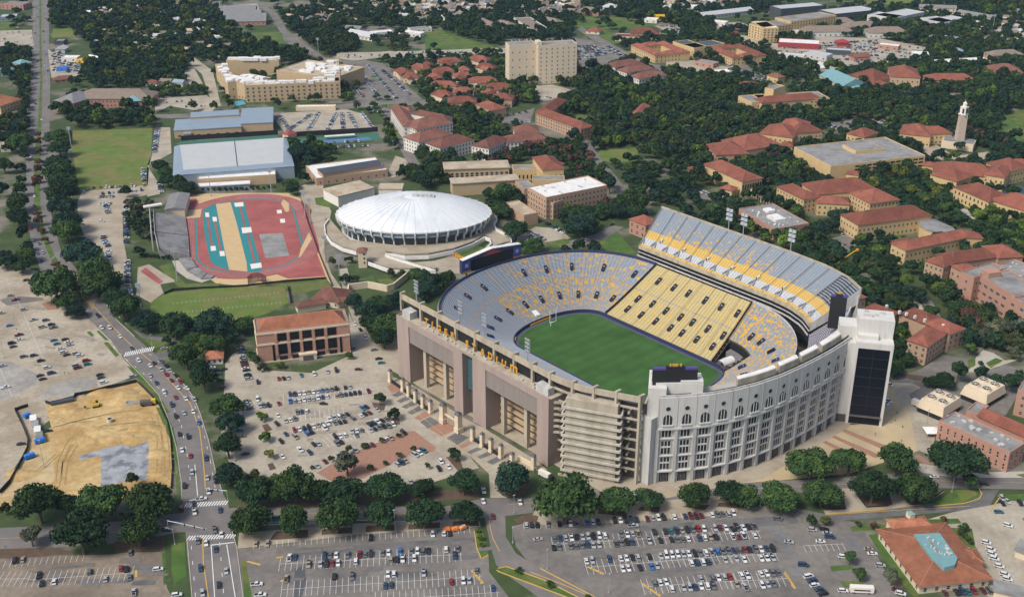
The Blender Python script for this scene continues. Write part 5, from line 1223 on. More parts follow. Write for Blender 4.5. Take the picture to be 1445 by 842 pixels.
def vents(t, w, h, n, m=None, s=1.2):
 for i in range(n):
  k = random.uniform(.6, 1.4) * s; vbox(t, w['pt'](random.uniform(.08, .92) * w['L'], random.uniform(.12, .88) * w['D'], h - .02), (k, k * random.uniform(.7, 1.8), random.uniform(.5, 1.2)), m or M_STADGREY, random.choice((0, .4)))
t, w = bld('office_building', 'three storey brown brick office block with orange tile roof beside the stadium', 'building',
     [('G4', 245, 283, 770, 222, 735, 148, 21.5, 'flat', dict(rows=0))], M_BRICK, M_FLATGREY)
w = w[0]; pt, L, D = w['pt'], w['L'], w['D']
if True:
 mb = MB(); o_ = 1.6; E = [pt(o_, o_ + .5, 21.6), pt(L - o_, o_ + .5, 21.6), pt(L - o_, D - o_, 21.6), pt(o_, D - o_, 21.6)]; hp = D / 2 * .8
 mb.add(E + [pt(hp, D / 2, 26.8), pt(L - hp, D / 2, 26.8)], [(0, 1, 5, 4), (2, 3, 4, 5), (1, 2, 5), (3, 0, 4), (3, 2, 1, 0)]); mb.build('tile_roof', M_ORTILE, t)
 mb = MB()
 for z, hh in ((12.6, 1.2), (20.2, 1.3), (.2, 1.0)):
  for p, q in ((pt(-.1, -.15, z), pt(L + .1, -.15, z)), (pt(-.15, -.1, z), pt(-.15, D, z)), (pt(L + .15, -.1, z), pt(L + .15, D, z))): mb.bar(p, q, .5, hh)
 mb.build('stone_band', M_CREAM, t)
 for i in range(5):
  x = L * (.27 + .135 * i); rz = math.atan2(w['u'].y, w['u'].x)
  for z, hh in ((5.4, 6.8), (14.6, 5.0)):
   mb = MB(); mb.box(pt(x, -.1, z), (5.4, .3, hh), rz); 
   for k in (-1, 0, 1): mb.box(pt(x + k * 1.35, -.28, z), (.12, .12, hh), rz, 1)
   mb.box(pt(x, -.28, z + hh * .5), (5.4, .12, .12), rz, 1); mb.build('tall_window', [M_GLASS, M_BLACK], t)
  mb = MB(); mb.box(pt(x, -.1, .3), (4.8, .34, 3.6), rz); mb.build('ground_opening', M_DARK, t)
  mb = MB(); mb.box(pt(x - L * .0675, -.35, 4.6), (1.6, .9, 7.9), rz); mb.box(pt(x - L * .0675, -.35, 13.8), (1.6, .7, 6.4), rz); mb.build('pier', M_BRICK, t)
 for x in (.17, .9): 
  mb = MB(); mb.box(pt(L * x, -.1, 1.2), (1.4, .3, 11.2), rz); mb.build('slot_window', M_GLASS, t)
 mb = MB(); mb.box(pt(L * .53, -1.6, .2), (10.5, 3.2, 3.9), rz); mb.box(pt(L * .53, -1.6, 4.1), (11.5, 3.8, .8), rz); mb.build('entrance_porch', M_CREAM, t)
 mb = MB(); mb.box(pt(L * .53, -3.25, .3), (6.5, .12, 3.2), rz); mb.build('door', M_DARKWALL, t)
bld('field_house', 'low red tile roofed field building behind the brick office beside the practice field', 'building', [('G4', 560, 85, 715, 105, 690, 25, 5, 'hip', dict(rows=1)), ('G4', 480, 135, 640, 108, 640, 85, 4.6, 'hip', dict(rows=0)), ('G4', 705, 110, 775, 90, 765, 65, 4.5, 'hip', dict(rows=0))], M_CREAM, M_BRTILE)
bld('guard_hut', 'small white hut with an orange tile roof beside the avenue trees', 'hut', [('G1', 1165, 548, 1258, 540, 1250, 496, 4.2, 'hip', dict(rows=1, gap=3))], M_WALLWHITE, M_ORTILE, rise=.2)
t, w = bld('station_building', 'single storey cream station with broad orange tile roof and sunken teal roof terrace', 'building',
     [('G8', 735, 402, 935, 672, 1280, 640, 5.0, 'hip', dict(rows=1, gap=5, base=1.0, wh=2.0, rise=.11, over=1.4)), ('G8', 803, 392, 985, 376, 880, 342, 5.2, 'hip', dict(rows=0, rise=.22)), ('G8', 1180, 560, 1245, 560, 1200, 495, 4.8, 'hip', dict(rows=0, rise=.16))], M_CREAM, M_ORTILE)
q = [ptz('G8', *p, 8.6) for p in ((903, 424), (1030, 418), (1118, 540), (1105, 575), (1055, 586), (990, 540))]
mb = MB(); mb.prism([(p.x, p.y) for p in q], 6.0, 8.9); o = mb.build('roof_terrace', M_COPPER, t)
for i in range(16): p = q[0].lerp(q[2], random.random()).lerp(q[4].lerp(q[1], random.random()), .4); vbox(t, (p.x, p.y, 8.88), (random.uniform(.5, 1.6), random.uniform(.5, 1.4), random.uniform(.3, .9)), M_STADGREY, random.random())
p = ptz('G8', 888, 322, 9); mb = MB(); mb.box((p.x, p.y, 7), (3, 3, 2.6), .4); mb.build('cupola', M_CREAM, t)
mb = MB(); mb.tube((p.x, p.y, 9.6), (p.x, p.y, 10.8), 2.4, 4, .2); mb.build('cupola_roof', M_COPPER, t)
bld('yard_shed', 'low grey metal shed at the edge of the station yard', 'shed', [('G8', 1300, 700, 1445, 735, 1445, 690, 4, 'slab', dict(rows=0))], M_CREAM, M_FLATGREY)
bld('yard_garage', 'pale garage with grey roof at the right edge by the parked patrol cars', 'garage', [('G8', 1405, 500, 1460, 520, 1460, 470, 4, 'slab', dict(rows=0))], M_CREAM, M_FLATGREY)
t, w = bld('brick_building', 'long low brown brick block with grey flat roof and slit windows behind a round oak', 'building', [('R2', 775, 300, 1330, 552, 1440, 470, 12, 'flat', dict(rows=2, gap=4.0, ww=.9, wh=3.4))], M_BRICK, M_FLATGREY)
vents(t, w[0], 12.1, 16, M_STADGREY, 1.7)
bld('brick_wing', 'low brick wing with red tile roof behind the long grey-roofed brick block', 'building', [('R2', 1080, 260, 1445, 420, 1445, 330, 9, 'gable', dict(rows=0))], M_BRICK, M_REDTILE)
bld('plant_room', 'small brick plant room with grey roof beside the cooling towers', 'building', [('R2', 990, 220, 1090, 255, 1165, 185, 8, 'flat', dict(rows=0))], M_BRICK, M_FLATGREY)
bld('brick_tower_block', 'salmon brick block cut by the right edge beyond the cooling towers', 'building', [('R2', 1390, 60, 1500, 90, 1500, 0, 16, 'flat', dict(rows=3))], M_BRICK, M_FLATGREY)
for (x, y, dx, dy, nx, lb) in ((690, 215, 300, 0, 2, 'pale tan cooling tower with four black fans beside the white trailers'), (1030, 115, 260, 0, 2, 'cooling tower with black fans farther back by the brick block')):
 A = Q('R2', x - 80, y - 85); B = Q('R2', x + 125, y - 0); C = Q('R2', x + 240, y - 110)
 R = rectf(A, B, C, 8.0); c = sum(R, Vector((0, 0, 0))) / 4; t = thing('cooling_tower', lb, 'cooling tower', (c.x, c.y, 0), 0, 'cooling towers'); occ(R, 3)
 m = MB(); R2_ = [c + (p - c) * .86 for p in R]
 vs = [Vector((p.x, p.y, 3.2)) for p in R] + [Vector((p.x, p.y, 8.6)) for p in R2_]; m.add(vs, [(0, 1, 5, 4), (1, 2, 6, 5), (2, 3, 7, 6), (3, 0, 4, 7), (4, 5, 6, 7), (3, 2, 1, 0)]); m.build('casing', M_CREAM, t)
 m = MB(); m.prism([((c + (p - c) * .95).x, (c + (p - c) * .95).y) for p in R], 0.1, 3.2); m.build('louvre_base', M_DARK, t)
 for i in (.25, .75):
  for j in (.27, .73):
   p = R2_[0] + (R2_[1] - R2_[0]) * i + (R2_[3] - R2_[0]) * j; rr = min((R2_[1] - R2_[0]).length, (R2_[3] - R2_[0]).length) * .19
   m = MB(); m.tube((p.x, p.y, 8.6), (p.x, p.y, 9.9), rr * 1.1, 20, rr); m.build('fan_stack', M_CREAM, t)
   m = MB(); m.tube((p.x, p.y, 9.85), (p.x, p.y, 9.95), rr * .88, 20); 
   for k in range(3): m.bar((p.x - rr * .8 * math.cos(k * 1.05), p.y - rr * .8 * math.sin(k * 1.05), 9.97), (p.x + rr * .8 * math.cos(k * 1.05), p.y + rr * .8 * math.sin(k * 1.05), 9.97), .3, .08, 1)
   m.build('fan', [M_DARK, M_FLATWHITE], t)
t = thing('white_tent', 'small white pyramid canopy beside the brick block', 'canopy', tuple(ptz('R2', 725, 410))); p = ptz('R2', 725, 405)
m = MB(); m.add([(p.x - 5, p.y - 4, 3), (p.x + 5, p.y - 4, 3), (p.x + 5, p.y + 4, 3), (p.x - 5, p.y + 4, 3), (p.x, p.y, 5.2)], [(0, 1, 4), (1, 2, 4), (2, 3, 4), (3, 0, 4), (3, 2, 1, 0)]); m.build('canvas_top', M_FLATWHITE, t)
for sx in (-4.6, 4.6):
 for sy in (-3.6, 3.6): m = MB(); m.tube((p.x + sx, p.y + sy, 0), (p.x + sx, p.y + sy, 3), .12, 6); m.build('post', M_STEEL, t)
t, w = bld('tile_roof_hall', 'tan hall with L-shaped red tile roof just right of the white glass tower', 'building',
     [('R1', 530, 440, 685, 492, 860, 395, 13.5, 'hip', dict(rows=3, gap=4.2)), ('R1', 860, 395, 975, 350, 790, 255, 13.2, 'hip', dict(rows=3, gap=4.2)), ('R1', 470, 235, 690, 325, 790, 270, 12.6, 'hip', dict(rows=0)), ('R1', 385, 265, 460, 225, 330, 125, 12.2, 'hip', dict(rows=0))], M_BRICKTAN, M_REDTILE)
mb = MB()
for x, y in ((470, 205), (525, 220), (592, 242), (668, 268), (812, 310), (370, 160)): p = ptz('R1', x, y, 16.5); mb.box((p.x, p.y, 13.6), (1.6, 1.4, 2.2), .3)
mb.build('skylight', M_FLATWHITE, t)
bld('gate_house', 'small tan building with a red roof tucked behind the end of the upper deck', 'building', [('R1', 90, 130, 205, 105, 215, 65, 13, 'hip', dict(rows=2))], M_BRICKTAN, M_REDTILE)
bld('corner_house', 'small salmon building with hipped red roof by the lawn and the upper deck', 'building', [('U1', 68, 232, 250, 305, 320, 222, 12, 'hip', dict(rows=2, gap=5, wh=2.6))], M_BRICK, M_REDTILE)
t, w = bld('modern_brick_block', 'large salmon brick block with stepped grey flat roofs at the right edge', 'building',
     [('F7', 990, 478, 1090, 520, 1250, 425, 19, 'flat', dict(rows=3, gap=6)), ('F7', 1115, 495, 1380, 655, 1500, 560, 19, 'flat', dict(rows=3, gap=6, ww=3.6)), ('F7', 1200, 450, 1445, 540, 1460, 420, 18.4, 'flat', dict(rows=0)), ('F7', 1340, 650, 1470, 720, 1600, 640, 18, 'flat', dict(rows=3, gap=7, ww=3))], M_BRICK, M_FLATGREY)
roof_box(t, w[1], .0, .2, .1, .5, 19, 4, M_BRICK); vents(t, w[2], 18.5, 14)
bld('tile_roof_hall', 'salmon hall with long red tile roof and pale skylights beside the modern brick block', 'building',
 [('F7', 740, 392, 870, 440, 960, 372, 14.5, 'hip', dict(rows=3, gap=3.6)), ('F7', 920, 415, 1270, 365, 1180, 300, 14.2, 'hip', dict(rows=2, gap=3.6)), ('F7', 1260, 375, 1440, 365, 1260, 285, 14.4, 'hip', dict(rows=2, gap=4)), ('F7', 925, 430, 1000, 470, 1080, 435, 14, 'hip', dict(rows=2))], M_BRICKTAN, M_REDTILE)
bld('tile_roof_hall', 'yellow stucco hall with long red roof second in the row behind the upper deck', 'building',
 [('F7', 500, 255, 610, 300, 680, 262, 14, 'hip', dict(rows=2, gap=5, me=ME_AWIN, wh=3)), ('F7', 600, 320, 1100, 215, 960, 175, 13.2, 'hip', dict(rows=2, gap=4.0)), ('F7', 1020, 230, 1150, 235, 1110, 195, 13.5, 'hip', dict(rows=1))], M_STUCCO, M_REDTILE)
bld('tile_roof_hall', 'yellow stucco hall with long red roof ending at the round grey-roofed hall', 'building',
 [('F7', 175, 75, 290, 108, 340, 85, 14, 'hip', dict(rows=2, gap=5, me=ME_AWIN, wh=3)), ('F7', 260, 140, 785, 72, 620, 5, 13.2, 'hip', dict(rows=2, gap=4.0))], M_STUCCO, M_REDTILE)
t = thing('fan_auditorium', 'yellow round-ended auditorium with grey flat roof between two red-roofed halls', 'building', tuple(ptz('F7', 800, 160)))
P = [ptz('F7', *q, 9) for q in ((695, 118), (702, 150), (740, 175), (800, 190), (870, 195), (950, 180), (930, 160), (760, 85), (725, 88))]; occ(P)
m = MB(); m.prism([(p.x, p.y) for p in P], 0, 9); m.build('wall', M_STUCCO, t)
c = sum(P, Vector((0, 0, 0))) / len(P); m = MB(); m.prism([((c + (p - c) * 1.03).x, (c + (p - c) * 1.03).y) for p in P], 9, 9.8, bottom=True); m.build('roof', M_FLATGREY, t)
t, w = bld('library', 'big square yellow library with grey flat roof and slotted window bands', 'building', [('F6', 437, 212, 598, 297, 1003, 245, 15, 'flat', dict(rows=0)), ('F6', 665, 326, 720, 334, 726, 322, 10, 'hip', dict(rows=0, rm=M_REDTILE)), ('F6', 1000, 290, 1050, 298, 1056, 282, 8, 'hip', dict(rows=1, rm=M_REDTILE))], M_STUCCO, M_FLATGREY)
roof_box(t, w[0], .25, .6, .42, .72, 15, 3.2, M_STUCCO, 'penthouse'); roof_box(t, w[0], .26, .59, .43, .71, 18.2, .2, M_FLATGREY, 'penthouse_roof')
R = w[0]['R']
for e0, e1 in ((R[1], R[2]), (R[0], R[1])):
 d = (e1 - e0); LL = d.length; d.normalize(); rz = math.atan2(d.y, d.x)
 if e0 is R[0]: continue
 for z in (5.0, 8.6, 11.8):
  for i in range(12):
   p = e0 + d * (LL * (.25 + .74 * (i + .5) / 12)); inst('dark_window', ME_SLOT, t, (p.x, p.y, z), rz, (LL * .74 / 12 - 1.2, 1, 1.7))
mb = MB(); d = (R[1] - R[0]); LL = d.length; d.normalize()
for i in range(1, 10): p = R[0] + d * (LL * i / 10); mb.box((p.x, p.y, 0), (.4, .4, 15), math.atan2(d.y, d.x))
mb.build('wall_ribs', M_STUCCO, t)
t, w = bld('assembly_hall', 'yellow hall with tall panelled side and red tile roof left of the library', 'building', [('F6', 40, 285, 210, 362, 308, 350, 14, 'hip', dict(rows=0)), ('F6', 112, 390, 165, 402, 205, 392, 8, 'hip', dict(rows=1, me=ME_AWIN, wh=3)), ('F6', -20, 318, 55, 318, 60, 300, 8, 'hip', dict(rows=2, gap=3))], M_STUCCO, M_REDTILE)
R = w[0]['R']; d = (R[1] - R[0]); LL = d.length; d.normalize(); mb = MB()
for i in range(9): p = R[0] + d * (LL * i / 8); mb.box((p.x, p.y, 0), (.5, .7, 13.6), math.atan2(d.y, d.x))
mb.build('wall_ribs', M_CREAM, t)
R = [R[1], R[2]]; d = R[1] - R[0]; LL = d.length; d.normalize()
for i in range(8): p = R[0] + d * (LL * (i + .5) / 8); inst('arch_window', ME_AWIN, t, (p.x, p.y, 6.5), math.atan2(d.y, d.x), (2, 1, 4.4))
t = thing('arcade', 'curved cream arcade of round arches linking two yellow halls', 'arcade', tuple(ptz('F6', 330, 430)))
P = [ptz('F6', *q) for q in ((250, 425), (290, 452), (340, 462), (390, 450), (405, 440))]; mb = MB(); mb.wallstrip([(p.x, p.y) for p in P], 4.5, 6.6, 3.2); mb.build('top', M_CREAM, t)
mb = MB()
for i in range(17):
 s_ = i / 16 * 3.999; k = int(s_); p = P[k].lerp(P[k + 1], s_ - k); mb.box((p.x, p.y, 0), (.8, 1.6, 4.5))
mb.build('piers', M_CREAM, t)
t, w = bld('tile_roof_hall', 'yellow U-shaped hall with red tile roofs in front of the library', 'building',
     [('F6', 362, 385, 480, 440, 548, 425, 13, 'hip', dict(rows=3, gap=3.6)), ('F6', 540, 418, 800, 395, 690, 352, 12, 'hip', dict(rows=0)), ('F6', 540, 455, 680, 462, 680, 435, 11, 'hip', dict(rows=2)), ('F6', 770, 458, 898, 440, 800, 395, 13, 'hip', dict(rows=3, gap=3.6)), ('F6', 530, 432, 720, 420, 690, 395, 9, 'flat', dict(rows=0, rm=M_FLATWHITE))], M_STUCCO, M_REDTILE)
t, w = bld('brick_block', 'low brick block with square grey flat roof among trees behind the upper deck', 'building', [('F6', 195, 482, 350, 572, 490, 540, 9, 'flat', dict(rows=1, gap=7, ww=2.5))], M_BRICK, M_FLATGREY)
roof_box(t, w[0], .2, .35, .5, .7, 9, 2, M_FLATWHITE); roof_box(t, w[0], .5, .75, .3, .6, 9, 2.2, M_FLATWHITE); vents(t, w[0], 9.1, 16, M_FLATWHITE)
bld('tile_roof_hall', 'low salmon hall with wide red roofs left of the library', 'building', [('F6', 95, 245, 240, 240, 180, 195, 8, 'hip', dict(rows=0)), ('F6', 210, 225, 385, 200, 270, 160, 9, 'hip', dict(rows=0)), ('F6', 385, 205, 430, 208, 440, 192, 9, 'hip', dict(rows=0))], M_BRICKTAN, M_REDTILE)
bld('tile_roof_hall', 'yellow hall with stepped red roofs beyond the library', 'building', [('F6', 285, 150, 430, 170, 420, 125, 12, 'hip', dict(rows=2)), ('F6', 370, 118, 480, 132, 455, 95, 15, 'hip', dict(rows=2)), ('F6', 440, 150, 562, 140, 555, 105, 13, 'hip', dict(rows=2))], M_STUCCO, M_REDTILE)
bld('tile_roof_hall', 'yellow hall with red roofs beside the tall bell tower court', 'building', [('F6', 668, 150, 745, 168, 800, 145, 12, 'hip', dict(rows=2)), ('F6', 900, 150, 1035, 165, 980, 120, 11, 'hip', dict(rows=1)), ('F6', 1000, 155, 1130, 150, 1090, 125, 11, 'hip', dict(rows=2))], M_STUCCO, M_REDTILE)
bld('tile_roof_hall', 'yellow hall with long zigzag red roof at the right edge by the lake', 'building',
 [('F6', 1035, 330, 1150, 362, 1200, 330, 11, 'hip', dict(rows=0)), ('F6', 1140, 385, 1290, 450, 1340, 410, 12, 'hip', dict(rows=2, me=ME_AWIN, wh=3)), ('F6', 1290, 440, 1480, 500, 1480, 440, 12, 'hip', dict(rows=2)), ('F6', 1050, 320, 1330, 345, 1290, 300, 11, 'hip', dict(rows=0)), ('F6', 1270, 330, 1360, 345, 1380, 300, 13, 'hip', dict(rows=2))], M_STUCCO, M_REDTILE)
bld('tile_roof_hall', 'yellow hall with red roof and curly gable at the right edge, beyond the lake', 'building', [('F6', 1280, 280, 1390, 315, 1440, 285, 13, 'hip', dict(rows=2)), ('F6', 1390, 300, 1500, 300, 1500, 270, 12, 'hip', dict(rows=1))], M_STUCCO, M_REDTILE)
bld('science_hall', 'yellow hall with grey and red roofs and square tower block in the upper right grove', 'building',
 [('F4', 490, 655, 580, 700, 710, 670, 13, 'flat', dict(rows=2, gap=5)), ('F4', 660, 695, 1110, 670, 1010, 625, 13, 'flat', dict(rows=3, gap=4.5)), ('F4', 670, 600, 730, 612, 825, 590, 22, 'flat', dict(rows=0)), ('F4', 650, 700, 1060, 668, 1010, 640, 13.5, 'hip', dict(rows=0, rm=M_REDTILE))], M_STUCCO, M_FLATGREY)
bld('teal_roof_barn', 'barn with a broad teal gable roof among trees at upper right', 'barn', [('F4', 1040, 512, 1200, 585, 1240, 520, 9, 'gable', dict(rows=0))], M_CREAM, M_COPPER)
bld('teal_roof_shed', 'small yellow shed with flat teal roof right of the teal barn', 'shed', [('F4', 1235, 600, 1340, 610, 1355, 580, 7, 'hip', dict(rows=0, rise=.12))], M_CREAM, M_COPPER)
bld('school_building', 'long tan school with red tile roofs and portico at upper right', 'building',
 [('F5', 250, 510, 420, 555, 540, 520, 9, 'hip', dict(rows=1)), ('F5', 540, 520, 740, 530, 720, 470, 14, 'hip', dict(rows=2, gap=5)), ('F5', 800, 545, 1115, 545, 1080, 515, 9, 'hip', dict(rows=1)), ('F5', 400, 590, 540, 580, 500, 555, 7, 'hip', dict(rows=1))], M_STUCCO2, M_REDTILE)
bld('tile_roof_house', 'tan building with faded red roof at the upper right edge', 'building', [('F5', 1215, 490, 1440, 500, 1420, 460, 8, 'hip', dict(rows=1))], M_STUCCO2, M_BRTILE)
p = ptz('F6', 1155, 212)
t = thing('bell_tower', 'tall slender cream clock tower with white cupola on a columned base', 'bell tower', (p.x, p.y, 0)); occ([(p.x - 14, p.y - 12), (p.x + 14, p.y - 12), (p.x + 14, p.y + 14), (p.x - 14, p.y + 14)])
m = MB(); m.box((p.x, p.y, 0), (30, 18, 7.5), -.5); m.build('base_hall', M_CREAM, t)
m = MB(); m.box((p.x, p.y, 7.5), (28, 16, .6), -.5); m.build('base_roof', M_GREYSH, t)
m = MB(); m.tube((p.x, p.y, 7.5), (p.x, p.y, 34), 5.4, 4, 4.6); m.build('shaft', mat('tower_stone', (0.46, 0.37, 0.29), .9, .12, .4), t)
m = MB(); m.box((p.x, p.y, 34), (7.4, 7.4, 1.0), math.pi / 4 - .02); m.box((p.x, p.y, 35), (5.8, 5.8, 6), math.pi / 4 - .02); m.box((p.x, p.y, 41), (6.4, 6.4, .7), math.pi / 4); m.build('belfry', M_WALLWHITE, t)
m = MB(); m.tube((p.x, p.y, 41.7), (p.x, p.y, 45), 2.1, 10, 1.9); m.tube((p.x, p.y, 45), (p.x, p.y, 47), 2.2, 10, .4); m.tube((p.x, p.y, 47), (p.x, p.y, 49), .25, 6, .05); m.build('cupola', M_WALLWHITE, t)
for s_ in (-1, 1):
 m = MB(); q = p + Vector((s_ * 1.7, -2.6, 0)); m.box((q.x, q.y, 35.6), (1.5, 1.2, 4.4), s_ * math.pi / 4); m.build('belfry_opening', M_DARK, t)
t, w = bld('white_roof_hall', 'tan five storey hall with bright white flat roof behind the stadium', 'building',
     [('F8', 820, 542, 925, 600, 1305, 548, 19, 'flat', dict(rows=4, gap=3.8, rm=M_FLATWHITE)), ('F8', 925, 618, 965, 632, 1280, 590, 14, 'flat', dict(rows=3, gap=4.0, rm=M_FLATWHITE)), ('F8', 690, 628, 800, 700, 870, 680, 9, 'flat', dict(rows=0, rm=M_FLATTAN)), ('F8', 750, 505, 800, 552, 870, 545, 14, 'flat', dict(rows=2, rm=M_FLATGREY))], M_BRICKTAN, M_FLATWHITE)
vents(t, w[0], 19.1, 12, M_STADGREY)
bld('theatre_hall', 'tan hall with long flat tan roofs and column rows beside the dome', 'building',
 [('F8', 350, 440, 715, 428, 690, 390, 9, 'slab', dict(rows=1, gap=4.5, ww=2.6, wh=4)), ('F8', 395, 522, 770, 498, 735, 470, 11, 'slab', dict(rows=0))], M_STUCCO2, M_FLATTAN)
bld('red_roof_hall', 'yellow hall with steep red tile roof behind the white-roofed hall', 'building', [('F8', 895, 430, 935, 440, 1005, 398, 15, 'hip', dict(rows=3, gap=3.4)), ('F8', 850, 370, 905, 440, 985, 385, 16, 'hip', dict(rows=2))], M_STUCCO, M_REDTILE)
bld('grey_roof_hall', 'small yellow hall with grey flat roof next to the steep red-roofed hall', 'building', [('F8', 740, 442, 898, 438, 880, 412, 10, 'flat', dict(rows=1, me=ME_AWIN, gap=3.6, wh=4)), ('F8', 848, 500, 1030, 500, 1010, 475, 10, 'flat', dict(rows=0))], M_STUCCO, M_FLATGREY)
bld('arena_annex', 'low white annex with tan flat roof just behind the left of the dome', 'building', [('Z7', 152, 200, 240, 245, 460, 195, 9, 'slab', dict(rows=0)), ('Z7', 480, 200, 620, 200, 760, 168, 9, 'slab', dict(rows=0))], M_WALLWHITE, M_FLATTAN, over=.4)
t, w = bld('recital_hall', 'brown hall with dark curved metal roof behind the dome annex', 'building', [('Z7', 48, 60, 110, 138, 540, 90, 6.5, 'flat', dict(rows=1, rm=M_FLATWHITE, gap=7)), ('Z7', 118, 78, 150, 105, 500, 55, 11, 'gable', dict(rows=0, rm=M_METALDARK, rise=.16))], M_BRICKTAN, M_FLATWHITE)
DORM = dict(rows=3, gap=3.6, wh=2.0)
bld('dormitory', 'white dormitory with brown tile roof around a small court', 'dormitory', [('F8', 120, 178, 190, 212, 345, 152, 14, 'hip', dict(rows=4, gap=3.6)), ('F8', 45, 88, 118, 196, 175, 160, 14, 'hip', dict(rows=3, gap=3.6)), ('F8', 45, 85, 150, 110, 160, 95, 14, 'hip', dict(rows=0)), ('F8', 160, 122, 350, 160, 350, 135, 14, 'hip', dict(rows=0))], M_WALLWHITE, M_BRTILE)
bld('dormitory', 'white dormitory with brown tile roof just in front of the courtyard dormitory', 'dormitory', [('F8', 118, 255, 205, 285, 345, 222, 13, 'hip', DORM)], M_WALLWHITE, M_BRTILE)
bld('dormitory', 'white dormitory with brown tile roof nearest to the theatre hall', 'dormitory', [('F8', 243, 288, 325, 318, 508, 268, 13, 'hip', DORM)], M_WALLWHITE, M_BRTILE)
bld('dormitory', 'bent white dormitory with brown tile roof right of the others', 'dormitory', [('F8', 503, 302, 600, 320, 730, 268, 13, 'hip', DORM), ('F8', 700, 285, 935, 268, 900, 238, 12, 'hip', DORM), ('F8', 750, 232, 885, 228, 860, 195, 11, 'hip', dict(rows=2))], M_WALLWHITE, M_BRTILE)
bld('dormitory', 'long tan dormitory with thin red roof along the grove', 'dormitory', [('F3', 625, 640, 880, 730, 925, 705, 12, 'hip', dict(rows=3, gap=4)), ('F3', 625, 632, 700, 640, 815, 568, 12, 'hip', dict(rows=1))], M_BRICKTAN, M_REDTILE)
bld('dormitory', 'tan dormitory with red roofs beside the village of small red roofs', 'dormitory', [('F3', 130, 582, 290, 580, 290, 555, 10, 'hip', dict(rows=2)), ('F3', 290, 590, 380, 625, 430, 600, 10, 'hip', dict(rows=1)), ('F3', 375, 560, 490, 565, 480, 540, 9, 'hip', dict(rows=1))], M_BRICKTAN, M_REDTILE)
bld('chapel', 'small red-roofed building with thin chimney alone in the grove', 'building', [('F3', 1165, 650, 1222, 655, 1215, 595, 8, 'gable', dict(rows=0))], M_BRICKTAN, M_REDTILE)
for k, (x, y, tx) in enumerate(((1020, 365, 'left'), (1085, 395, 'middle'), (1155, 430, 'right'))):
 bld('dormitory', ['white and brown dormitory farthest back of three parallel ones by the tower lot', 'white and brown dormitory in the middle of three parallel ones', 'white and brown dormitory nearest the grove of three parallel ones'][k], 'dormitory', [('F3', x, y, x + 55, y + 18, x + 205, y - 8, 13, 'hip', dict(rows=3, gap=4.5))], M_WALLWHITE, M_BRTILE)
VIL = [(75, 355, 205, 350), (235, 335, 345, 345), (45, 410, 165, 405), (280, 382, 385, 390), (0, 440, 85, 445), (175, 440, 265, 430), (195, 400, 250, 398), (25, 485, 175, 490), (250, 465, 405, 460), (30, 535, 135, 545), (165, 525, 275, 520), (350, 500, 490, 498), (320, 525, 380, 530), (-20, 370, 30, 372), (110, 375, 150, 372), (-90, 380, -10, 395), (-125, 440, -40, 440), (-180, 400, -120, 420)]
vl = ['largest at the back', 'back right', 'left in the second row', 'beside the yellow tower block', 'at the left edge', 'small in the middle', 'tiny square in the middle', 'wide on the left', 'wide in the middle', 'front left', 'front middle with a white gable', 'front right', 'half hidden front right', 'back left corner', 'smallest at the back', 'leftmost back', 'leftmost front beside the car park', 'outermost near the car park trees']
for (x0, y0, x1, y1), lb in zip(VIL, vl):
 bld('village_house', 'small red-roofed village house, ' + lb, 'house', [('F3', x0, y0, x1, y1, 14.0, None, 6.5, 'hip', dict(rows=1, gap=6, wh=2.2)), ('F3', x0 + (x1 - x0) * .3, y0 + 8, x0 + (x1 - x0) * .62, y1 + 8, 9.0, None, 6.4, 'gable', dict(rows=0))], M_CREAM, M_REDTILE, 'village of small red-roofed houses', rise=.3)
t, w = bld('tower_block', 'tall cream dormitory slab with rows of small windows and a stepped joint', 'tower block', [('F3', 640, 262, 860, 250, 850, 228, 46, 'flat', dict(rows=9, gap=6.6, ww=1.3, wh=1.6)), ('F3', 476, 262, 632, 254, 640, 232, 46, 'flat', dict(rows=5, gap=7.5, ww=1.3, wh=1.6))], M_CREAM, M_FLATGREY)
roof_box(t, w[0], .0, .12, .2, .8, 46, 4, M_CREAM)
ap, w = bld('apartment_block', 'large tan apartment block with many white stepped roofs and a pool court', 'apartment block',
     [('F2', 180, 488, 720, 465, 700, 440, 19, 'flat', dict(rows=4, gap=6.2, ww=2.2, wh=2.2)), ('F2', 15, 365, 85, 470, 140, 460, 19, 'flat', dict(rows=2, gap=7)), ('F2', 75, 345, 375, 345, 375, 335, 18, 'flat', dict(rows=0)), ('F2', 360, 400, 690, 445, 600, 350, 18.2, 'flat', dict(rows=0)), ('F2', 75, 455, 200, 480, 260, 430, 18.8, 'flat', dict(rows=1)), ('F2', 640, 465, 722, 462, 560, 340, 19, 'flat', dict(rows=0))], M_STUCCO2, M_FLATTAN)
for i in range(95):
 mb = MB(); ww_ = random.choice(w); p = ww_['pt'](random.uniform(.05, .95) * ww_['L'], random.uniform(.1, .9) * ww_['D'], 0)
 mb.box((p[0], p[1], 18), (random.uniform(6, 14), random.uniform(4, 7), random.uniform(2.2, 3.8)), math.atan2(ww_['u'].y, ww_['u'].x))
 mb.build('roof_step', M_FLATWHITE, ap)
sheet('pool', 'F2 190 415 270 412 275 420 195 424', M_WATER, None, False); sheet('pool', 'F2 125 575 175 568 188 590 135 600', M_WATER, None, False)
bld('parking_deck', 'long pale low deck in front of the apartment block', 'building', [('F2', 470, 608, 695, 605, 690, 595, 4, 'flat', dict(rows=0))], M_CREAM, M_FLATWHITE)
t, w = bld('sports_hall', 'wide low sports hall with pale flat metal roof and blue edges', 'sports hall', [('Z5', 330, 478, 1085, 420, 1005, 250, 11, 'flat', dict(rows=0, par=.2))], M_METALBLUE, M_METALPALE)
w = w[0]; pt, L, D = w['pt'], w['L'], w['D']
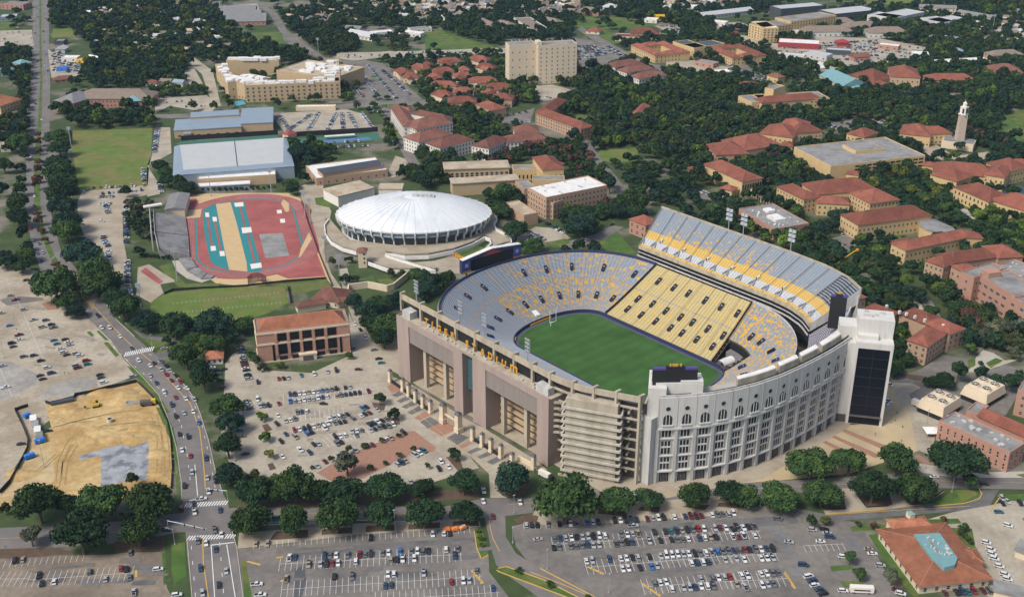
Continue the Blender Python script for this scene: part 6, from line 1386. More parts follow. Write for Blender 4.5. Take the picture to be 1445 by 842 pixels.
mb = MB(); mb.add([pt(-.4, -.4, 11.25), pt(L + .4, -.4, 11.25), pt(L - 9, 10, 12.4), pt(9, 10, 12.4)], [(0, 1, 2, 3)]); mb.add([pt(-.4, -.4, 11.25), pt(9, 10, 12.4), pt(5, D, 12.4), pt(-.4, D, 11.25)], [(0, 1, 2, 3)]); mb.add([pt(L + .4, -.4, 11.25), pt(L + .4, D, 11.25), pt(L - 3, D, 12.4), pt(L - 9, 10, 12.4)], [(0, 1, 2, 3)]); mb.build('sloped_edge', M_METALBLUE, t)
mb = MB(); mb.add([pt(9, 10, 12.38), pt(L - 9, 10, 12.38), pt(L - 3, D, 12.38), pt(5, D, 12.38)], [(0, 1, 2, 3)]); mb.build('roof_deck', M_METALPALE, t)
mb = MB(); mb.bar(pt(L * .53, 10, 12.3), pt(L * .53, D, 12.3), .8, .25); mb.build('roof_seam', M_METALDARK, t)
bld('track_house', 'low tan building with white roof in front of the wide sports hall', 'building', [('Z5', 480, 505, 970, 475, 950, 445, 8, 'flat', dict(rows=0, rm=M_FLATWHITE)), ('Z5', 490, 548, 805, 530, 800, 515, 4.5, 'slab', dict(rows=0, rm=M_FLATWHITE, wall=M_METALBLUE))], M_STUCCO2, M_FLATWHITE)
bld('sports_hall', 'long hall with blue-grey stepped metal roof behind the wide sports hall', 'sports hall', [('Z5', 335, 200, 755, 175, 745, 110, 8, 'slab', dict(rows=1, gap=9, ww=3)), ('Z5', 750, 158, 952, 148, 940, 55, 10, 'slab', dict(rows=0)), ('Z5', 440, 118, 740, 100, 735, 70, 10.5, 'slab', dict(rows=0)), ('Z5', 395, 222, 440, 220, 440, 205, 5, 'slab', dict(rows=0))], M_STUCCO2, M_METALBLUE, over=.4)
bld('red_kiosk', 'tiny red-roofed kiosk between the sports halls and the car lot', 'kiosk', [('Z5', 1012, 215, 1048, 225, 1050, 195, 4, 'hip', dict(rows=0))], M_CREAM, M_REDPAINT)
o = MB(); a, b = ptz('Z5', 380, 260), ptz('Z5', 985, 222); o.bar((a.x, a.y, 0), (b.x, b.y, 0), .3, 5.0); tag(o.build('windscreen_fence', M_BLACK), 'long black windscreen fence behind the wide sports hall', 'fence')
o = MB(); a, b = ptz('F2', 425, 775), ptz('F2', 935, 745); o.bar((a.x, a.y, 0), (b.x, b.y, 0), .3, 5.0); tag(o.build('windscreen_fence', M_BLACK), 'black windscreen fence between the full car lot and tennis courts', 'fence')
o = MB(); a, b = ptz('F2', 635, 790), ptz('F2', 805, 778); o.bar((a.x, a.y, 3), (b.x, b.y, 3), 4, .6); tag(o.build('court_canopy', M_FLATWHITE), 'long white shade canopy beside the tennis courts', 'canopy')
bld('brick_mansion_block', 'brick terrace with grey mansard roofs beyond the trees by the avenue', 'building', [('F1', 305, 570, 415, 585, 410, 520, 10, 'hip', dict(rows=2, rm=M_GREYSH)), ('F1', 420, 560, 850, 560, 840, 520, 10, 'hip', dict(rows=2, rm=M_BROWNSH)), ('F1', 710, 575, 800, 570, 795, 545, 9, 'hip', dict(rows=1, rm=M_COPPER))], M_BRICK, M_BROWNSH)
bld('yellow_roof_house', 'cream house block with salmon tile roof at the left edge', 'building', [('F1', 0, 600, 120, 560, 100, 480, 9, 'hip', dict(rows=2))], M_STUCCO, M_ORTILE)
bld('brown_flats', 'row of long brown flats with parallel grey roofs at the top', 'building', [('F2', 75, 125, 300, 120, 270, 95, 6, 'gable', dict(rows=1, gap=7)), ('F2', 60, 95, 270, 92, 255, 72, 6, 'gable', dict(rows=0)), ('F2', 45, 65, 240, 62, 225, 45, 6, 'gable', dict(rows=0))], M_BRICK, M_GREYSH)
FARB = [
 ('F4', 580, 150, 660, 195, 22, 19, 'flat', M_STUCCO, M_FLATWHITE, 'yellow and white end of the striped apartment block, upper right'),
 ('F4', 660, 190, 850, 165, 30, 19, 'flat', M_STUCCO, M_FLATGREY, 'yellow and grey striped apartment block nearest the red halls'),
 ('F4', 850, 150, 1155, 110, 34, 19, 'flat', M_STUCCO, M_FLATGREY, 'longest yellow striped apartment block at upper right'),
 ('F4', 780, 65, 1080, 40, 30, 14, 'flat', M_METALDARK, M_METALPALE, 'dark walled apartment deck behind the striped blocks'),
 ('F4', 1150, 100, 1443, 70, 40, 12, 'flat', M_METALDARK, M_METALPALE, 'dark low apartment deck right of the striped blocks'),
 ('F5', 380, 105, 560, 130, 34, 12, 'flat', M_STADWHITE, M_METALPALE, 'square grey apartment court at the far upper right'),
 ('F5', 560, 128, 770, 85, 34, 12, 'flat', M_STADGREY, M_METALPALE, 'grey apartment wing beside the far square court'),
 ('F5', 740, 125, 890, 160, 30, 12, 'flat', M_STADWHITE, M_METALPALE, 'white and grey apartment court in front of the cream terraces'),
 ('F5', 890, 158, 1060, 130, 30, 12, 'flat', M_STADGREY, M_METALPALE, 'grey end of the apartment court by the dark trees'),
 ('F5', 735, 50, 985, 60, 14, 9, 'gable', M_CREAM, M_GREYSH, 'cream terrace of gabled houses far upper right'),
 ('F5', 985, 85, 1215, 125, 14, 9, 'gable', M_CREAM, M_GREYSH, 'cream terrace of gabled houses right of the far apartment courts'),
 ('F5', -60, 220, 290, 215, 26, 7, 'hip', M_STADWHITE, M_BROWNSH, 'low brown-roofed flats in front of the striped blocks'),
 ('F5', 110, 160, 300, 150, 22, 7, 'hip', M_STADWHITE, M_BROWNSH, 'low brown-roofed flats behind the longest brown-roofed row'),
 ('F5', 240, 190, 480, 180, 24, 7, 'hip', M_STADWHITE, M_BROWNSH, 'low brown-roofed flats in the middle of the row'),
 ('F5', 390, 225, 665, 225, 26, 7, 'hip', M_STADWHITE, M_BROWNSH, 'longest low brown-roofed flats at the right of the row'),
 ('F4', 760, 290, 1040, 305, 28, 7, 'flat', M_REDPAINT, M_FLATWHITE, 'store with bright white flat roof and red front'),
 ('F4', 820, 205, 990, 225, 16, 7, 'flat', M_WALLWHITE, M_METALPALE, 'grey roofed shop with red corner below the striped blocks'),
 ('F4', 1165, 290, 1245, 290, 14, 6, 'hip', M_REDPAINT, M_REDPAINT, 'small bright red roofed restaurant'),
 ('F4', 600, 240, 690, 245, 14, 6, 'hip', M_BRICK, M_COPPER, 'small building with teal roof by the road'),
 ('F4', 405, 222, 490, 222, 12, 5, 'flat', M_REDPAINT, M_BRTILE, 'small dark red roofed shop beside the trees'),
 ('F4', 685, 510, 760, 530, 12, 7, 'hip', M_STUCCO, M_BRTILE, 'bright yellow house with brown roof by the grove'),
 ('F4', 190, 420, 320, 440, 16, 5, 'flat', M_BRICK, M_FLATGREY, 'low brick block with grey roof beside the grove'),
 ('F4', 270, 500, 440, 490, 14, 4, 'flat', M_WALLWHITE, M_FLATWHITE, 'low white roofed block at the edge of the grove'),
 ('F4', 500, 585, 640, 590, 16, 6, 'hip', M_BRICK, M_REDTILE, 'low red-roofed hall just behind the square tower block'),
 ('F4', 985, 450, 1050, 470, 14, 6, 'flat', M_WALLWHITE, M_FLATWHITE, 'white fronted shop with orange awning behind the teal barn'),
 ('F4', 1050, 490, 1140, 495, 12, 6, 'flat', M_STUCCO, M_FLATGREY, 'tan shop directly behind the teal barn'),
 ('F4', 740, 380, 930, 395, 18, 6, 'flat', M_WALLWHITE, M_METALPALE, 'long pale roofed shop row in the middle of the strip'),
 ('F4', 930, 360, 1090, 385, 18, 6, 'flat', M_METALPALE, M_METALPALE, 'pale roofed shop at the right of the strip row'),
 ('F5', 100, 340, 270, 350, 16, 6, 'flat', M_METALDARK, M_METALPALE, 'dark fronted shop with pale roof in the strip'),
 ('F5', 450, 305, 590, 320, 16, 5, 'flat', M_BRICK, M_FLATWHITE, 'white roofed shop with brown front right of the red restaurant'),
 ('F5', 690, 370, 800, 375, 18, 7, 'flat', M_WALLWHITE, M_FLATWHITE, 'white box store beside the dark car lot'),
 ('F5', 520, 420, 690, 415, 14, 5, 'flat', M_METALDARK, M_METALDARK, 'long dark roofed shed among cars'),
 ('F5', 455, 430, 525, 440, 14, 8, 'flat', M_WALLWHITE, M_FLATWHITE, 'white cube shop left of the long dark shed'),
 ('F5', 290, 390, 400, 385, 14, 6, 'gable', M_BRICK, M_BRTILE, 'brown roofed restaurant in the shopping strip'),
 ('F5', 0, 440, 90, 455, 14, 6, 'hip', M_WALLWHITE, M_METALPALE, 'white hipped shop left of the teal shed'),
 ('F5', 850, 430, 1210, 410, 16, 6, 'flat', M_WALLWHITE, M_FLATWHITE, 'long white roofed row under the far right trees'),
 ('F5', 1230, 380, 1443, 370, 20, 8, 'hip', M_BRICKTAN, M_BROWNSH, 'large tan house group at the far right edge'),
 ('F5', 800, 255, 890, 260, 12, 6, 'hip', M_BRICK, M_BROWNSH, 'brown house between two white houses in the far trees'),
 ('F5', 900, 260, 985, 270, 12, 6, 'gable', M_WALLWHITE, M_GREYSH, 'white gabled house in the far trees'),
 ('F5', 950, 345, 1030, 350, 12, 5, 'hip', M_METALPALE, M_METALBLUE, 'blue-grey roofed house in the far trees'),
 ('F4', 170, 60, 280, 60, 30, 6, 'flat', M_WALLWHITE, M_FLATWHITE, 'white warehouse at the top behind the round trees'),
 ('F4', 250, 110, 590, 70, 16, 6, 'gable', M_METALPALE, M_METALPALE, 'long pale metal warehouse at the top'),
 ('F4', 500, 42, 600, 40, 14, 5, 'flat', M_REDPAINT, M_BRTILE, 'red fronted shed behind the long metal warehouse'),
 ('F4', 300, 150, 400, 160, 16, 5, 'flat', M_WALLWHITE, M_FLATWHITE, 'small white store in front of the long metal warehouse'),
 ('F4', 40, 80, 160, 85, 16, 4, 'gable', M_WALLWHITE, M_GREYSH, 'low pale shed at the top left of the strip'),
 ('F4', 45, 285, 190, 335, 24, 13, 'flat', M_STUCCO, M_METALDARK, 'yellow end wall between the two red quadrangle halls'),
 ('F4', 190, 330, 400, 300, 26, 13, 'flat', M_STUCCO, M_METALDARK, 'yellow hall with dark flat roof between the red quadrangles'),
 ('F3', 1160, 190, 1320, 195, 26, 8, 'hip', M_STUCCO2, M_REDTILE, 'tan church hall with red roof beside the cemetery'),
 ('F3', 1075, 210, 1210, 215, 22, 6, 'flat', M_CREAM, M_REDTILE, 'low cream church wing with red roof edge'),
 ('F3', 910, 175, 985, 182, 16, 4, 'hip', M_CREAM, M_REDTILE, 'small red-roofed pavilion by the cemetery lawn'),
 ('F3', 500, 105, 590, 165, 26, 8, 'flat', M_WALLWHITE, M_BROWNSH, 'white and brown flats above the tower block'),
 ('F3', 260, 110, 360, 150, 18, 6, 'hip', M_BRICKTAN, M_BROWNSH, 'brown-roofed flats left of the white and brown flats'),
 ('F3', 380, 130, 470, 150, 18, 6, 'hip', M_BRICKTAN, M_BROWNSH, 'brown-roofed flats between trees above the village'),
 ('F3', 640, 110, 740, 130, 16, 6, 'hip', M_BRICK, M_BROWNSH, 'brown-roofed flats beside the cemetery trees'),
 ('F3', 860, 60, 980, 70, 20, 6, 'hip', M_BRICK, M_BROWNSH, 'brown hall behind the cemetery'),
 ('F3', 1300, 95, 1370, 95, 14, 6, 'flat', M_MACHYEL, M_MACHYEL, 'bright yellow store at the top centre'),
 ('F3', 1060, 15, 1110, 15, 12, 5, 'flat', M_MACHYEL, M_MACHYEL, 'tiny yellow shop at the very top'),
 ('F3', 1000, 40, 1080, 45, 18, 6, 'hip', M_WALLWHITE, M_METALPALE, 'white roofed building at the top behind the cemetery'),
 ('F3', 1240, 110, 1310, 115, 14, 5, 'flat', M_WALLWHITE, M_FLATWHITE, 'white shop next to the bright yellow store'),
 ('F2', 755, 190, 900, 215, 20, 5, 'gable', M_WALLWHITE, M_METALPALE, 'grey roofed school wing nearest the meadow'),
 ('F2', 745, 165, 830, 170, 16, 5, 'gable', M_WALLWHITE, M_GREYSH, 'short school wing at the left of the meadow'),
 ('F2', 905, 190, 1020, 180, 14, 5, 'flat', M_WALLWHITE, M_FLATWHITE, 'white roofed school wing in the middle'),
 ('F2', 1030, 180, 1175, 195, 14, 5, 'flat', M_WALLWHITE, M_FLATWHITE, 'white roofed school wing with blue edge'),
 ('F2', 1120, 170, 1240, 160, 14, 5, 'flat', M_WALLWHITE, M_GREYSH, 'grey school wing at the right of the meadow'),
 ('F2', 745, 110, 810, 125, 16, 6, 'flat', M_BRICKTAN, M_FLATTAN, 'tan block above the school by the street'),
 ('F1', 0, 100, 95, 95, 22, 6, 'flat', M_METALBLUE, M_METALPALE, 'pale blue roofed store at the upper left edge'),
 ('F1', 0, 25, 130, 30, 24, 8, 'flat', M_BRICK, M_GREYSH, 'dark brick block in the upper left corner'),
 ('F1', 0, 405, 75, 400, 16, 7, 'hip', M_COPPER, M_COPPER, 'pale green roofed house at the left edge'),
 ('F1', 70, 355, 115, 365, 16, 8, 'hip', M_CREAM, M_COPPER, 'green gabled house among trees left of the avenue'),
 ('F1', 345, 330, 435, 330, 14, 5, 'flat', M_WALLWHITE, M_FLATWHITE, 'white box shop right of the avenue'),
 ('F1', 310, 280, 365, 280, 14, 5, 'gable', M_METALPALE, M_METALPALE, 'pale gabled workshop right of the avenue'),
 ('F1', 305, 235, 360, 235, 14, 5, 'flat', M_METALDARK, M_FLATGREY, 'dark shed right of the avenue'),
 ('F1', 490, 325, 540, 335, 10, 6, 'gable', M_WALLWHITE, M_FLATWHITE, 'white gabled house behind the yellow shop'),
 ('F1', 430, 340, 470, 342, 8, 4, 'flat', M_MACHYEL, M_MACHYEL, 'small yellow shop behind the avenue lot'),
 ('F1', 318, 388, 378, 388, 8, 4, 'flat', M_BLUE, M_BLUE, 'small blue canopy building in the avenue lot'),
 ('F1', 305, 455, 410, 445, 12, 4, 'hip', M_BRICK, M_BRTILE, 'dark red roofed diner right of the avenue'),
 ('F1', 820, 465, 885, 475, 10, 5, 'hip', M_WALLWHITE, M_BRTILE, 'brown-roofed cottage at the edge of the wood'),
 ('F1', 975, 465, 1030, 470, 10, 5, 'gable', M_WALLWHITE, M_METALBLUE, 'blue-roofed white cottage at the edge of the wood'),
 ('F1', 900, 460, 960, 465, 10, 5, 'gable', M_WALLWHITE, M_BROWNSH, 'grey-brown cottage between two cottages at the wood edge'),
 ('F1', 460, 75, 520, 75, 12, 5, 'gable', M_WALLWHITE, M_FLATWHITE, 'white roofed shed in the far left wood'),
 ('F1', 520, 240, 580, 240, 12, 5, 'flat', M_WALLWHITE, M_FLATWHITE, 'white roofed workshop by the far left wood'),
 ('F1', 1095, 160, 1200, 185, 12, 5, 'gable', M_WALLWHITE, M_METALPALE, 'pale roofed house deep in the far wood'),
 ('F1', 0, 830, 55, 825, 14, 6, 'flat', M_CREAM, M_FLATTAN, 'tan flat-roofed block at the left edge below the green trees'),
]
for (f, ax, ay, bx, by, dp, h, rf, wl_, rm_, lb) in FARB:
 rows = 5 if h > 15 else (2 if h > 7.5 else 1)
 bld('far_building' if 'house' not in lb and 'cottage' not in lb else 'house', lb, 'building' if 'house' not in lb and 'cottage' not in lb else 'house', [(f, ax, ay, bx, by, dp, None, h, rf, dict(rows=rows, gap=5.2 if h > 15 else 7.0, ww=2.2, wh=1.8))], wl_, rm_)
def quad_hall(lb, f, A, B, C, h):
 R = rectf(Q(f, *A), Q(f, *B), Q(f, *C), h); c = sum(R, Vector((0, 0, 0))) / 4; t = thing('quadrangle_hall', lb, 'building', (c.x, c.y, 0)); W_ = 13
 a, b, c_, d = R; u = (b - a).normalized(); v = (d - a).normalized()
 wing(t, [a, b, b + v * W_, a + v * W_], h, 'hip', M_STUCCO, M_REDTILE, rows=2, gap=5, wh=2.4)
 wing(t, [d - v * W_, c_ - v * W_, c_, d], h, 'hip', M_STUCCO, M_REDTILE, rows=0)
 wing(t, [a + v * W_, a + v * W_ + u * W_, d + u * W_ - v * W_, d - v * W_], h, 'hip', M_STUCCO, M_REDTILE, rows=2, gap=5)
 wing(t, [b - u * W_ + v * W_, b + v * W_, c_ - v * W_, c_ - u * W_ - v * W_], h, 'hip', M_STUCCO, M_REDTILE, rows=2, gap=5); occ(R)
quad_hall('red-roofed quadrangle of yellow flats beside the church lawn', 'F3', (1165, 255), (1300, 315), (1480, 290), 10)
quad_hall('red-roofed quadrangle of yellow flats right of the yellow end wall', 'F4', (280, 325), (450, 395), (680, 375), 10)
HG = [0]
def cottage_meshes():
 out = []
 for wm, rm_ in ((M_WALLWHITE, M_GREYSH), (M_CREAM, M_BROWNSH), (M_WALLWHITE, M_METALPALE), (M_BRICK, M_FLATTAN), (M_METALPALE, M_BROWNSH)):
  a = MB(); a.box((0, 0, 0), (13, 9, 4.2)); a.box((3, -5, 0), (5, 3, 4.0)); w_ = a.mesh('wall', wm)
  b = MB(); E = [(-7, -5, 4.2), (7, -5, 4.2), (7, 5, 4.2), (-7, 5, 4.2), (-7, 0, 7), (7, 0, 7)]; b.add(E, [(0, 1, 5, 4), (2, 3, 4, 5), (1, 2, 5), (3, 0, 4), (3, 2, 1, 0)])
  b.add([(.2, -6.9, 4.1), (5.8, -6.9, 4.1), (3, -6.9, 6), (.2, -1, 4.1), (5.8, -1, 4.1), (3, -1, 6)], [(0, 2, 5, 3), (2, 1, 4, 5), (0, 1, 2)]); r_ = b.mesh('roof', rm_)
  out.append((w_, r_))
 return out
CM = cottage_meshes()
COTS = []
def cots(spec, n, where):
 P = [(p.x, p.y) for p in (at(q) for q in fpts(spec))]; A = np.array(P); lo, hi = A.min(0), A.max(0); k = 0; tries = 0
 while k < n and tries < n * 60:
  tries += 1; x, y = random.uniform(lo[0], hi[0]), random.uniform(lo[1], hi[1])
  if not inside(A, x, y) or not free(x, y, 8): continue
  COTS.append((x, y, where)); occ([(x - 8, y - 8), (x + 8, y - 8), (x + 8, y + 8), (x - 8, y + 8)]); k += 1
cots('F1 470 40 1240 0 1400 330 1050 330 560 250 480 120', 62, 'in the big wood at upper left')
cots('F2 380 60 830 20 830 90 600 170 420 100', 28, 'in the wood above the apartment block')
cots('F2 900 0 1443 0 1443 110 1200 130 900 80', 52, 'in the suburb at the top centre')
cots('F3 0 0 420 0 380 80 0 80', 33, 'in the suburb above the village')
cots('F3 480 0 860 0 860 90 600 90', 38, 'in the suburb above the cemetery')
cots('F5 1010 160 1443 80 1443 330 1200 300 1050 330', 33, 'in the far right trees')
cots('F4 0 0 480 0 480 40 0 70', 28, 'at the shopping strip top edge')
CN = ['white with grey roof', 'cream with brown roof', 'white with pale roof', 'brick with tan roof', 'pale with brown roof']
ORD = ['first', 'second', 'third', 'fourth', 'fifth', 'sixth', 'seventh', 'eighth', 'ninth', 'tenth', 'eleventh', 'twelfth', 'thirteenth', 'fourteenth', 'fifteenth', 'sixteenth', 'seventeenth', 'eighteenth', 'nineteenth', 'twentieth']
def ordn(i):
 if i < 20: return ORD[i]
 tens = ['', '', 'twenty', 'thirty', 'forty', 'fifty', 'sixty', 'seventy', 'eighty', 'ninety'][(i + 1) // 10]; r_ = (i + 1) % 10
 return tens + '-' + ORD[r_ - 1] if r_ else {'twenty': 'twentieth', 'thirty': 'thirtieth', 'forty': 'fortieth', 'fifty': 'fiftieth', 'sixty': 'sixtieth', 'seventy': 'seventieth', 'eighty': 'eightieth', 'ninety': 'ninetieth'}[tens]
cc = {}
COTS = [(x, y, w_, random.randrange(5)) for x, y, w_ in COTS]
COTS.sort(key=lambda c: pix((c[0], c[1], 0))[0])
for x, y, w_, k in COTS:
 i = cc.get((w_, k), 0); cc[(w_, k)] = i + 1
 t = thing('cottage', 'small house, %s, %s, %s from left' % (CN[k], w_, ordn(i)), 'house', (x, y, 0), random.uniform(0, 3.14), 'small houses in the wooded suburbs')
 local('wall', CM[k][0], t); local('roof', CM[k][1], t)
def leafmat(name, c, var=0.45):
 c = (c[0] * .92, c[1] * .95, c[2] * .98)
 return mat(name, c, 0.9, var, 0.28, c2=(c[0] * 1.9, c[1] * 1.6, c[2] * 1.15), c2scale=0.16, c2lo=0.48, c2hi=0.64, spec=0.15, rnd=0.3, detail=3)
LEAF = {'dark': leafmat('oak_leaves', (0.021, 0.047, 0.021)), 'mid': leafmat('green_leaves', (0.034, 0.067, 0.022)), 'teal': leafmat('bluish_leaves', (0.019, 0.046, 0.031)),
  'bright': leafmat('bright_leaves', (0.075, 0.125, 0.025)), 'yellow': leafmat('yellow_green_leaves', (0.10, 0.125, 0.028)), 'red': leafmat('crape_leaves', (0.105, 0.056, 0.045)),
  'olive': leafmat('olive_leaves', (0.05, 0.066, 0.026)), 'grey': leafmat('grey_green_leaves', (0.085, 0.10, 0.065))}
M_BARK = mat('bark', (0.11, 0.085, 0.065), 0.95, 0.2, 1.5)
def crown_geo(seed, nl, nleaf, leaf, flat=0.62, cone=False, spread=0.62):
 rg = np.random.default_rng(seed)
 lobes = []
 for i in range(nl):
  if cone: f = (i + .5) / nl; z = 0.25 + 1.9 * f; rr = 0.62 * (1 - f) + 0.10; a = rg.uniform(0, 6.28); lobes.append((np.array([math.cos(a) * rr * .35, math.sin(a) * rr * .35, z]), rr * .8))
  else:
   a = i * 2.399 + rg.uniform(-.5, .5); rad = spread * math.sqrt((i + .3) / nl) * rg.uniform(.8, 1.12)
   lobes.append((np.array([math.cos(a) * rad, math.sin(a) * rad, 0.55 + (flat * (1 - 0.9 * rad * rad)) * rg.uniform(.42, 1.08)]), rg.uniform(.17, .40)))
 V = []; F = []
 wts = np.array([l[1] ** 2 for l in lobes]); wts /= wts.sum()
 idx = rg.choice(len(lobes), nleaf, p=wts)
 for li in idx:
  c, r = lobes[li]; d = rg.normal(size=3); d[2] = d[2] * .9 + .25; d /= np.linalg.norm(d)
  p = c + d * r * rg.uniform(.72, 1.12) * np.array([1, 1, .82]); nrm = d + rg.normal(size=3) * .55; nrm /= np.linalg.norm(nrm)
  u = np.cross(nrm, rg.normal(size=3)); u /= np.linalg.norm(u); w = np.cross(nrm, u); s = leaf * rg.uniform(.55, 1.35)
  o = len(V); V += [p - u * s - w * s * .7, p + u * s * .9 - w * s, p + u * s + w * s * .8, p - u * s * .8 + w * s]; F.append((o, o + 1, o + 2, o + 3))
 oc = [(1, 0, 0), (0, 1, 0), (-1, 0, 0), (0, -1, 0), (0, 0, 1), (0, 0, -1)]; of = [(0, 1, 4), (1, 2, 4), (2, 3, 4), (3, 0, 4), (1, 0, 5), (2, 1, 5), (3, 2, 5), (0, 3, 5)]
 for c, r in lobes:
  o = len(V); V += [c + np.array(q) * r * .66 * np.array([1, 1, .85]) for q in oc]; F += [tuple(o + i for i in f) for f in of]
 return np.array(V), F
def geo_mesh(name, V, F, m):
 me = bpy.data.meshes.new(name); me.from_pydata(V.tolist(), [], F); me.materials.append(m); me.update(); return me
NEAR = {}
GEO_OAK = [crown_geo(11 + i, 34, 4600, .040, spread=.72) for i in range(4)]
GEO_RND = [crown_geo(31 + i, 15, 1700, .062, flat=.95, spread=.5) for i in range(3)]
GEO_CON = [crown_geo(51 + i, 9, 700, .07, cone=True) for i in range(2)]
GEO_FAR = [crown_geo(71 + i, 9, 300, .115, flat=.8) for i in range(6)]
def trunk_geo(h=0.75, limbs=True):
 m = MB(); m.tube((0, 0, -.02), (0, 0, h * .6), .075, 8, .055)
 if limbs:
  for a in (0.3, 2.2, 4.1, 5.3): m.tube((0, 0, h * .5), (.42 * math.cos(a), .42 * math.sin(a), h * 1.15), .045, 6, .018)
 else: m.tube((0, 0, h * .6), (0, 0, h * 1.6), .055, 6, .02)
 return m
ME_TR = trunk_geo().mesh('trunk', M_BARK); ME_TRC = trunk_geo(.6, False).mesh('trunk', M_BARK)
TREES = []     # x, y, r, form, leaf, where
def tree(f, pts, form='oak', leaf=None, where='', hf=.85):
 for i in range(0, len(pts), 3):
  x, y, rp = pts[i:i + 3]; q = Q(f, x, y); r = rp / FR[f][2] * mpp(q); p = at(q, hf * r)
  TREES.append((p.x, p.y, r, form, leaf or random.choice(('dark', 'dark', 'mid', 'mid', 'teal')), where)); occ([(p.x - r * .5, p.y - r * .5), (p.x + r * .5, p.y - r * .5), (p.x + r * .5, p.y + r * .5), (p.x - r * .5, p.y + r * .5)])
def trow(spec, sp, r, form='oak', leaf=None, where='', jit=.15):
 P = [at(p, .85 * r) for p in fpts(spec)]; L = [(P[i + 1] - P[i]).length for i in range(len(P) - 1)]; T = sum(L); n = max(1, int(T / sp)); 
 for k in range(n + 1):
  s = T * k / n; i = 0
  while i < len(L) - 1 and s > L[i]: s -= L[i]; i += 1
  p = P[i].lerp(P[i + 1], min(1, s / L[i])); rr = r * random.uniform(1 - jit, 1 + jit)
  TREES.append((p.x + random.uniform(-1, 1), p.y + random.uniform(-1, 1), rr, form, leaf or random.choice(('dark', 'dark', 'mid', 'teal')), where)); occ([(p.x - r * .5, p.y - r * .5), (p.x + r * .5, p.y - r * .5), (p.x + r * .5, p.y + r * .5), (p.x - r * .5, p.y + r * .5)])
def tarea(spec, n, r0, r1, where='', leaves=('dark', 'dark', 'dark', 'mid', 'mid', 'teal', 'olive', 'bright'), form=None, sep=.52, marg=.4):
 n = int(n * 1.7)
 A = np.array([(p.x, p.y) for p in (at(q, 6) for q in fpts(spec))]); lo, hi = A.min(0), A.max(0); mine = []; tries = 0
 near = [(t[0], t[1], t[2]) for t in TREES if lo[0] - 12 < t[0] < hi[0] + 12 and lo[1] - 12 < t[1] < hi[1] + 12]
 while len(mine) < n and tries < n * 16:
  tries += 1; x, y = random.uniform(lo[0], hi[0]), random.uniform(lo[1], hi[1])
  if not inside(A, x, y): continue
  r = random.uniform(r0, r1)
  if not free(x, y, r * marg): continue
  if any((x - a) ** 2 + (y - b) ** 2 < ((r + c) * sep) ** 2 for a, b, c in near): continue
  near.append((x, y, r)); mine.append(1); TREES.append((x, y, r, form or random.choice(('oak', 'round', 'round')), random.choice(leaves), where))
tree('G6', (95, 250, 112, 240, 225, 100, 345, 220, 120, 475, 250, 80, 620, 225, 128, 855, 205, 118, 1068, 218, 78, 1298, 200, 92), where='in the upper row along the south drive')
tree('G6', (90, 402, 118, 338, 415, 102, 578, 385, 130, 830, 372, 108, 1075, 365, 118, 1310, 345, 105), where='in the lower row along the south drive')
tree('G7', (170, 175, 112, 480, 300, 165, 762, 290, 112, 955, 280, 90, 1205, 268, 98, 1400, 250, 92), where='in front of the ramp tower and curved front')
tree('G8', (60, 222, 88, 245, 228, 98, 400, 70, 112, 455, 205, 108, 590, 65, 92, 705, 190, 108, 820, 62, 102, 910, 190, 108), where='along the south drive by the plaza')
tree('G8', (1120, 55, 142), where='before the long brick block')
tree('G8', (1180, 165, 52), 'round', 'mid', 'on the round verge beside the drive')
tree('G8', (398, 362, 32, 590, 545, 42, 640, 622, 44, 630, 372, 20, 1150, 388, 30), 'round', 'mid', 'on the islands around the station')
tree('G8', (470, 355, 40), 'round', 'yellow', 'beside the station car park entrance'); tree('G8', (795, 640, 50), 'round', 'grey', 'on the lawn strip of the station')
tree('G8', (1050, 352, 20, 705, 385, 20), 'round', 'red', 'on the lawn beside the station roof')
tree('G7', (205, 690, 28, 385, 765, 28, 600, 840, 22), 'round', 'mid', 'on the green median of the curved road')
tree('G6', (1378, 465, 18, 1390, 510, 20, 1400, 545, 18), 'round', 'bright', 'on the small green island beside the curved road')
tree('G3', (35, 350, 36), 'round', 'olive', 'at the left edge of the sand site')
tree('G3', (215, 322, 140, 395, 330, 80, 550, 300, 148, 850, 292, 138), where='along the lower edge of the sand site')
tree('G3', (750, 192, 44), 'round', 'olive', 'by the brick pad at the sand site')
tree('G3', (780, 470, 120, 455, 490, 150), where='between the side road and the tan lot'); tree('G3', (175, 500, 78), 'round', 'grey', 'beside the side road, thin crown')
tree('G5', (80, 205, 92, 95, 305, 82, 85, 440, 92, 95, 600, 88), where='in the strip left of the centre lot')
tree('G1', (1050, 535, 95, 1220, 450, 85, 1150, 660, 92, 1120, 600, 60), where='around the small guard hut')
tree('G5', (275, 262, 42, 300, 385, 40), 'round', 'bright', 'on the left islands of the centre lot'); tree('G5', (322, 482, 38), 'round', 'yellow', 'on the left islands of the centre lot')
tree('G5', (945, 172, 46, 1030, 260, 42, 1365, 488, 42), 'round', 'dark', 'on the right islands of the centre lot')
tree('G5', (760, 545, 82), 'round', 'grey', 'at the lower edge of the centre lot'); tree('G5', (350, 612, 28), 'round', 'yellow', 'at the lower edge of the centre lot'); tree('G5', (245, 605, 34), 'round', 'olive', 'at the lower left corner of the centre lot')
tree('G5', (460, 555, 16, 565, 550, 17, 665, 510, 21, 767, 460, 25, 862, 425, 26, 957, 395, 24, 1047, 372, 19, 1137, 445, 20, 1057, 480, 25, 976, 525, 19, 892, 555, 22, 1215, 550, 18), 'conifer', 'olive', 'along the brick island of the centre lot', hf=1.1)
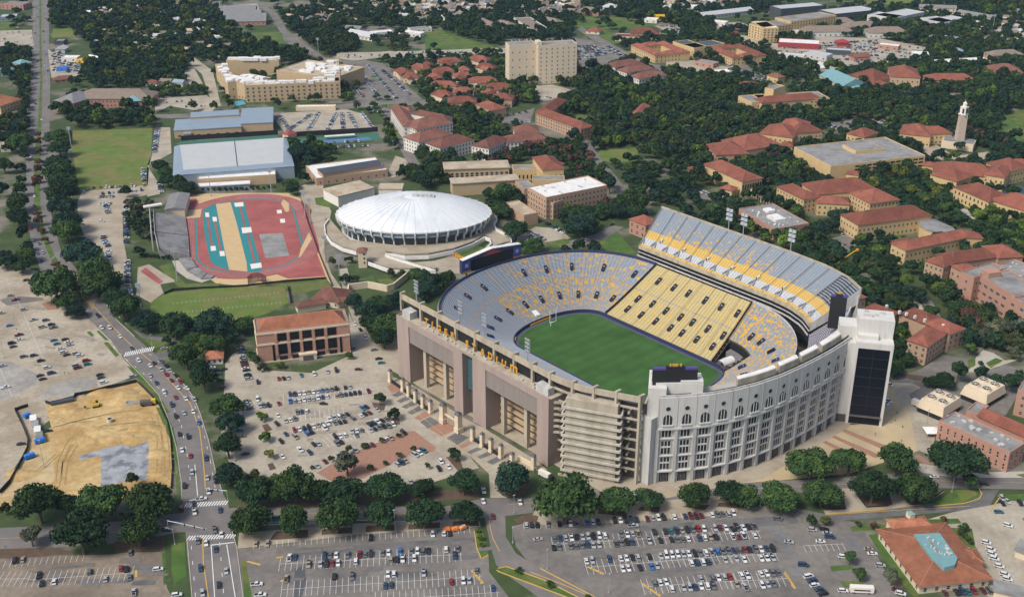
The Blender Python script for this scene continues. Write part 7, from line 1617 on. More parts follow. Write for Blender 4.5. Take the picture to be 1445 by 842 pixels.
tree('G4', (395, 460, 24, 365, 465, 20), 'round', 'bright', 'at the foot of the brick office'); tree('G4', (285, 470, 34, 770, 405, 30, 245, 440, 38, 215, 400, 30), 'round', 'mid', 'at the foot of the brick office')
tree('G1', (990, 365, 95, 820, 318, 92, 690, 238, 98, 540, 95, 128, 1205, 340, 105, 1385, 335, 80), where='right of the avenue below the track')
tree('G1', (310, 130, 122, 250, 95, 80, 370, 215, 70), where='at the top corner of the gravel lot'); tree('G1', (425, 272, 55, 120, 15, 60, 30, -10, 60), where='on the left kerb of the avenue')
tree('L1', (440, 60, 90, 460, 150, 95, 450, 265, 110, 465, 350, 115, 490, 430, 110, 480, 520, 118, 480, 620, 108, 520, 730, 118), where='in the long row right of the avenue')
tree('L2', (520, 150, 110, 640, 295, 150, 745, 470, 140, 835, 560, 108, 900, 670, 108, 985, 745, 108), where='in the lower row right of the avenue')
tree('L1', (300, 60, 35, 305, 120, 36, 305, 190, 32, 300, 270, 36, 295, 335, 40, 290, 400, 44, 290, 455, 44, 300, 670, 40, 310, 735, 40, 318, 800, 36), 'round', 'red', 'on the avenue median, upper stretch')
tree('L2', (322, 130, 40, 350, 215, 36, 450, 400, 40, 482, 445, 46, 540, 520, 50, 600, 590, 46), 'round', 'red', 'on the avenue median, lower stretch')
tree('L1', (50, 60, 80, 150, 110, 108, 30, 300, 76, 160, 300, 54, 170, 420, 50, 150, 490, 62, 140, 590, 90, 140, 700, 98, 30, 500, 60, 190, 220, 45), where='left of the avenue')
tree('L2', (170, 190, 60, 200, 330, 80, 30, 350, 80, 215, 260, 55), where='left of the avenue beside the gravel lot')
tree('L1', (1250, 290, 75, 1290, 350, 65, 1310, 410, 70, 1410, 450, 62, 985, 510, 46), where='around the corner of the sports hall')
tree('L1', (1010, 590, 45, 1060, 690, 45), 'round', 'grey', 'on the slope beside the bleachers'); tree('L2', (1085, 300, 60, 1120, 100, 50), 'round', 'dark', 'on the slope beside the bleachers')
tree('Z5', (1120, 340, 75, 1060, 520, 55, 1150, 500, 45, 1080, 560, 50, 400, 540, 70), where='between the sports hall and the recital hall')
tree('M1', (600, 640, 130, 430, 520, 110, 520, 470, 90, 330, 470, 70, 640, 470, 80, 560, 760, 100, 470, 620, 90, 680, 420, 60), where='in the grove left of the letter front')
tree('M1', (850, 280, 90, 940, 320, 90, 1060, 280, 75, 900, 370, 80, 780, 270, 40, 1010, 350, 60, 860, 430, 60), where='in the grove behind the dome court wall')
tree('M1', (285, 140, 45, 260, 300, 60, 345, 300, 45), 'round', 'dark', 'beside the slim red-roofed tower'); tree('M1', (165, 180, 38, 620, 250, 40, 700, 260, 40), 'round', 'olive', 'in the planted beds by the dome walkway')
tree('K1', (600, 85, 55, 680, 190, 70, 770, 270, 55, 620, 10, 70, 1010, 170, 85, 960, 110, 60, 1130, 80, 60, 1200, 90, 55, 760, 300, 60, 700, 270, 50), where='between the dome and the white-roofed hall')
tree('K1', (1270, 60, 75, 1300, 110, 60, 1230, 30, 45, 1000, 290, 40, 1080, 285, 40, 930, 290, 35), where='at the north end beyond the grey rim')
tarea('F6 0 470 180 560 420 640 640 720 720 780 600 640 560 580 500 530 300 470 180 480 60 470', 44, 4.5, 7.5, 'in the grove just behind the upper deck')
tarea('F7 210 150 330 240 500 330 540 460 740 540 960 620 960 700 700 660 560 560 400 500 260 450 220 300 120 240', 46, 4.5, 7.5, 'between the yellow halls and the upper deck')
tarea('F7 300 600 480 700 720 800 700 760 560 660 330 560', 12, 4, 6.5, 'on the slope below the yellow halls')
tarea('R1 400 290 640 330 540 430 420 480', 5, 4, 6, 'in the court of the L-roofed hall'); tarea('R1 410 500 540 500 620 640 560 680 420 680', 7, 4.5, 7, 'right beside the white glass tower')
tarea('R1 640 600 860 500 980 640 900 760 700 740', 9, 5, 8, 'in front of the L-roofed hall', ('grey', 'dark', 'dark'))
tarea('R1 860 100 1140 160 1200 300 1000 330 840 230', 12, 4, 6.5, 'before the modern brick block', ('red', 'red', 'dark', 'olive')); tarea('R1 1000 340 1440 300 1440 560 1260 480 1060 450', 16, 4, 7, 'below the modern brick block', ('grey', 'dark', 'olive'))
tarea('F7 870 130 1000 200 1080 260 900 290 800 300', 8, 4.5, 7, 'between the two lower yellow halls')
tarea('F6 180 240 420 250 560 340 380 370 240 330', 20, 5, 8, 'between the panelled hall and the library'); tarea('F6 700 330 1010 280 1150 420 1100 560 900 440', 36, 5, 8.5, 'in front of the library', ('dark', 'dark', 'mid', 'mid', 'yellow'))
tarea('F6 1020 380 1445 490 1445 640 1200 560 1100 480', 40, 5, 8.5, 'in the quad right of the library', ('dark', 'dark', 'mid', 'bright')); tarea('F6 780 140 1000 160 980 230 820 190', 14, 5, 8, 'behind the library'); tarea('F6 1030 250 1200 240 1200 300 1040 300', 8, 5, 7, 'below the bell tower')
tarea('F6 1180 100 1340 160 1400 190 1300 200 1200 180', 16, 5, 7, 'right of the bell tower', ('red', 'dark', 'dark'))
tarea('F8 120 320 330 370 340 480 250 520 140 450', 16, 5, 8.5, 'below the front dormitories'); tarea('F8 600 560 760 570 740 700 600 680', 9, 5, 8, 'between the dome and the tan hall')
tarea('F8 500 380 850 290 1130 250 1140 400 1000 380 830 350 620 400', 34, 4.5, 7.5, 'behind the theatre hall', ('dark', 'dark', 'mid', 'olive', 'red')); tarea('F8 1040 350 1200 350 1240 470 1080 500', 12, 4, 6.5, 'by the curved campus street', ('red', 'dark', 'mid'))
tarea('F8 1000 640 1180 640 1200 800 1020 800', 7, 5, 8, 'in front of the white-roofed hall', ('dark', 'bright')); tarea('F8 1190 600 1340 600 1330 690 1200 690', 5, 4, 6, 'at the right end of the white-roofed hall', ('red', 'olive'))
tarea('F8 380 30 700 20 700 260 400 250', 36, 4.5, 8, 'among the dormitories'); tarea('F8 240 60 380 60 400 200 330 140', 10, 4.5, 7, 'right of the courtyard dormitory')
tarea('Z7 540 100 900 0 1000 30 860 140 640 120', 10, 4.5, 7, 'behind the arena annex'); tarea('F2 430 820 560 800 700 842 440 842', 6, 5, 7, 'below the tennis courts'); tarea('Z5 960 240 1200 260 1420 420 1180 480 1000 300', 10, 4.5, 7, 'around the recital hall'); tarea('F2 960 600 1080 760 1060 842 980 800', 10, 4, 6, 'beside the dormitory street')
tarea('P 205 440 330 470 340 500 240 490', 8, 4, 6.5, 'by the side road near the avenue'); tarea('L1 960 540 1160 580 1180 842 1040 842', 12, 3.5, 5.5, 'on the slope left of the bleachers', ('dark', 'olive', 'grey'))
tarea('F3 700 380 1000 390 1443 440 1443 842 900 842 930 740 780 560', 260, 5, 8.5, 'in the big grove below the tower block')
tarea('F4 0 480 480 520 680 620 480 640 700 720 900 760 1100 800 1000 842 0 842', 220, 5, 8.5, 'in the grove at upper right'); tarea('F8 1130 180 1443 180 1443 340 1200 340 1130 290', 60, 5, 8, 'in the grove above the round lawn')
tarea('F6 0 0 280 0 520 40 420 100 250 160 100 210 0 260', 90, 5, 8, 'left of the stepped red roofs'); tarea('F6 560 0 1150 0 1150 110 900 110 560 90', 90, 5, 8, 'above the library')
tarea('F5 0 470 1443 400 1443 842 300 842 0 640', 280, 5, 8.5, 'in the park at upper right'); tarea('F5 380 120 780 120 1443 60 1443 420 880 400 740 300 480 260', 200, 5, 8.5, 'in the far wood at the right')
tarea('F5 1000 0 1443 0 1443 120 1210 100', 60, 5, 8, 'in the far right corner')
tarea('F7 1040 100 1445 180 1445 420 1260 270 1130 200', 50, 5, 8, 'at the far right edge by the red halls', ('dark', 'mid', 'bright'))
tarea('F1 250 0 1240 0 1420 300 1090 330 1080 420 860 460 560 480 450 400 560 250 400 180 280 130', 560, 5, 8.5, 'in the big wood at upper left', ('dark', 'teal', 'teal', 'mid', 'yellow'))
tarea('F1 0 270 190 270 230 470 100 480 0 380', 40, 5, 8, 'left of the avenue at the top'); tarea('F1 120 480 240 500 240 640 130 640', 16, 5, 8, 'left of the avenue by the salmon roof'); tarea('F1 0 650 220 660 220 842 0 842', 30, 5, 8, 'left of the avenue, middle')
tarea('F1 300 600 860 600 870 700 400 710', 26, 6, 9, 'behind the practice lawn'); tarea('F1 850 480 1170 480 1170 540 860 540', 24, 4, 5.5, 'in the young rows below the wood', ('mid', 'bright'))
tarea('F2 0 100 150 190 380 260 500 270 560 330 400 340 0 340', 60, 5, 8, 'behind the apartment block', ('dark', 'teal', 'mid')); tarea('F2 370 60 830 0 830 200 780 300 580 300 420 170', 190, 5, 8.5, 'in the wood above the apartment block', ('dark', 'teal', 'mid', 'olive'))
tarea('F2 830 0 1443 0 1443 220 1280 260 1200 160 860 120', 90, 5, 8, 'in the suburb at the top centre', ('dark', 'teal', 'mid')); tarea('F2 980 190 1100 190 1100 290 1000 280', 10, 5, 7, 'on the meadow', ('olive', 'dark'))
tarea('F2 640 320 820 340 820 560 720 540', 26, 4.5, 7, 'right of the apartment block'); tarea('F2 900 320 1180 320 1180 480 1060 480', 22, 4, 6.5, 'in the apartment car park'); tarea('F2 1190 500 1330 480 1443 640 1240 660', 14, 4.5, 7, 'left of the dormitories')
tarea('F3 0 150 420 150 430 300 0 280', 24, 5, 7.5, 'at the edge of the meadow'); tarea('F3 120 90 840 100 820 200 440 200 130 200', 90, 5, 8.5, 'above the tower block', ('dark', 'teal', 'mid'))
tarea('F3 0 0 840 0 840 100 480 60 0 100', 90, 5, 8, 'at the top edge of the suburb', ('dark', 'teal')); tarea('F3 840 0 1443 0 1443 60 1000 80', 60, 5, 8, 'at the top centre', ('dark', 'teal')); tarea('F3 1000 60 1443 60 1443 140 1320 100', 30, 5, 8, 'behind the cemetery')
tarea('F3 0 300 480 300 500 560 0 600', 110, 3.6, 6, 'among the village of small red roofs'); tarea('F3 480 370 640 380 640 560 500 560', 26, 5, 7.5, 'at the foot of the tower block')
tarea('F4 0 80 320 100 320 260 200 250 0 180', 70, 5, 8, 'in the round clump beside the church', ('dark', 'mid')); tarea('F4 0 0 780 0 760 60 0 90', 50, 5, 8, 'at the very top', ('dark', 'teal')); tarea('F4 760 160 1443 120 1443 330 1050 300 760 260', 40, 4, 6.5, 'in the shopping strip', ('dark', 'mid'))
tarea('F4 560 290 1443 340 1443 500 800 500', 45, 4, 6.5, 'along the shopping street', ('dark', 'mid', 'olive')); tarea('F4 340 190 600 240 560 330 330 270', 20, 4, 6.5, 'behind the red quadrangles')
tarea('F5 0 100 1443 -40 1443 60 700 60', 60, 5, 8, 'at the top right edge', ('dark', 'teal'))
tarea('P 750 60 1445 0 1445 560 1270 520 1190 400 1100 340 930 285 860 270 800 180', 460, 4.5, 8, 'in the green campus at right', ('dark', 'dark', 'mid', 'teal'))
tarea('P 0 -20 1445 -30 1445 60 800 60 400 60 0 60', 200, 5, 8.5, 'along the top of the view', ('dark', 'teal', 'teal', 'mid'))
tarea('P 90 80 480 80 640 130 760 180 560 160 400 150 100 150', 60, 4, 7, 'around the apartment block', ('dark', 'mid'))
def shown(t): p = pix((t[0], t[1], t[2])); return t[2] / max(mpp(p), .01)
def visible(t): x, y = pix((t[0], t[1], t[2])); return -25 < x < PW + 25 and -12 < y < PH + 30
TREES = [t for t in TREES if visible(t)]
TREES.sort(key=lambda t: -shown(t))
IND = [t for t in TREES if t[5]][:295]; REST = TREES[295:]
KN = {'oak': 'oak_tree', 'round': 'broadleaf_tree', 'conifer': 'conifer_tree'}
ADJ = {'dark': 'dark green', 'mid': 'green', 'teal': 'bluish green', 'bright': 'bright green', 'yellow': 'yellow-green', 'red': 'reddish brown', 'olive': 'olive green', 'grey': 'grey-green'}
KP = {'oak': 'broad oak', 'round': 'tree', 'conifer': 'slim young tree'}
cnt = {}; tot = {}
for t in IND: tot[(t[3], t[4], t[5])] = tot.get((t[3], t[4], t[5]), 0) + 1
IND.sort(key=lambda t: pix((t[0], t[1], 0))[0])
crown_cache = {}
for (x, y, r, form, leaf, where) in IND:
 k = (form, leaf, where); i = cnt.get(k, 0); cnt[k] = i + 1
 lb = '%s %s %s' % (ADJ[leaf], KP[form], where)
 if tot[k] > 1: lb += ', %s from left' % ordn(i)
 G = GEO_OAK if form == 'oak' else (GEO_CON if form == 'conifer' else GEO_RND)
 gi = random.randrange(len(G)); key = (form, gi, leaf)
 if key not in crown_cache: crown_cache[key] = geo_mesh('crown', *G[gi], LEAF[leaf])
 t = thing(KN[form], lb, 'tree', (x, y, 0), random.uniform(0, 6.28), 'trees ' + where)
 s = r * (1.04 if form != 'conifer' else 1.7)
 zs = s * random.uniform(.8, 1.2)
 c = local('crown', crown_cache[key], t); c.scale = (s * random.uniform(.88, 1.12), s * random.uniform(.88, 1.12), zs)
 c = local('trunk', ME_TR if form == 'oak' else ME_TRC, t); c.scale = (s, s, zs)
def mass(name, items, label):
 Vs = []; Fs = []; ms = []; off = 0; keys = list(LEAF)
 for (x, y, r, form, leaf, where) in items:
  V, F = GEO_FAR[random.randrange(6)]; a = random.uniform(0, 6.28); c, s = math.cos(a), math.sin(a); zs = r * random.choice((.8, .9, 1.0, 1.15, 1.4))
  r *= 1.1; W = np.stack([(V[:, 0] * c - V[:, 1] * s) * r + x, (V[:, 0] * s + V[:, 1] * c) * r + y, V[:, 2] * zs], 1)
  Vs.append(W); Fs += [tuple(i + off for i in f) for f in F]; ms += [keys.index(leaf)] * len(F); off += len(V)
 me = bpy.data.meshes.new(name); V = np.concatenate(Vs)
 ls = np.array([len(f) for f in Fs], np.int32); li = np.concatenate([np.array(f, np.int32) for f in Fs]); st = np.concatenate([[0], np.cumsum(ls)[:-1]]).astype(np.int32)
 me.vertices.add(len(V)); me.vertices.foreach_set('co', V.astype(np.float32).ravel()); me.loops.add(len(li)); me.loops.foreach_set('vertex_index', li)
 me.polygons.add(len(ls)); me.polygons.foreach_set('loop_start', st); me.polygons.foreach_set('loop_total', ls)
 for k in keys: me.materials.append(LEAF[k])
 me.polygons.foreach_set('material_index', np.array(ms, np.int32)); me.update(calc_edges=True); me.validate()
 o = bpy.data.objects.new(name, me); COL.objects.link(o); tag(o, label, 'woods', kind='stuff')
mass('distant_woods', REST, 'dense green tree cover of the far campus, suburbs and woods')
def shrubs(spec, n, r, leaf, where):
 P = [at(p) for p in fpts(spec)]; V, F = GEO_RND[0]; me = geo_mesh('shrub', V, F, LEAF[leaf])
 L = [(P[i + 1] - P[i]).length for i in range(len(P) - 1)]; T = sum(L)
 for k in range(n):
  s = T * (k + .5) / n; i = 0
  while i < len(L) - 1 and s > L[i]: s -= L[i]; i += 1
  p = P[i].lerp(P[i + 1], min(1, s / L[i])); rr = r * random.uniform(.8, 1.2)
  o = bpy.data.objects.new('shrub', me); COL.objects.link(o); o.location = (p.x, p.y, -rr * .35); o.scale = (rr, rr, rr * .9); o.rotation_euler = (0, 0, random.uniform(0, 6))
  tag(o, 'small %s shrub %s%s' % (ADJ[leaf], where, (', %s from left' % ordn(k)) if n > 1 else ''), 'shrub', 'shrubs ' + where)
shrubs('G8 800 500 850 570 870 600', 5, 2.2, 'mid', 'along the left wall of the station'); shrubs('G8 1120 420 1160 450 1190 480', 4, 2.2, 'olive', 'behind the right side of the station')
shrubs('Z5 500 575 800 570 980 555', 14, 2.4, 'dark', 'between the track and the low white-roofed building'); shrubs('Z6 30 450 120 460 220 470', 7, 2.6, 'dark', 'at the lower end of the grey bleachers')
shrubs('R1 1085 640 1110 640', 1, 2.6, 'dark', 'alone on the little curved lawn by the service road'); shrubs('G3 420 400 640 380 880 400', 8, 1.6, 'olive', 'under the oaks by the sand site')
PAINT = {'white': (0.62, 0.62, 0.61), 'silver': (0.36, 0.37, 0.38), 'grey': (0.13, 0.135, 0.14), 'black': (0.018, 0.018, 0.02), 'dark blue': (0.025, 0.05, 0.10), 'red': (0.25, 0.02, 0.02), 'maroon': (0.12, 0.02, 0.025), 'blue': (0.03, 0.13, 0.36), 'tan': (0.30, 0.26, 0.19), 'teal': (0.02, 0.15, 0.19)}
PM = {k: mat(k.replace(' ', '_') + '_car_paint', c, 0.32, 0.03, 0.4, spec=0.5, coat=0.5) for k, c in PAINT.items()}
PW_ = [('white', 26), ('silver', 15), ('grey', 13), ('black', 19), ('dark blue', 10), ('red', 3), ('maroon', 3), ('blue', 2), ('tan', 4), ('teal', 2)]
M_TYRE = mat('tyre_rubber', (0.012, 0.012, 0.012), 0.9, 0.05); M_CARGLASS = mat('car_glass', (0.015, 0.018, 0.022), 0.1, 0.05, spec=0.6)
CARS = {'sedan': dict(L=4.7, hull=[(-2.35, .38), (-2.33, .86), (-1.55, .97), (.85, .98), (1.9, .84), (2.33, .66), (2.35, .36)], cab=(-1.75, 1.05, -1.05, .25, .96, 1.42), w=1.82),
  'suv': dict(L=4.8, hull=[(-2.4, .42), (-2.4, 1.02), (-2.1, 1.08), (.95, 1.08), (2.05, .98), (2.38, .8), (2.4, .42)], cab=(-2.25, 1.25, -1.95, .55, 1.07, 1.74), w=1.92),
  'pickup': dict(L=5.6, hull=[(-2.8, .45), (-2.8, 1.1), (-.7, 1.1), (-.69, 1.1), (1.2, 1.1), (2.6, 1.02), (2.8, .8), (2.8, .45)], cab=(-.7, 1.4, -.5, .75, 1.1, 1.82), w=1.98),
  'van': dict(L=5.2, hull=[(-2.6, .42), (-2.6, 1.2), (-2.4, 1.22), (1.3, 1.2), (2.4, .98), (2.6, .75), (2.6, .42)], cab=(-2.5, 1.6, -2.35, .85, 1.2, 2.02), w=2.0)}
def car_geo(kind):
 k = CARS[kind]; w = k['w'] / 2; P = k['hull']; n = len(P); out = []
 body = MB(); body.add([(x, -w * (.97 if z < .5 else 1.0 if z < .9 else .95), z) for x, z in P] + [(x, w * (.97 if z < .5 else 1.0 if z < .9 else .95), z) for x, z in P],
  [tuple(range(n)), tuple(range(2 * n - 1, n - 1, -1))] + [(i, n + i, n + (i + 1) % n, (i + 1) % n) for i in range(n)])
 x0, x1, x2, x3, z0, z1 = k['cab']
 t = w * .74
 body.add([(x2, -t, z1), (x3, -t, z1), (x3, t, z1), (x2, t, z1), (x2 + .1, -t + .08, z1 + .06), (x3 - .1, -t + .08, z1 + .06), (x3 - .1, t - .08, z1 + .06), (x2 + .1, t - .08, z1 + .06)], [(0, 1, 5, 4), (1, 2, 6, 5), (2, 3, 7, 6), (3, 0, 4, 7), (4, 5, 6, 7)])
 if kind == 'pickup': body.add([(-2.65, -.78, 1.115), (-.9, -.78, 1.115), (-.9, .78, 1.115), (-2.65, .78, 1.115)], [(0, 1, 2, 3)], 1)
 g = MB(); b = w * .9
 g.add([(x0, -b, z0), (x1, -b, z0), (x1, b, z0), (x0, b, z0), (x2, -t, z1), (x3, -t, z1), (x3, t, z1), (x2, t, z1)], [(0, 1, 5, 4), (1, 2, 6, 5), (2, 3, 7, 6), (3, 0, 4, 7), (4, 5, 6, 7)])
 wh = MB(); wh.tube((0, -.11, 0), (0, .11, 0), .34, 10)
 ax = k['L'] * .3
 return body, g, wh, [(-ax, -w + .1), (-ax, w - .1), (ax, -w + .1), (ax, w - .1)]
CGEO = {k: car_geo(k) for k in CARS}
CMESH = {}
def car_mesh(kind, colour):
 if (kind, colour) not in CMESH:
  b, g, wh, ax = CGEO[kind]
  CMESH[(kind, colour)] = b.mesh('body', [PM[colour], M_BLACK])
 if (kind, 0) not in CMESH: CMESH[(kind, 0)] = CGEO[kind][1].mesh('windows', M_CARGLASS)
 if 'wheel' not in CMESH: CMESH['wheel'] = CGEO[kind][2].mesh('wheel', M_TYRE)
 return CMESH[(kind, colour)], CMESH[(kind, 0)], CMESH['wheel'], CGEO[kind][3]
CL = []      # x, y, rz, kind, colour, where
def rcol():
 r = random.uniform(0, sum(w for _, w in PW_))
 for c, w in PW_:
  r -= w
  if r <= 0: return c
 return 'white'
def rkind(): return random.choices(('sedan', 'suv', 'pickup', 'van'), (50, 33, 12, 5))[0]
def row(spec, p, where, depth=0.0, pitch=2.75, slant=0.0):
 P = [at(q) for q in fpts(spec)]
 for a, b in zip(P[:-1], P[1:]):
  d = b - a; L = d.length; d.normalize(); n = Vector((d.y, -d.x, 0)); n = -n if n.y > 0 else n; s = pitch / 2
  while s < L:
   if random.random() < p:
    c = a + d * s + n * (depth + random.uniform(-.3, .3)); rz = math.atan2(n.y, n.x) + slant + random.uniform(-.03, .03) + (math.pi if random.random() < .4 else 0)
    CL.append((c.x, c.y, rz, rkind(), rcol(), where))
   s += pitch
def one(f, pts, where, along=None, colour=None, kind=None, jit=.06):
 """single cars: x y pairs; along = direction of the car as two pixels"""
 for i in range(0, len(pts), 2):
  p = ptz(f, pts[i], pts[i + 1])
  if along: a, b = ptz(f, *along[:2]), ptz(f, *along[2:]); rz = math.atan2(b.y - a.y, b.x - a.x)
  else: rz = random.uniform(0, 6.28)
  CL.append((p.x, p.y, rz + random.uniform(-jit, jit), kind or rkind(), colour or rcol(), where))
W = 'in the grey lot top row under oaks'
row('G6 110 548 1345 478', .2, W)
W = 'in the middle double row of the grey lot'
row('G6 265 628 1290 575', .52, W); row('G6 340 668 1290 612', .4, W)
W = 'in the lowest double row of the grey lot'
row('G6 280 745 1390 695', .26, W); row('G6 290 815 1390 748', .26, W)
row('G6 800 838 1500 795', .1, 'at the bottom edge of the grey lot')
one('G6', (130, 775, 150, 835), 'beside the green strip of the grey lot', (0, 0, 60, -4), 'white', 'pickup')
row('G7 235 440 520 430 1443 372', .68, 'in the south lot front row')
row('G7 395 518 1500 445', .82, 'in the south lot first double row, back'); row('G7 390 568 1500 495', .74, 'in the south lot first double row, front')
row('G7 575 645 1500 578', .75, 'in the south lot second double row, back'); row('G7 780 690 1500 625', .5, 'in the south lot second double row, front')
row('G7 925 770 1500 722', .7, 'in the south lot third double row, back'); row('G7 990 805 1500 768', .6, 'in the south lot third double row, front')
row('G8 0 402 130 385', .85, 'in the south lot first double row, back'); row('G8 0 440 140 432', .8, 'in the south lot first double row, front')
row('G8 0 508 215 497', .85, 'in the south lot second double row, back'); row('G8 0 555 220 540', .8, 'in the south lot second double row, front')
row('G8 0 640 250 612', .85, 'in the south lot third double row, back'); row('G8 60 690 240 668', .6, 'in the south lot third double row, front')
row('G8 375 625 460 725', .9, 'in the slanted row by the blue bays', 0, 3.2)
one('G7', (318, 520, 855, 445), 'driving in the south lot aisle', (0, 0, 30, -3), 'silver')
W = 'in the car park beside the station'
one('G8', (235, 352, 290, 465, 360, 578, 405, 405, 462, 402, 478, 422, 490, 440, 445, 462, 555, 538), W, (0, 0, 30, 3)); one('G8', (682, 500, 700, 522, 738, 580, 555, 705, 820, 697), W, (0, 0, 40, 2))
one('G8', (555, 535, 575, 535), W, (0, 0, 10, 10))
one('G8', (1258, 468, 1280, 502, 1286, 525, 1298, 547, 1322, 584, 1350, 625, 1362, 648, 1365, 384, 838, 718), 'in the yard right of the orange-roofed station', (0, 0, 50, 12), 'white', 'suv')
one('G8', (1320, 318), 'in the corner of the tan yard by the yellow kerb', (0, 0, 40, 0), 'teal'); one('G8', (1338, 275, 1362, 265, 1425, 275, 1335, 250), 'in the corner of the tan yard by the yellow kerb', (0, 0, 14, 30))
one('G8', (1005, 145), 'driving along the drive by the plaza', (0, 0, 40, -2), 'white'); one('G8', (1248, 180), 'driving along the drive by the plaza', (0, 0, 40, 4), 'black')
row('G8 1040 715 1200 705 1280 700', .7, 'in the walled yard behind the station')
W = 'in the tan lot at the bottom left'
one('G3', (85, 640, 130, 635, 222, 725, 237, 770, 308, 760, 508, 705, 598, 745, 685, 685, 716, 690, 735, 735, 758, 820, 738, 595), W, (0, 0, 8, -40)); one('G3', (895, 690, 1000, 835), W, (0, 0, 40, -4), 'white', 'suv')
ND = (1080, 200, 1130, 350)
W = 'in traffic on the avenue beside the sand site'
for x, y, c in ((850, 45, 'silver'), (885, 85, 'dark blue'), (928, 138, 'white'), (972, 210, 'dark blue'), (995, 275, 'black'), (1015, 375, 'black'), (1065, 390, 'black'), (1030, 465, 'white'), (1077, 498, 'red'), (1165, 510, 'dark blue'), (1087, 592, 'silver'), (1173, 622, 'silver'), (1044, 668, 'black'), (1225, 640, 'black'), (1180, 700, 'white'), (1124, 310, 'blue'), (1093, 248, 'white'), (1040, 255, 'silver'), (993, 167, 'red'), (1052, 175, 'white'), (1100, 180, 'silver')):
 a = (1000, 100, 1060, 230) if y < 280 else ((1060, 300, 1085, 420) if y < 480 else (1080, 480, 1092, 640))
 one('G2', (x, y), W, a, c)
W = 'in the queue on the avenue by the guard hut'
for x, y, c in ((555, 308, 'dark blue'), (575, 375, 'white'), (620, 375, 'white'), (680, 425, 'white'), (747, 490, 'dark blue'), (785, 560, 'white'), (850, 588, 'white'), (872, 575, 'black'), (910, 565, 'grey'), (912, 612, 'silver'), (940, 592, 'black'), (960, 618, 'silver'), (940, 640, 'red'), (970, 672, 'maroon'), (995, 645, 'black'), (1020, 680, 'red'), (1008, 714, 'white'), (1058, 716, 'white'), (485, 293, 'dark blue'), (850, 645, 'silver')):
 one('G1', (x, y), W, (500, 230, 640, 400) if y < 520 else (850, 560, 960, 700), c)
W = 'at the avenue crossroads in the lower left'
for x, y, c, a in ((1028, 342, 'red', (0, 0, 30, -40)), (1100, 365, 'white', 0), (1097, 320, 'black', 0), (1140, 293, 'white', (0, 0, 30, -5)), (1245, 355, 'dark blue', 0), (940, 467, 'black', (0, 0, 40, 0)), (1214, 467, 'grey', 0), (1253, 495, 'white', 0), (1120, 530, 'grey', 0), (1166, 542, 'white', 0), (1220, 578, 'dark blue', 0), (1134, 685, 'dark blue', 0), (1280, 700, 'silver', 0), (1238, 778, 'black', 0), (1146, 825, 'silver', 0)):
 one('G3', (x, y), W, a or (1160, 400, 1190, 700), c)
one('L2', (235, 130, 250, 218, 308, 248, 292, 325, 335, 318, 325, 382, 672, 795, 768, 812), 'on the upper avenue', (235, 130, 330, 380)); one('L1', (240, 232, 270, 385, 270, 540, 266, 615, 235, 630, 180, 790), 'on the upper avenue', (240, 232, 262, 600))
one('F1', (205, 40, 213, 100, 198, 190, 215, 300, 252, 375, 270, 404, 200, 590, 235, 680, 262, 110, 250, 240, 262, 310, 195, 255, 245, 180, 212, 350), 'on the far avenue', (205, 0, 210, 300))
one('G7', (62, 392, 10, 245, 8, 305, 215, 310), 'at the junction by the curved road', (0, 0, 8, 40)); one('G6', (245, 402), 'on the south drive under the oaks', (0, 0, 40, -4), 'teal'); one('G6', (515, 300), 'on the south drive under the oaks', (0, 0, 30, 10), 'silver')
W = 'in the back rows of the centre lot before the brick office'
row('G5 400 157 790 106', .8, W); row('G5 425 192 925 128', .82, W)
W = 'in the middle rows of the centre lot'
row('G5 465 253 575 240', .9, W); row('G5 400 302 490 284', .9, W); row('G5 650 295 765 262', .9, W); row('G5 680 316 750 300', .9, W); row('G5 790 250 885 215', .9, W); row('G5 780 290 940 235', .85, W)
row('G5 450 355 665 312', .75, W); row('G5 520 375 660 335', .8, W)
W = 'in the front rows of the centre lot near the brick island'
row('G5 875 325 1000 282', .95, W); row('G5 880 355 1030 318', .95, W); row('G5 655 403 790 368', .9, W); row('G5 690 432 740 418', .9, W); row('G5 775 362 860 352', .9, W); row('G5 800 382 860 372', .8, W)
W = 'scattered over the near half of the centre lot'
one('G5', (370, 270, 365, 318, 415, 375, 388, 417, 395, 502, 495, 463, 550, 480, 572, 432, 598, 430, 468, 392, 717, 500, 592, 556, 807, 468, 905, 435, 1008, 398, 1080, 368), W, (0, 0, 12, 14)); one('G5', (627, 203, 215, 612), W, (0, 0, 40, 0), 'black'); one('G5', (636, 530), W, (0, 0, 12, 12), 'maroon'); one('G5', (985, 405), W, (0, 0, 30, -14))
row('G5 1135 500 1205 465', 1.0, 'in the row of white cars on the fan lot', 0, 3.0); row('G5 1030 550 1105 520', .95, 'in the short row of dark cars on the fan lot'); one('G5', (1292, 530, 1280, 570, 1335, 560, 1120, 645), 'in the paved bay by the round verge', (0, 0, 8, 30))
W = 'along the left side of the centre lot'
row('G5 190 180 210 235', .9, W, 0, 3.2); one('G5', (255, 178), W, (0, 0, 4, 30), 'white', 'van'); one('G5', (140, 265, 145, 290, 165, 318, 155, 355, 165, 388, 185, 485), W, (0, 0, 40, -6)); one('G5', (290, 212, 318, 212, 375, 202, 268, 215), W, (0, 0, 8, 24))
W = 'around the brick office'
one('G4', (375, 543, 403, 541, 428, 537, 502, 523, 575, 517, 650, 503, 700, 497, 257, 563), W, (0, 0, 8, 26)); one('G4', (825, 490), W, (0, 0, 40, 0), 'maroon'); one('G4', (803, 372, 835, 265, 805, 232, 865, 310), W, (0, 0, 20, 34)); one('G4', (915, 380, 940, 430, 955, 453), W, (0, 0, 40, -4))
row('G4 155 355 170 420 205 545', .92, 'in the column of cars left of the brick office', 0, 2.9, 0)
W = 'beside the guard hut'
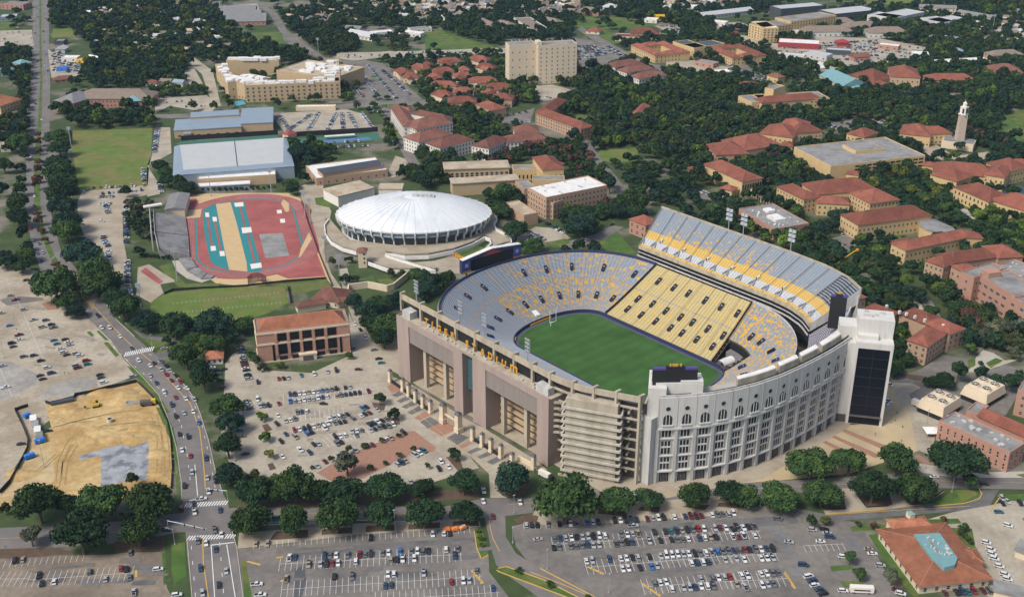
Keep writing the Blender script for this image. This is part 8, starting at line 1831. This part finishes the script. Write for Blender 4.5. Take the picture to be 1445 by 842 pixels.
one('G4', (30, 515, 45, 550, 55, 590, 20, 492), W, (0, 0, 40, -3)); one('G1', (1145, 630, 1240, 640, 1200, 600, 1265, 610), W, (0, 0, 40, -6)); one('G1', (1070, 440, 1055, 465, 1120, 455, 930, 490), 'on the side road by the practice field', (0, 0, 40, -5))
W = 'on the gravel lot'
one('G1', (60, 192, 88, 216, 135, 272, 188, 330, 260, 333, 292, 357, 240, 372, 302, 374, 55, 362, 5, 293, 108, 415, 112, 441, 68, 463, 75, 482, 305, 446, 322, 466, 368, 440, 388, 455, 395, 472, 345, 492, 358, 513, 378, 528, 430, 520, 450, 532, 135, 538, 192, 532, 232, 562, 265, 600, 292, 632, 228, 645, 242, 665, 432, 590, 440, 602, 490, 562, 496, 582, 565, 640, 572, 656, 585, 684, 752, 650, 15, 590, 30, 712, 150, 105), W, (0, 0, 40, -8)); one('G2', (120, 430, 272, 356, 30, 110), W, (0, 0, 40, -4), 'black')
row('L1 1235 0 1205 200', .9, 'beside the practice lawn, right edge', 0, 3.0); row('L1 640 500 700 490', 1, 'in the lot left of the bleachers'); row('L1 720 475 1150 455', .45, 'in the lot left of the bleachers'); row('L1 770 545 880 545', 1, 'in the lot left of the bleachers'); row('L1 790 520 1150 490', .6, 'in the lot left of the bleachers'); row('L1 770 600 880 600', .7, 'in the lot left of the bleachers')
row('L1 820 590 850 680', .95, 'in the lot left of the bleachers'); row('L1 1120 325 1130 430', .9, 'in the lot left of the bleachers'); row('L1 1245 430 1265 510', .8, 'in the lot left of the bleachers'); row('L1 990 600 990 820', .8, 'in the column below the bleacher slope', 0, 3.4); row('L2 990 10 990 250', .75, 'in the column below the bleacher slope', 0, 3.4)
row('L2 1000 370 995 460 1015 680', .95, 'in the column below the bleacher slope', 0, 3.0); row('L2 790 170 850 280 835 420', .75, 'in the inner column of the tan lot', 0, 3.2); one('L2', (795, 72, 640, 95, 640, 195, 845, 445), 'in the tan lot left of the bleachers', (0, 0, 40, 0))
def lot(spec, pitch, gap, p, where, flip=False):
 A = [(q.x, q.y) for q in (at(z) for z in fpts(spec))]; a, b, c, d = [Vector((x, y, 0)) for x, y in A]
 n = int(max((d - a).length, 1) / gap)
 for i in range(n + 1):
  s, e = a.lerp(d, i / max(n, 1)), b.lerp(c, i / max(n, 1)); dr = e - s; L = dr.length; dr.normalize(); nn = Vector((dr.y, -dr.x, 0)); k = pitch / 2
  while k < L:
   if random.random() < p: q = s + dr * k; CL.append((q.x, q.y, math.atan2(nn.y, nn.x), rkind(), rcol(), where))
   k += pitch
lot('F2 420 745 560 650 620 640 500 750', 2.75, 16, .8, ''); lot('F2 540 740 600 640 700 640 650 745', 2.75, 15, .85, ''); lot('F2 740 730 730 640 770 640 820 730', 2.75, 14, .85, ''); lot('F2 380 660 440 745 440 745 380 660', 2.75, 14, .9, ''); lot('F2 840 640 910 730 915 735 850 640', 2.75, 14, .9, '')
lot('F2 720 370 850 550 1040 560 880 370', 2.75, 15, .85, ''); lot('F2 960 400 1120 540 1170 520 1000 400', 2.75, 15, .7, ''); lot('F2 1080 300 1443 300 1443 320 1080 325', 2.75, 12, .7, ''); lot('F2 680 320 1000 310 1000 318 700 330', 2.75, 12, .25, ''); lot('F2 890 610 1000 605 1000 635 900 635', 2.75, 12, .9, '')
lot('F3 450 235 850 220 860 245 460 250', 2.75, 10, .9, ''); lot('F3 870 340 1050 300 960 260 860 270', 2.75, 14, .9, ''); lot('F3 960 265 1120 320 1140 320 1020 260', 2.75, 14, .9, ''); lot('F3 430 660 580 635 600 690 440 700', 2.75, 14, .6, ''); lot('F3 1320 150 1443 150 1443 205 1400 180', 2.75, 14, .9, '')
lot('F4 20 180 190 250 190 200 80 180', 2.75, 12, .9, ''); lot('F4 420 470 500 510 480 470 440 450', 2.75, 12, .6, ''); lot('F4 520 520 700 560 740 560 640 500', 2.75, 14, .7, ''); lot('F4 700 330 1100 330 1100 480 760 400', 2.75, 15, .6, ''); lot('F4 1050 300 1443 280 1443 470 1150 470', 2.75, 15, .55, ''); lot('F5 280 280 820 340 700 400 300 330', 2.75, 14, .6, ''); lot('F5 560 410 700 400 720 430 600 440', 2.75, 12, .6, '')
lot('F5 640 620 830 640 820 655 650 650', 2.75, 12, .7, ''); lot('F5 930 660 1020 650 1010 680 940 700', 2.75, 12, .6, ''); lot('F5 350 840 450 800 800 790 760 840', 2.75, 14, .5, '')
lot('F6 580 115 680 150 860 110 700 95', 2.75, 14, .5, ''); lot('F6 0 395 60 420 50 430 0 410', 2.75, 12, .8, ''); lot('F6 600 620 680 650 690 600 640 600', 2.75, 10, .6, 'x'); lot('F1 290 290 450 340 460 420 300 400', 2.75, 16, .5, ''); lot('F1 20 190 180 180 180 260 20 260', 2.75, 20, .2, ''); lot('F1 880 590 1160 560 1200 600 960 610', 2.75, 20, .35, '')
lot('K1 740 205 830 250 830 255 745 230', 2.75, 10, .9, 'in the small lot before the white-roofed hall'); lot('K1 830 165 930 215 940 225 840 175', 2.75, 10, .85, 'in the small lot before the white-roofed hall'); lot('F6 1230 180 1310 215 1320 205 1250 180', 2.75, 10, .7, ''); lot('R1 440 0 500 30 510 20 450 0', 2.75, 9, .9, '')
lot('F2 570 815 870 800 890 825 590 840', 2.75, 12, .7, ''); lot('Z5 1210 320 1440 290 1440 330 1230 340', 2.75, 12, .6, ''); lot('F3 600 540 720 560 700 580 610 570', 2.75, 12, .3, '')
one('R2', (385, 22, 372, 150, 352, 168), 'on the pavement right of the glass tower', (0, 0, 20, 8), 'white', 'van'); one('K1', (1170, 172, 1040, 252, 1205, 20), 'on the curved campus street', (0, 0, 30, -10)); one('F8', (1250, 405, 1262, 415, 1272, 428), 'on the curved campus street', (0, 0, 14, 20), 'black')
CL = [c for c in CL if -12 < pix((c[0], c[1], 0))[0] < PW + 12 and -5 < pix((c[0], c[1], 0))[1] < PH + 8]
def overl(c, acc): return any(abs(c[0] - a[0]) < 2.0 and abs(c[1] - a[1]) < 2.0 for a in acc)
acc = []
for c in CL:
 if not overl(c, acc[-60:]): acc.append(c)
CL = acc
CL.sort(key=lambda c: mpp(pix((c[0], c[1], 0))))
named = [c for c in CL if len(c[5]) > 2][:296]; ns = set(id(c) for c in named); rest = [c for c in CL if id(c) not in ns]
named.sort(key=lambda c: pix((c[0], c[1], 0))[0]); tot = {}; cnt = {}
for c in named: tot[(c[3], c[4], c[5])] = tot.get((c[3], c[4], c[5]), 0) + 1
CZ = LAYER[0] * .7
for (x, y, rz, kind, colour, where) in named:
 k = (kind, colour, where); i = cnt.get(k, 0); cnt[k] = i + 1
 lb = '%s %s %s' % (colour, 'SUV' if kind == 'suv' else kind, where)
 if tot[k] > 1: lb += ', %s from left' % ordn(i)
 t = thing('pickup_truck' if kind == 'pickup' else ('van' if kind == 'van' else 'car'), lb, 'car', (x, y, CZ), rz, 'cars ' + where)
 b, g, wh, ax = car_mesh(kind, colour)
 local('body', b, t); local('windows', g, t)
 for q in ax: o = local('wheel', wh, t); o.location = (q[0], q[1], .34)
far_mb = MB(); cols = list(PAINT)
for (x, y, rz, kind, colour, where) in rest:
 b, g, wh, ax = CGEO[kind]; co, si = math.cos(rz), math.sin(rz)
 f = lambda v: (v[0] * co - v[1] * si + x, v[0] * si + v[1] * co + y, v[2] * 1.02 + CZ)
 far_mb.add([f(v) for v in b.v], b.f, cols.index(colour)); far_mb.add([f(v) for v in g.v], g.f, len(cols))
o = far_mb.build('distant_cars', [PM[c] for c in cols] + [M_CARGLASS]); tag(o, 'hundreds of distant parked cars filling the far lots and streets', 'cars', kind='stuff')
def box_truck(p, rz, L, Wd, H, m, label, name, cat, cab=None):
 t = thing(name, label, cat, (p.x, p.y, CZ), rz); 
 mb = MB(); mb.box((0, 0, .7), (L, Wd, H - .7)); mb.box((0, 0, H), (L * .96, Wd * .9, .15)); local('body', mb.mesh('body', m), t)
 if cab:
  mb = MB(); mb.box((L / 2 + 1.1, 0, .5), (2.0, Wd * .92, H * .62)); local('cab', mb.mesh('cab', cab), t); mb = MB(); mb.box((L / 2 + 2.05, 0, H * .42), (.3, Wd * .8, H * .22)); local('windscreen', mb.mesh('windscreen', M_CARGLASS), t)
 else:
  mb = MB(); mb.box((0, -Wd / 2 - .01, 1.7), (L * .7, .06, .7)); mb.box((0, Wd / 2 + .01, 1.7), (L * .7, .06, .7)); local('windows', mb.mesh('windows', M_CARGLASS), t)
 wm = CMESH['wheel']
 for q in (-.32, .3):
  for s in (-1, 1): o = local('wheel', wm, t); o.location = (L * q, s * (Wd / 2 - .15), .48); o.scale = (1.4, 1.4, 1.4)
 return t
p = ptz('G8', 645, 708); box_truck(p, -.08, 10.5, 2.6, 3.4, M_WALLWHITE, 'long white motorhome parked at the bottom edge beside the station', 'motorhome', 'motorhome')
a, b = ptz('R2', 560, 165), ptz('R2', 740, 250); box_truck((a + b) / 2, math.atan2(b.y - a.y, b.x - a.x), (b - a).length - 1, 2.7, 4.0, M_WALLWHITE, 'long white trailer beside the cooling tower', 'trailer', 'trailer', M_WALLWHITE)
a, b = ptz('R2', 750, 250), ptz('R2', 830, 285); box_truck((a + b) / 2, math.atan2(b.y - a.y, b.x - a.x), (b - a).length - 1, 2.6, 3.6, M_WALLWHITE, 'short white box truck parked behind the long trailer', 'box_truck', 'truck', M_WALLWHITE)
a, b = ptz('R2', 720, 575), ptz('R2', 775, 650); box_truck((a + b) / 2, math.atan2(b.y - a.y, b.x - a.x), 9, 2.6, 3.2, M_PURPLE, 'purple trailer at the edge of the big round oak by the plaza', 'trailer', 'trailer')
a, b = ptz('G7', 310, 140), ptz('G7', 400, 185); box_truck((a + b) / 2, math.atan2(b.y - a.y, b.x - a.x), 7, 2.6, 3.2, M_WALLWHITE, 'white box truck beside the near corner of the entrance front', 'box_truck', 'truck', M_BLACK)
LZ = LAYER[0]
def pole(f, x, y, h, arm, where, lab, cat='street lamp', name='street_lamp', rz=0.0, grp='street lamps'):
 p = ptz(f, x, y); t = thing(name, lab, cat, (p.x, p.y, 0), rz, grp)
 mb = MB(); mb.tube((0, 0, 0), (0, 0, h), .16, 6, .1); mb.box((0, 0, 0), (.7, .7, .7)); local('pole', mb.mesh('pole', M_STEEL), t)
 if arm:
  mb = MB(); mb.tube((0, 0, h - .1), (arm, 0, h + .35), .09, 6); local('arm', mb.mesh('arm', M_STEEL), t)
  mb = MB(); mb.box((arm + .3, 0, h + .25), (1.2, .45, .2)); local('lamp_head', mb.mesh('lamp_head', M_LAMP), t)
 else:
  mb = MB(); mb.box((0, 0, h), (1.3, .5, .25)); local('lamp_head', mb.mesh('lamp_head', M_LAMP), t)
for f, x, y, h, a, lb in (('G6', 913, 475, 13, 0, 'grey lamp pole at the top row of the grey lot'), ('G7', 858, 375, 12, 0, 'grey lamp pole in front of the ramp tower oaks'), ('G7', 370, 682, 11, 0, 'dark lamp pole at the tip of the curved walk'), ('G7', 718, 820, 11, 0, 'dark lamp pole at the lower end of the curved walk'), ('G7', 182, 370, 11, 0, 'lamp pole by the junction crossing'), ('G7', 175, 535, 9, 0, 'lamp pole on the pale corner pavement'),
 ('G8', 148, 285, 11, 0, 'pale lamp pole between two oaks at the south lot'), ('G8', 1090, 215, 10, 1.5, 'thin lamp pole on the walk by the drive'), ('G8', 960, 100, 9, 0, 'lamp pole at the brick paving of the plaza'), ('G2', 1000, 590, 9, 2.5, 'lamp pole on the green verge of the avenue, lower'), ('G2', 975, 330, 9, 2.5, 'lamp pole on the green verge of the avenue, middle'), ('G1', 862, 480, 9, 0, 'lamp pole on the triangle island of the side road'),
 ('G2', 1330, 520, 10, 0, 'lamp pole between oaks at the left of the centre lot'), ('G2', 1300, 370, 10, 0, 'upper lamp pole between oaks left of the centre lot'), ('G5', 125, 525, 10, 0, 'lamp pole beside the lower oaks left of the centre lot'), ('G1', 92, 380, 12, 0, 'brown pole standing alone on the gravel lot'), ('G1', 25, 540, 10, 0, 'pole at the striped gravel bay'), ('R2', 680, 320, 9, 0, 'thin lamp pole on the plaza by the white trailers'), ('G3', 990, 545, 9, 3, 'lamp pole at the lower left corner of the crossroads'), ('K1', 737, 320, 12, 0, 'thin lamp pole behind the wide scoreboard'), ('F8', 60, 330, 10, 0, 'lamp pole beside the front dormitory')):
 pole(f, x, y, h, a, '', lb, rz=random.uniform(0, 6))
def sports_pole(f, x, y, h, lb):
 p = ptz(f, x, y); t = thing('sports_light', lb, 'floodlight', (p.x, p.y, 0), 0, 'track floodlights')
 mb = MB(); mb.tube((0, 0, 0), (0, 0, h), .45, 8, .25); local('pole', mb.mesh('pole', M_STEEL), t)
 mb = MB()
 for k in range(3): mb.box((0, 0, h - .4 - k * 1.1), (3.6, .5, .8))
 local('lamp_bank', mb.mesh('lamp_bank', M_LAMP), t)
for f, x, y, h, lb in (('Z6', 268, 610, 26, 'floodlight pole at the curved end of the bleachers'), ('Z6', 478, 75, 22, 'floodlight pole at the back left of the track'), ('Z6', 855, 55, 22, 'floodlight pole behind the back of the track'), ('Z6', 1068, 215, 24, 'floodlight pole by the right back corner of the track'), ('Z6', 1100, 245, 22, 'second floodlight pole by the arena side of the track'), ('Z6', 1285, 620, 22, 'floodlight pole at the lower right corner of the track'), ('Z6', 1195, 490, 22, 'floodlight pole in the lane between the track and the dome'), ('L1', 558, 150, 20, 'pale pole at the upper left corner of the practice lawn'), ('F2', 600, 320, 24, 'tall thin pole at the edge of the wood behind the apartments'), ('F5', 1228, 215, 24, 'tall pale pole in the far right trees'), ('Z6', 40, 770, 18, 'pale floodlight pole at the throwing pad')):
 sports_pole(f, x, y, h, lb)
def signal(f, x, y, x2, y2, lb):
 p = ptz(f, x, y); q = ptz(f, x2, y2, 6.4); t = thing('traffic_signal', lb, 'traffic light', (p.x, p.y, 0), 0, 'traffic signals at the crossroads'); WORLD[t.name] = (p.x, p.y, 0)
 mb = MB(); mb.tube(p, p + Vector((0, 0, 6.6)), .22, 8, .16); mb.build('mast', M_STEEL, t)
 mb = MB(); mb.tube(p + Vector((0, 0, 6.4)), q, .16, 6, .1); mb.build('arm', M_STEEL, t)
 for k in (.45, .7, .95):
  c = Vector((p.x, p.y, 6.4)).lerp(q, k); mb = MB(); mb.box((c.x, c.y, c.z - 1.0), (.5, .5, 1.2)); mb.build('signal_head', M_BLACK, t)
 c = Vector((p.x, p.y, 6.4)).lerp(q, .2); mb = MB(); mb.bar(c + Vector((0, 0, -.3)), c.lerp(q, .25) + Vector((0, 0, -.3)), .1, .8); mb.build('street_sign', M_BLUEP, t)
signal('G3', 1290, 300, 1170, 228, 'signal arm with blue street sign at the upper right of the crossroads'); signal('G3', 880, 400, 945, 330, 'green signal pole leaning over the side road at the crossroads'); signal('G3', 955, 470, 1165, 455, 'long signal arm reaching over the avenue at the lower crossing')
def fence(spec, lb, m=M_BLACK, h=2.2, name='site_fence'):
 P = [at(p) for p in fpts(spec)]; t = thing(name, lb, 'fence', (P[0].x, P[0].y, 0))
 mb = MB(); mb.wallstrip([(p.x, p.y) for p in P], LZ * 0, h, .12); mb.build('screen', m, t)
 mb = MB()
 for a, b in zip(P[:-1], P[1:]):
  n = max(1, int((b - a).length / 6))
  for i in range(n): q = a.lerp(b, i / n); mb.tube((q.x, q.y, 0), (q.x, q.y, h + .2), .07, 5)
 mb.build('posts', M_STEEL, t)
fence('G2 258 195 290 205 420 170 425 155 530 135 620 110 690 98 775 78', 'black screened site fence along the top of the sand site')
fence('G2 778 78 850 150 900 210 945 300 965 400 975 560 968 680', 'thin black fence between the sand site and the avenue', h=1.6)
fence('G2 160 215 85 240 130 330 160 410 155 460 110 550 60 640 0 705', 'curving black silt fence at the left of the sand site')
fence('Z6 185 690 240 665 400 655 700 640 950 610 1200 592', 'low dark fence between the track and the practice field', h=1.8)
fence('Z6 955 640 975 745', 'dark screen at the right end of the practice field', h=3)
fence('Z6 1040 100 1090 260 1150 430 1235 640', 'dark fence along the arena side of the track', h=1.8)
fence('L1 560 130 545 20', 'dark fence by the upper left corner of the practice lawn', h=2)
fence('G8 415 240 465 305 570 298', 'low green edging rail at the first planted bed', h=.8); fence('G8 620 225 670 292 780 285', 'low green edging rail at the second planted bed', h=.8); fence('G8 835 225 885 278 960 275 1050 210', 'low green edging rail at the third planted bed', h=.8)
def digger():
 p = ptz('G2', 545, 215); t = thing('excavator', 'yellow excavator with raised arm on the sand site', 'excavator', (p.x, p.y, LZ), .4)
 mb = MB(); mb.box((0, -1.1, 0), (4, .7, .9)); mb.box((0, 1.1, 0), (4, .7, .9)); local('tracks', mb.mesh('tracks', M_BLACK), t)
 mb = MB(); mb.box((-.2, 0, .9), (3.6, 2.6, 1.3)); local('body', mb.mesh('body', M_MACHYEL), t)
 mb = MB(); mb.box((.7, .7, 2.2), (1.5, 1.1, 1.3)); local('cab', mb.mesh('cab', M_CARGLASS), t)
 mb = MB(); mb.tube((1.4, -.2, 1.6), (-3.6, -.4, 4.6), .35, 6, .28); mb.tube((-3.6, -.4, 4.6), (-6.0, -.5, 2.0), .26, 6, .2); local('arm', mb.mesh('arm', M_MACHYEL), t)
 mb = MB(); mb.box((-6.1, -.5, 1.0), (1.1, 1.2, 1.0)); local('bucket', mb.mesh('bucket', M_BLACK), t)
digger()
def loader():
 p = ptz('G2', 845, 205); t = thing('earth_hauler', 'dark earth mover with a yellow cab by the site fence', 'earth mover', (p.x, p.y, LZ), .2)
 mb = MB(); mb.box((-1.5, 0, .8), (7, 3.2, 2.2)); local('hopper', mb.mesh('hopper', M_DARKWALL), t); mb = MB(); mb.box((2.6, 0, 1.0), (2.4, 2.4, 2.6)); local('cab', mb.mesh('cab', M_MACHYEL), t)
 for sx in (-3.6, 2.4):
  for sy in (-1.5, 1.5): o = local('wheel', CMESH['wheel'], t); o.location = (sx, sy, .8); o.scale = (2.3, 2.3, 2.3)
loader()
p = ptz('G2', 755, 200); t = thing('skip', 'long grey steel skip on the sand site', 'skip', (p.x, p.y, LZ), .25)
mb = MB(); mb.box((0, 0, 0), (8, 2.4, .2)); mb.box((0, -1.2, 0), (8.2, .15, 1.8)); mb.box((0, 1.2, 0), (8.2, .15, 1.8)); mb.box((-4, 0, 0), (.15, 2.4, 1.8)); mb.box((4, 0, 0), (.15, 2.4, 1.8)); local('tub', mb.mesh('tub', M_STADGREY), t)
p = ptz('G2', 622, 300); t = thing('concrete_pipe', 'pale concrete pipe ring standing on the sand site', 'pipe', (p.x, p.y, LZ)); mb = MB(); mb.tube((0, 0, 0), (0, 0, 2.0), 1.7, 16); local('ring', mb.mesh('ring', M_STADWHITE), t); mb = MB(); mb.tube((0, 0, 2.0), (0, 0, 2.03), 1.3, 16); local('hollow_shade', mb.mesh('hollow_shade', M_DARK), t)  # black disc on the closed top paints the shade inside the pipe
for k, (x, y, lb, c) in enumerate(((155, 275, 'bright blue bin at the top of the white site sheds', M_BLUE), (170, 505, 'bright blue machine below the grey pole', M_BLUE), (228, 418, 'blue and white tank at the lower end of the site sheds', M_BLUE))):
 p = ptz('G2', x, y); t = thing('site_bin', lb, 'bin', (p.x, p.y, LZ), .9 - .2 * k, 'blue site containers'); mb = MB(); mb.box((0, 0, .3), (5.5 if k else 3.6, 2.6, 2.0)); mb.box((0, 0, 2.3), (5 if k else 3.2, 2.2, .3)); local('tub', mb.mesh('tub', c), t); mb = MB(); mb.box((1, 0, 0), (1.2, 3, .6)); mb.box((-1, 0, 0), (1.2, 3, .6)); local('skid', mb.mesh('skid', M_BLACK), t)
sl = ['first white site shed, nearest the blue bin', 'second white site shed with a side awning', 'third white site shed in the row', 'last white site shed, beside the blue tank']
for k in range(4):
 a = ptz('G2', 190 + k * 12, 300 + k * 32); t = thing('site_shed', sl[k], 'shed', (a.x, a.y, LZ), -1.2, 'white site sheds'); mb = MB(); mb.box((0, 0, 0), (6.5, 3.2, 2.6)); local('wall', mb.mesh('wall', M_WALLWHITE), t); mb = MB(); mb.box((0, .1, 2.6), (6.9, 3.6, .2)); local('roof', mb.mesh('roof', M_FLATGREY if k % 2 else M_FLATWHITE), t); mb = MB(); mb.box((1, -1.65, .2), (.9, .12, 2.0)); local('door', mb.mesh('door', M_DARKWALL), t)
pole('G2', 250, 558, 17, 0, '', 'tall grey pole standing on the sand below the site sheds')
for x, y, lb in ((345, 185, 'long black barrier sheet left of the screened site fence'), ):
 o = MB(); a, b = ptz('G2', 290, 205), ptz('G2', 420, 180); o.bar((a.x, a.y, 0), (b.x, b.y, 0), 3.0, 1.9); tag(o.build('silt_stack', M_METALDARK), lb, 'barrier')
for k in range(3):
 p = ptz('G6', 1205 + 45 * k, 468 - 8 * (k == 2)); t = thing('orange_compressor', ['orange compressor at the left of the coned bays', 'orange compressor in the middle of the coned bays', 'orange and white compressor at the right of the coned bays'][k], 'machine', (p.x, p.y, CZ), .3 * k, 'orange plant in the grey lot'); mb = MB(); mb.box((0, 0, .5), (3.4, 1.8, 1.4)); mb.box((.3, 0, 1.9), (2.2, 1.4, .4)); local('body', mb.mesh('body', M_ORANGE if k < 2 else mat('pale_orange', (.7, .35, .2))), t)
 for sy in (-.9, .9): o = local('wheel', CMESH['wheel'], t); o.location = (0, sy, .34)
p = ptz('U2', 995, 325); q = ptz('U2', 1100, 240, 16); t = thing('boom_lift', 'orange and yellow boom lift reaching out behind the upper deck rim', 'boom lift', (p.x, p.y, 0))
mb = MB(); mb.box((p.x, p.y, .6), (5, 2.6, 2), .5); mb.build('base', M_ORANGE, t); mb = MB(); mb.tube((p.x, p.y, 2.5), (p.x + 3, p.y + 2, 5), .5, 6, .4); mb.tube((p.x + 3, p.y + 2, 5), (p.x + 14, p.y + 4, 12), .4, 6, .3); mb.build('boom', M_MACHYEL, t); mb = MB(); mb.box((p.x + 14.5, p.y + 4, 11.5), (1.6, 2, 1.4)); mb.build('basket', M_ORANGE, t)
def bl2():
 inner = [at(Q('Z6', *p)) for p in ((318, 212), (335, 330), (345, 462))]; outer = [at(Q('Z6', *p), 9) for p in ((118, 165), (125, 300), (150, 400))]
 c = inner[1]; t = thing('bleachers', 'grey stepped bleachers along the left side of the red track', 'bleachers', (c.x, c.y, 0)); mm_ = mat('bleacher_grey', (0.235, 0.23, 0.225), .85, .22, .35, c2=(.17, .16, .155), c2scale=.1)
 for k in range(2):
  mb = MB(); nr = 20
  for i in range(nr):
   f0, f1 = i / nr, (i + 1) / nr; a0, a1 = inner[k].lerp(outer[k], f0), inner[k].lerp(outer[k], f1); b0, b1 = inner[k + 1].lerp(outer[k + 1], f0), inner[k + 1].lerp(outer[k + 1], f1)
   sh = (b0 - a0).normalized() * .7
   mb.prism([((a0 + sh).x, (a0 + sh).y), ((b0 - sh).x, (b0 - sh).y), ((b1 - sh).x, (b1 - sh).y), ((a1 + sh).x, (a1 + sh).y)], 0, 1.2 + 8.0 * (i + 1) / nr)
  mb.build('seat_bank', mm_, t)
 occ([inner[0], inner[2], outer[2], outer[0]])
 mb = MB(); P = [at(Q('Z6', *p), 9.5) for p in ((118, 165), (125, 300), (148, 405))]; mb.wallstrip([(p.x, p.y) for p in P], 8.8, 10.6, .3); mb.build('back_rail', M_STADWHITE, t)
 mb = MB(); P = [at(Q('Z6', *p), 1) for p in ((275, 470), (330, 540), (420, 590), (480, 585))]; P2 = [at(Q('Z6', *p), 1) for p in ((350, 465), (390, 520), (450, 560), (500, 570))]
 for k in range(3): mb.prism([(P[k].x, P[k].y), (P[k + 1].x, P[k + 1].y), (P2[k + 1].x, P2[k + 1].y), (P2[k].x, P2[k].y)], 0, 2.2 - k * .5)
 mb.build('curved_bank', mm_, t)
bl2()
bld('press_box', 'small dark-roofed stand house at the back of the grey bleachers', 'building', [('Z6', 190, 158, 310, 152, 290, 60, 8, 'gable', dict(rows=0, rise=.1))], M_CREAM, M_GREYSH)
p = ptz('Z6', 118, 420); q = ptz('Z6', 95, 125, 9); t = thing('lattice_tower', 'tall white lattice screen with flat top beside the bleachers', 'tower', (p.x, p.y, 0))
mb = MB(); e = ptz('Z6', 105, 240)
for k in range(14): c = Vector((p.x, p.y, 0)).lerp(Vector((e.x, e.y, 0)), k / 13); mb.tube((c.x, c.y, 0), (c.x, c.y, 14), .22, 5)
for z in (3, 7, 11, 14): mb.bar((p.x, p.y, z), (e.x, e.y, z), .25, .3)
mb.build('lattice', M_WALLWHITE, t); mb = MB(); mb.bar((e.x - 4, e.y - 2, 14), (e.x + 9, e.y + 5, 14), 4, 1.2); mb.build('flat_top', M_WALLWHITE, t)
p = ptz('Z6', 770, 610); t = thing('throwing_cage', 'dark netted throwing cage at the near end of the red track', 'throwing cage', (p.x, p.y, 0)); CG = [ptz('Z6', *q) for q in ((712, 632), (735, 612), (770, 605), (800, 612), (826, 630))]
mb = MB()
for q in CG: mb.tube((q.x, q.y, 0), (q.x, q.y, 7), .18, 6)
mb.build('posts', M_BLACK, t); mb = MB()
for a, b in zip(CG[:-1], CG[1:]):
 for i in range(9): c = a.lerp(b, i / 8); mb.tube((c.x, c.y, .3), (c.x, c.y, 6.8), .13, 4)
 for z in np.arange(.5, 7, .8): mb.tube((a.x, a.y, z), (b.x, b.y, z), .12, 4)
mb.build('net', mat('dark_red_net', (.10, .03, .035)), t)
P = [ptz('M1', *q) for q in ((285, 430), (290, 385), (440, 365), (590, 395), (640, 380), (750, 290))]; mb = MB(); mb.wallstrip([(q.x, q.y) for q in P], 0, 5.0, 1.0); o = mb.build('garden_wall', M_CREAM); tag(o, 'long cream garden wall with arches around the animal court below the dome', 'wall')
def person_mesh():
 me = bpy.data.meshes.new('figure'); v = [(0, 0, .95), (0, 0, 1.2), (0, 0, 1.45), (0, 0, 1.55), (0, .02, 1.68), (-.2, 0, 1.42), (-.27, .02, 1.12), (-.27, -.04, .86), (.2, 0, 1.42), (.27, .02, 1.12), (.27, -.06, .86), (-.1, 0, .9), (-.12, -.05, .5), (-.13, .05, .08), (.1, 0, .9), (.12, .06, .5), (.13, .0, .08), (-.13, -.1, .04), (.13, -.14, .04)]
 e = [(0, 1), (1, 2), (2, 3), (3, 4), (2, 5), (5, 6), (6, 7), (2, 8), (8, 9), (9, 10), (0, 11), (11, 12), (12, 13), (0, 14), (14, 15), (15, 16), (13, 17), (16, 18)]
 me.from_pydata(v, e, []); o = bpy.data.objects.new('figure', me); COL.objects.link(o); m = o.modifiers.new('skin', 'SKIN'); R = [.15, .15, .14, .06, .105, .07, .055, .045, .07, .055, .045, .1, .075, .055, .1, .075, .055, .045, .045]
 for sv, r in zip(me.skin_vertices[0].data, R): sv.radius = (r, r)
 me.skin_vertices[0].data[0].use_root = True
 o.modifiers.new('sub', 'SUBSURF').render_levels = 1; dg = bpy.context.evaluated_depsgraph_get(); out = bpy.data.meshes.new_from_object(o.evaluated_get(dg)); bpy.data.objects.remove(o); return out
PMESH = {}
base_p = person_mesh()
for k, (f, x, y, c, lb) in enumerate((('R2', 445, 245, 'dark', 'person in dark clothes standing highest on the yellow plaza'), ('R2', 432, 300, 'dark', 'person in dark clothes on the yellow plaza below the first one'), ('R2', 490, 352, 'blue', 'person in blue in the middle of the yellow plaza'), ('R2', 275, 408, 'dark', 'person in dark clothes near the brick bands of the plaza'), ('R2', 480, 462, 'red', 'person in red near the lower edge of the yellow plaza'), ('G1', 365, 632, 'dark', 'person in dark clothes walking on the gravel lot, left one'), ('G1', 390, 634, 'red', 'person in red walking on the gravel lot, right one'), ('G3', 30, 565, 'blue', 'person in blue on the side road at the left edge'))):
 if c not in PMESH: PMESH[c] = base_p.copy(); PMESH[c].materials.clear(); PMESH[c].materials.append(mat('clothes_' + c, dict(dark=(.03, .03, .035), blue=(.05, .08, .2), red=(.3, .05, .05))[c]))
 p = ptz(f, x, y); o = bpy.data.objects.new('person', PMESH[c]); COL.objects.link(o); o.location = (p.x, p.y, LZ); o.rotation_euler = (0, 0, k * 1.3); tag(o, lb, 'person', 'people on the open pavements')
hz = MB(); hz.prism([(-2600, -60), (2600, -60), (2600, 3600), (-2600, 3600)], -3.0, 420.0, bottom=True)
m = bpy.data.materials.new('haze'); m.use_nodes = True; N = m.node_tree.nodes; N.clear(); out = N.new('ShaderNodeOutputMaterial'); pv = N.new('ShaderNodeVolumePrincipled')
pv.inputs['Color'].default_value = (0.50, 0.72, 0.95, 1); pv.inputs['Density'].default_value = 0.00003; pv.inputs['Anisotropy'].default_value = 0.0
m.node_tree.links.new(pv.outputs['Volume'], out.inputs['Volume'])
if HAZE:
 o = hz.build('haze', m); tag(o, 'thin bluish air over the town', kind='stuff')
print('TREES', len(TREES), 'CARS', len(CL), len(named), 'WINDOWS', NWIN[0], 'OBJECTS', len(bpy.data.objects))
